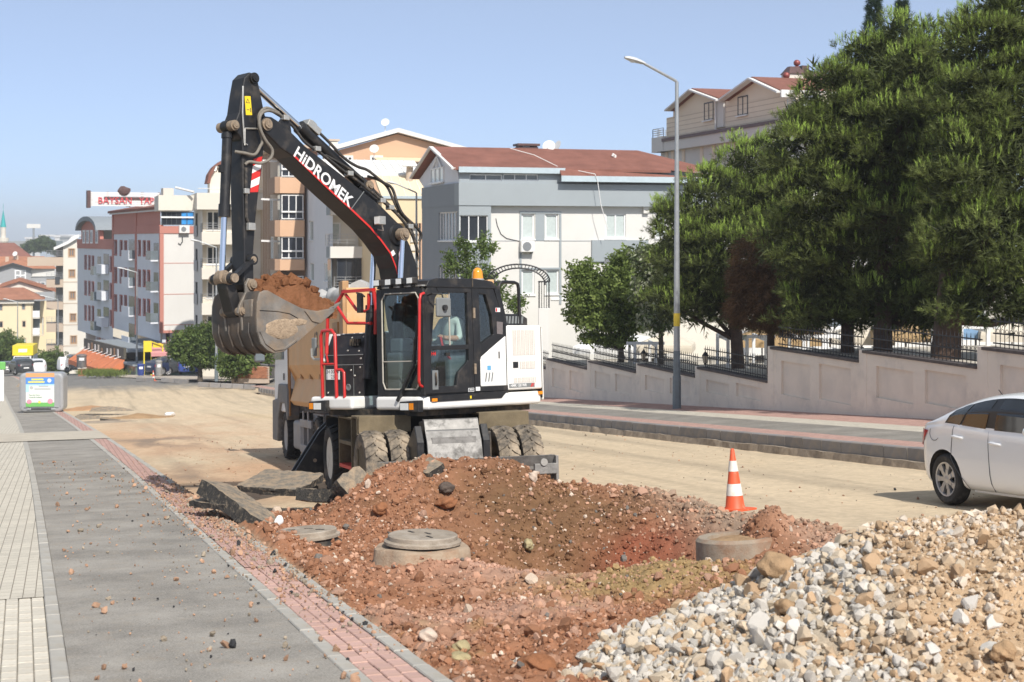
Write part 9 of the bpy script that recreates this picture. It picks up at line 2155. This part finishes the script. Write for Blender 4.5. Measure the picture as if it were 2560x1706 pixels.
# ------------------------------------------------------------------ terrace behind the fence: pergolas, parasols, chairs
m_pw = mat('white_pergola_paint', (.78,.78,.77), rough=.5, var=.04); m_canv = mat('cream_canvas', (.62,.56,.46), rough=.9, var=.1, vs=2); m_canw = mat('white_canvas', (.78,.78,.76), rough=.9, var=.06, vs=2); m_canb = mat('blue_canvas', (.18,.30,.46), rough=.9, var=.1); m_strawb = mat('straw_canvas', (.42,.29,.15), rough=.9, var=.15, vs=4)
def pergola(label, px0, px1, ytop, dep, n=3):
    a = at(px0, ytop, dep); b_ = at(px1, ytop, dep); g = min(gz(a.x, a.y), gz(b_.x, b_.y)); t = thing('pergola', label, 'pergola', (a.x, a.y, g), math.atan2(b_.y-a.y, b_.x-a.x), 'white pergola frames on the terrace'); L = (b_-a).length; h = a.z-g
    for k in range(n): x = L*k/(n-1); b = MB(); b.box(x-.05,x+.05,-.05,.05,-.3,h); b.obj('post', m_pw, t); b = MB(); b.box(x-.04,x+.04,.05,2.4,h-.1,h); b.obj('rafter', m_pw, t); b = MB(); b.box(x-.05,x+.05,2.4,2.5,-.3,h); b.obj('post', m_pw, t)
    b = MB(); b.box(-.3,L+.3,-.06,.06,h,h+.1); b.obj('beam', m_pw, t)
pergola('white pergola frame behind the fence left of the lamp post', 1587, 1640, 862, 53, 2); pergola('white pergola frame right of the lamp post', 1820, 1915, 846, 48, 3); pergola('white pergola frame behind the slim pine trunks', 2010, 2110, 845, 46, 3); pergola('white pergola frame behind the thick pine trunk', 2395, 2470, 822, 41, 2)
def parasol(label, px, ytop, dep, r, m, sides=4):
    a = at(px, ytop, dep); g = gz(a.x, a.y); h = a.z-g; t = thing('parasol', label, 'parasol', (a.x, a.y, g), .3, 'parasols on the terrace')
    b = MB(); b.lathe([(r,h-.55),(r*.98,h-.45),(r*.5,h-.22),(.001,h)], sides*2 if sides > 4 else 4); b.lathe([(r,h-.55),(r,h-.75)], 4 if sides == 4 else sides*2); b.obj('canopy', m, t); b = MB(); b.cyl((0,0,-.2),(0,0,h-.1),.03,n=6); b.obj('pole', m_rail, t); b = MB(); b.cyl((0,0,0),(0,0,.12),.3,n=10); b.obj('foot', m_rail, t)
for (px, y, d, r, m_, lab) in ((1560,832,60,2.6,m_canw,'large white canopy behind the fruit tree trunk'),(1665,830,57,1.5,m_canv,'cream parasol just left of the lamp post'),(1905,815,55,1.4,m_strawb,'straw parasol behind the tall step of the wall'),(2000,812,53,1.5,m_strawb,'straw parasol left of the slim pine trunk'),(2155,805,52,1.5,m_canv,'cream parasol between the two middle trunks'),(2265,795,50,1.6,m_strawb,'straw parasol left of the thick trunk'),(2440,785,47,1.7,m_canb,'blue parasol right of the thick trunk'),(2530,790,46,1.5,m_canv,'cream parasol at the right edge above the fence')): parasol(lab, px, y, d, r, m_)
for i, (px, y, d) in enumerate(((2035,880,47),(2080,884,46),(2290,880,42),(2230,882,43))):
    a = at(px, y, d); g = gz(a.x, a.y); t = thing('table', ('low white table left of the slim trunk','low white table right of the slim trunk','low white table before the thick trunk','low white table between trunk and thick trunk')[i], 'table', (a.x, a.y, g), .2*i, 'terrace tables'); b = MB(); b.box(-.6,.6,-.4,.4,.68,.74); b.obj('table_top', m_pw, t)
    for x in (-.5,.5):
        for y_ in (-.32,.32): b = MB(); b.box(x-.03,x+.03,y_-.03,y_+.03,-.05,.68); b.obj('leg', m_pw, t)
# sunlit low building behind the terrace
tb = Bld('terrace_house', 'low pale building behind the terrace and the pines', 1800, 66, cat='building'); tb.wall('F', -2, 24, 0, 6.2, m_warm, [(2+3.4*k, 3.4, 3.6+3.4*k, 5.0, dict(n=2, t=.07, pane=m_pane_mid)) for k in range(6)]); tb.box('roof_slab', -2.5, 24.5, -.6, 8, 6.2, 6.5, m_edge); tb.box('hedge_base', -1, 22, -4.2, -3.4, 2.2, 3.6, m_white)
# ------------------------------------------------------------------ junction furniture
m_brick = mat('red_brick', (.36,.155,.085), rough=.9, var=.2, vs=6, rnd=.2)
d = 100; a = at(578, 948, d); b_ = at(672, 950, d); BW = thing('low_brick_wall', 'low red brick wall left of the truck cab', 'wall', (a.x, a.y, a.z), math.atan2(b_.y-a.y, b_.x-a.x)); Lw = (b_-a).length; Hw = (948-917)*d/3700
MB().box(0,Lw,.06,.30,-.3,Hw).obj('mortar_core', mat('mortar', (.40,.33,.27), rough=.95, var=.1), BW)
mbk = MB().box(0,.185,0,.1,0,.065).mesh('brick', m_brick); rows = int(Hw/.08); nb = int(Lw/.2); 
for r_ in range(rows):
    for k in range(nb):
        if r_*nb+k < 295: share(mbk, 'brick', BW, (k*.2+(.1 if r_ % 2 else 0), 0, Hw-.07-.08*r_))
# dark kerb pieces around the islands
for i, (xa, ya, xb, yb2, d, lab) in enumerate(((494,962,638,969,98,'long dark kerb piece before the street tree'),(402,950,470,956,108,'dark kerb piece right of the distant cone'),(340,949,382,951,112,'dark kerb piece left of the distant cone'),(237,945,296,946,122,'dark kerb piece before the cafe awning'))):
    a = at(xa, ya, d); b_ = at(xb, yb2, d-.5); t = thing('kerb_island', lab, 'kerb', a, math.atan2(b_.y-a.y, b_.x-a.x), 'kerb pieces at the junction'); L = (b_-a).length; n = max(2, int(L/.75)); sl_ = math.atan2(b_.z-a.z, L)
    for k in range(n): o = MB().box(k*L/n,(k+1)*L/n-.03,0,.25,-.15,.16).obj('kerb_stone', m_kerb, t, bevel=.02); o.rotation_euler = (0, -sl_, 0)
# pale pavement of the island, litter bins, planter
p = at(400, 935, 118); isl = MB(); isl.add([tuple(at(x, y, d_)) for (x, y, d_) in ((300,943.5,122),(660,957,101),(690,945,112),(300,937,135))], [(0,1,2,3)]); io = isl.obj('corner_pavement', mat('corner_paving', (.42,.37,.31), rough=.9, var=.15, vs=.6)); tag(io, 'pale pavement of the street corner', kind='structure')
def bin_(label, px, yb, dep, h, r, m):
    p = at(px, yb, dep); t = thing('litter_bin', label, 'bin', p, 0, 'litter bins at the junction'); b = MB(); b.lathe([(r*.85,0),(r,h*.1),(r,h*.85),(r*1.1,h*.87),(r*1.05,h*.95),(r*.5,h)], 12); b.obj('bin_body', m, t, smooth=40); b = MB(); b.box(-r*.5,r*.5,-r*1.06,-r*.9,h*.55,h*.75); b.obj('bin_label', m_fr_white, t)
bin_('grey litter bin before the yellow banner', 397, 940, 118, 1.25, .26, m_tgrey); bin_('blue litter bin beside the parked navy car', 352, 939, 124, 1.0, .3, m_cblue); bin_('tall dark bin above the brick planter', 204, 920, 140, 1.3, .45, m_tdark)
p = at(205, 941, 140); t = thing('brick_planter', 'brick planter post before the cafe', 'planter', p); MB().box(-.35,.35,-.3,.3,-.2,.75).obj('brick_post', m_brick, t); MB().box(-.4,.4,-.35,.35,.75,.82).obj('post_cap', m_warm, t)
# grass strip before the cafe, soil heaps left of the street
V = []; F_ = []; C = []; o = 0; n = 900; a = at(222, 938, 124); b_ = at(290, 940, 122)
P = np.array([tuple(a.lerp(b_, float(t))) for t in tv.random(n)])+np.stack([tv.normal(0,.5,n), tv.normal(0,.8,n), np.zeros(n)], -1); v, f, c = tufts(P, np.array((0,0,1.))+.4*tv.normal(size=(n,3)), np.full(n, 1.6), np.array((.22,.27,.08))*(.7+.6*tv.random((n,1))), T_NEW); tag(np_obj('roadside_grass', v, f, m_leaf, None, False, c), 'yellow green grass strip before the cafe awning', kind='stuff')
def small_heap(label, px, py, dep, rx, h, seed, col):
    dep = surf_dep(px, py, zall, 30, 120); p = at(px, py, dep); n = 40; u = np.linspace(-1, 1, n); A_, B_ = np.meshgrid(u, u); r = np.hypot(A_, B_); z = h*np.clip(1-r, 0, 1)**1.2*(1+.5*fbm(A_*3+seed, B_*3, 3, seed))+.12*h*fbm(A_*9, B_*9+seed, 3, seed); z = np.where(r > .98, -.15, z)
    ii = np.arange(n*n).reshape(n, n); ff = np.stack([ii[:-1,:-1], ii[:-1,1:], ii[1:,1:], ii[1:,:-1]], -1).reshape(-1, 4); o = np_obj('soil_patch', np.stack([A_*rx, B_*rx*.8, z], -1).reshape(-1, 3), ff, m_ground, None, True, np.repeat(np.array([col]), n*n, 0)*(1+.25*fbm(A_*6, B_*6, 3, seed+1).reshape(-1, 1))); o.location = p; o.rotation_euler = (SL, 0, 0); return tag(o, label, 'soil heap', 'small soil heaps along the street')
small_heap('low brown soil heap right of the far rubble', 345, 1045, 51, 1.5, .20, 3, (.36,.235,.13)); small_heap('reddish soil ridge behind the far rubble', 225, 1024, 58, 1.7, .18, 5, (.42,.25,.14)); small_heap('grey gravel spread before the far rubble', 255, 1056, 49.5, 1.4, .08, 7, (.34,.28,.215))
# crumpled white bag on the sand
p = at(424, 1040, surf_dep(424, 1041, zall, 30, 120)); b = MB(); b.blob((0,0,.06), (.22,.16,.10), 2, .25, 4); o = b.obj('plastic_bag', m_pw, smooth=60); o.location = p; tag(o, 'crumpled white plastic bag on the sand', 'bag')
p = at(697, 1303, 17.6); b = MB(); b.blob((0,0,0), (.05,.03,.06), 2, .3, 6); o = b.obj('wrapper', m_pw, smooth=60); o.location = p; tag(o, 'small white and green wrapper beside the leaning slab', 'litter')
# ------------------------------------------------------------------ summer haze
m_hz = bpy.data.materials.new('haze_air'); m_hz.use_nodes = True; nt = m_hz.node_tree; nt.nodes.remove(nt.nodes['Principled BSDF'])
pv_ = nt.nodes.new('ShaderNodeVolumePrincipled'); pv_.inputs['Color'].default_value = (.86,.90,.97,1); pv_.inputs['Density'].default_value = .00038; pv_.inputs['Anisotropy'].default_value = 0
nt.links.new(pv_.outputs[0], nt.nodes['Material Output'].inputs['Volume'])
hz_ = MB().box(-1050, 1150, -310, 3050, -60, 40).obj('haze', m_hz); tag(hz_, 'thin pale summer haze', kind='stuff')
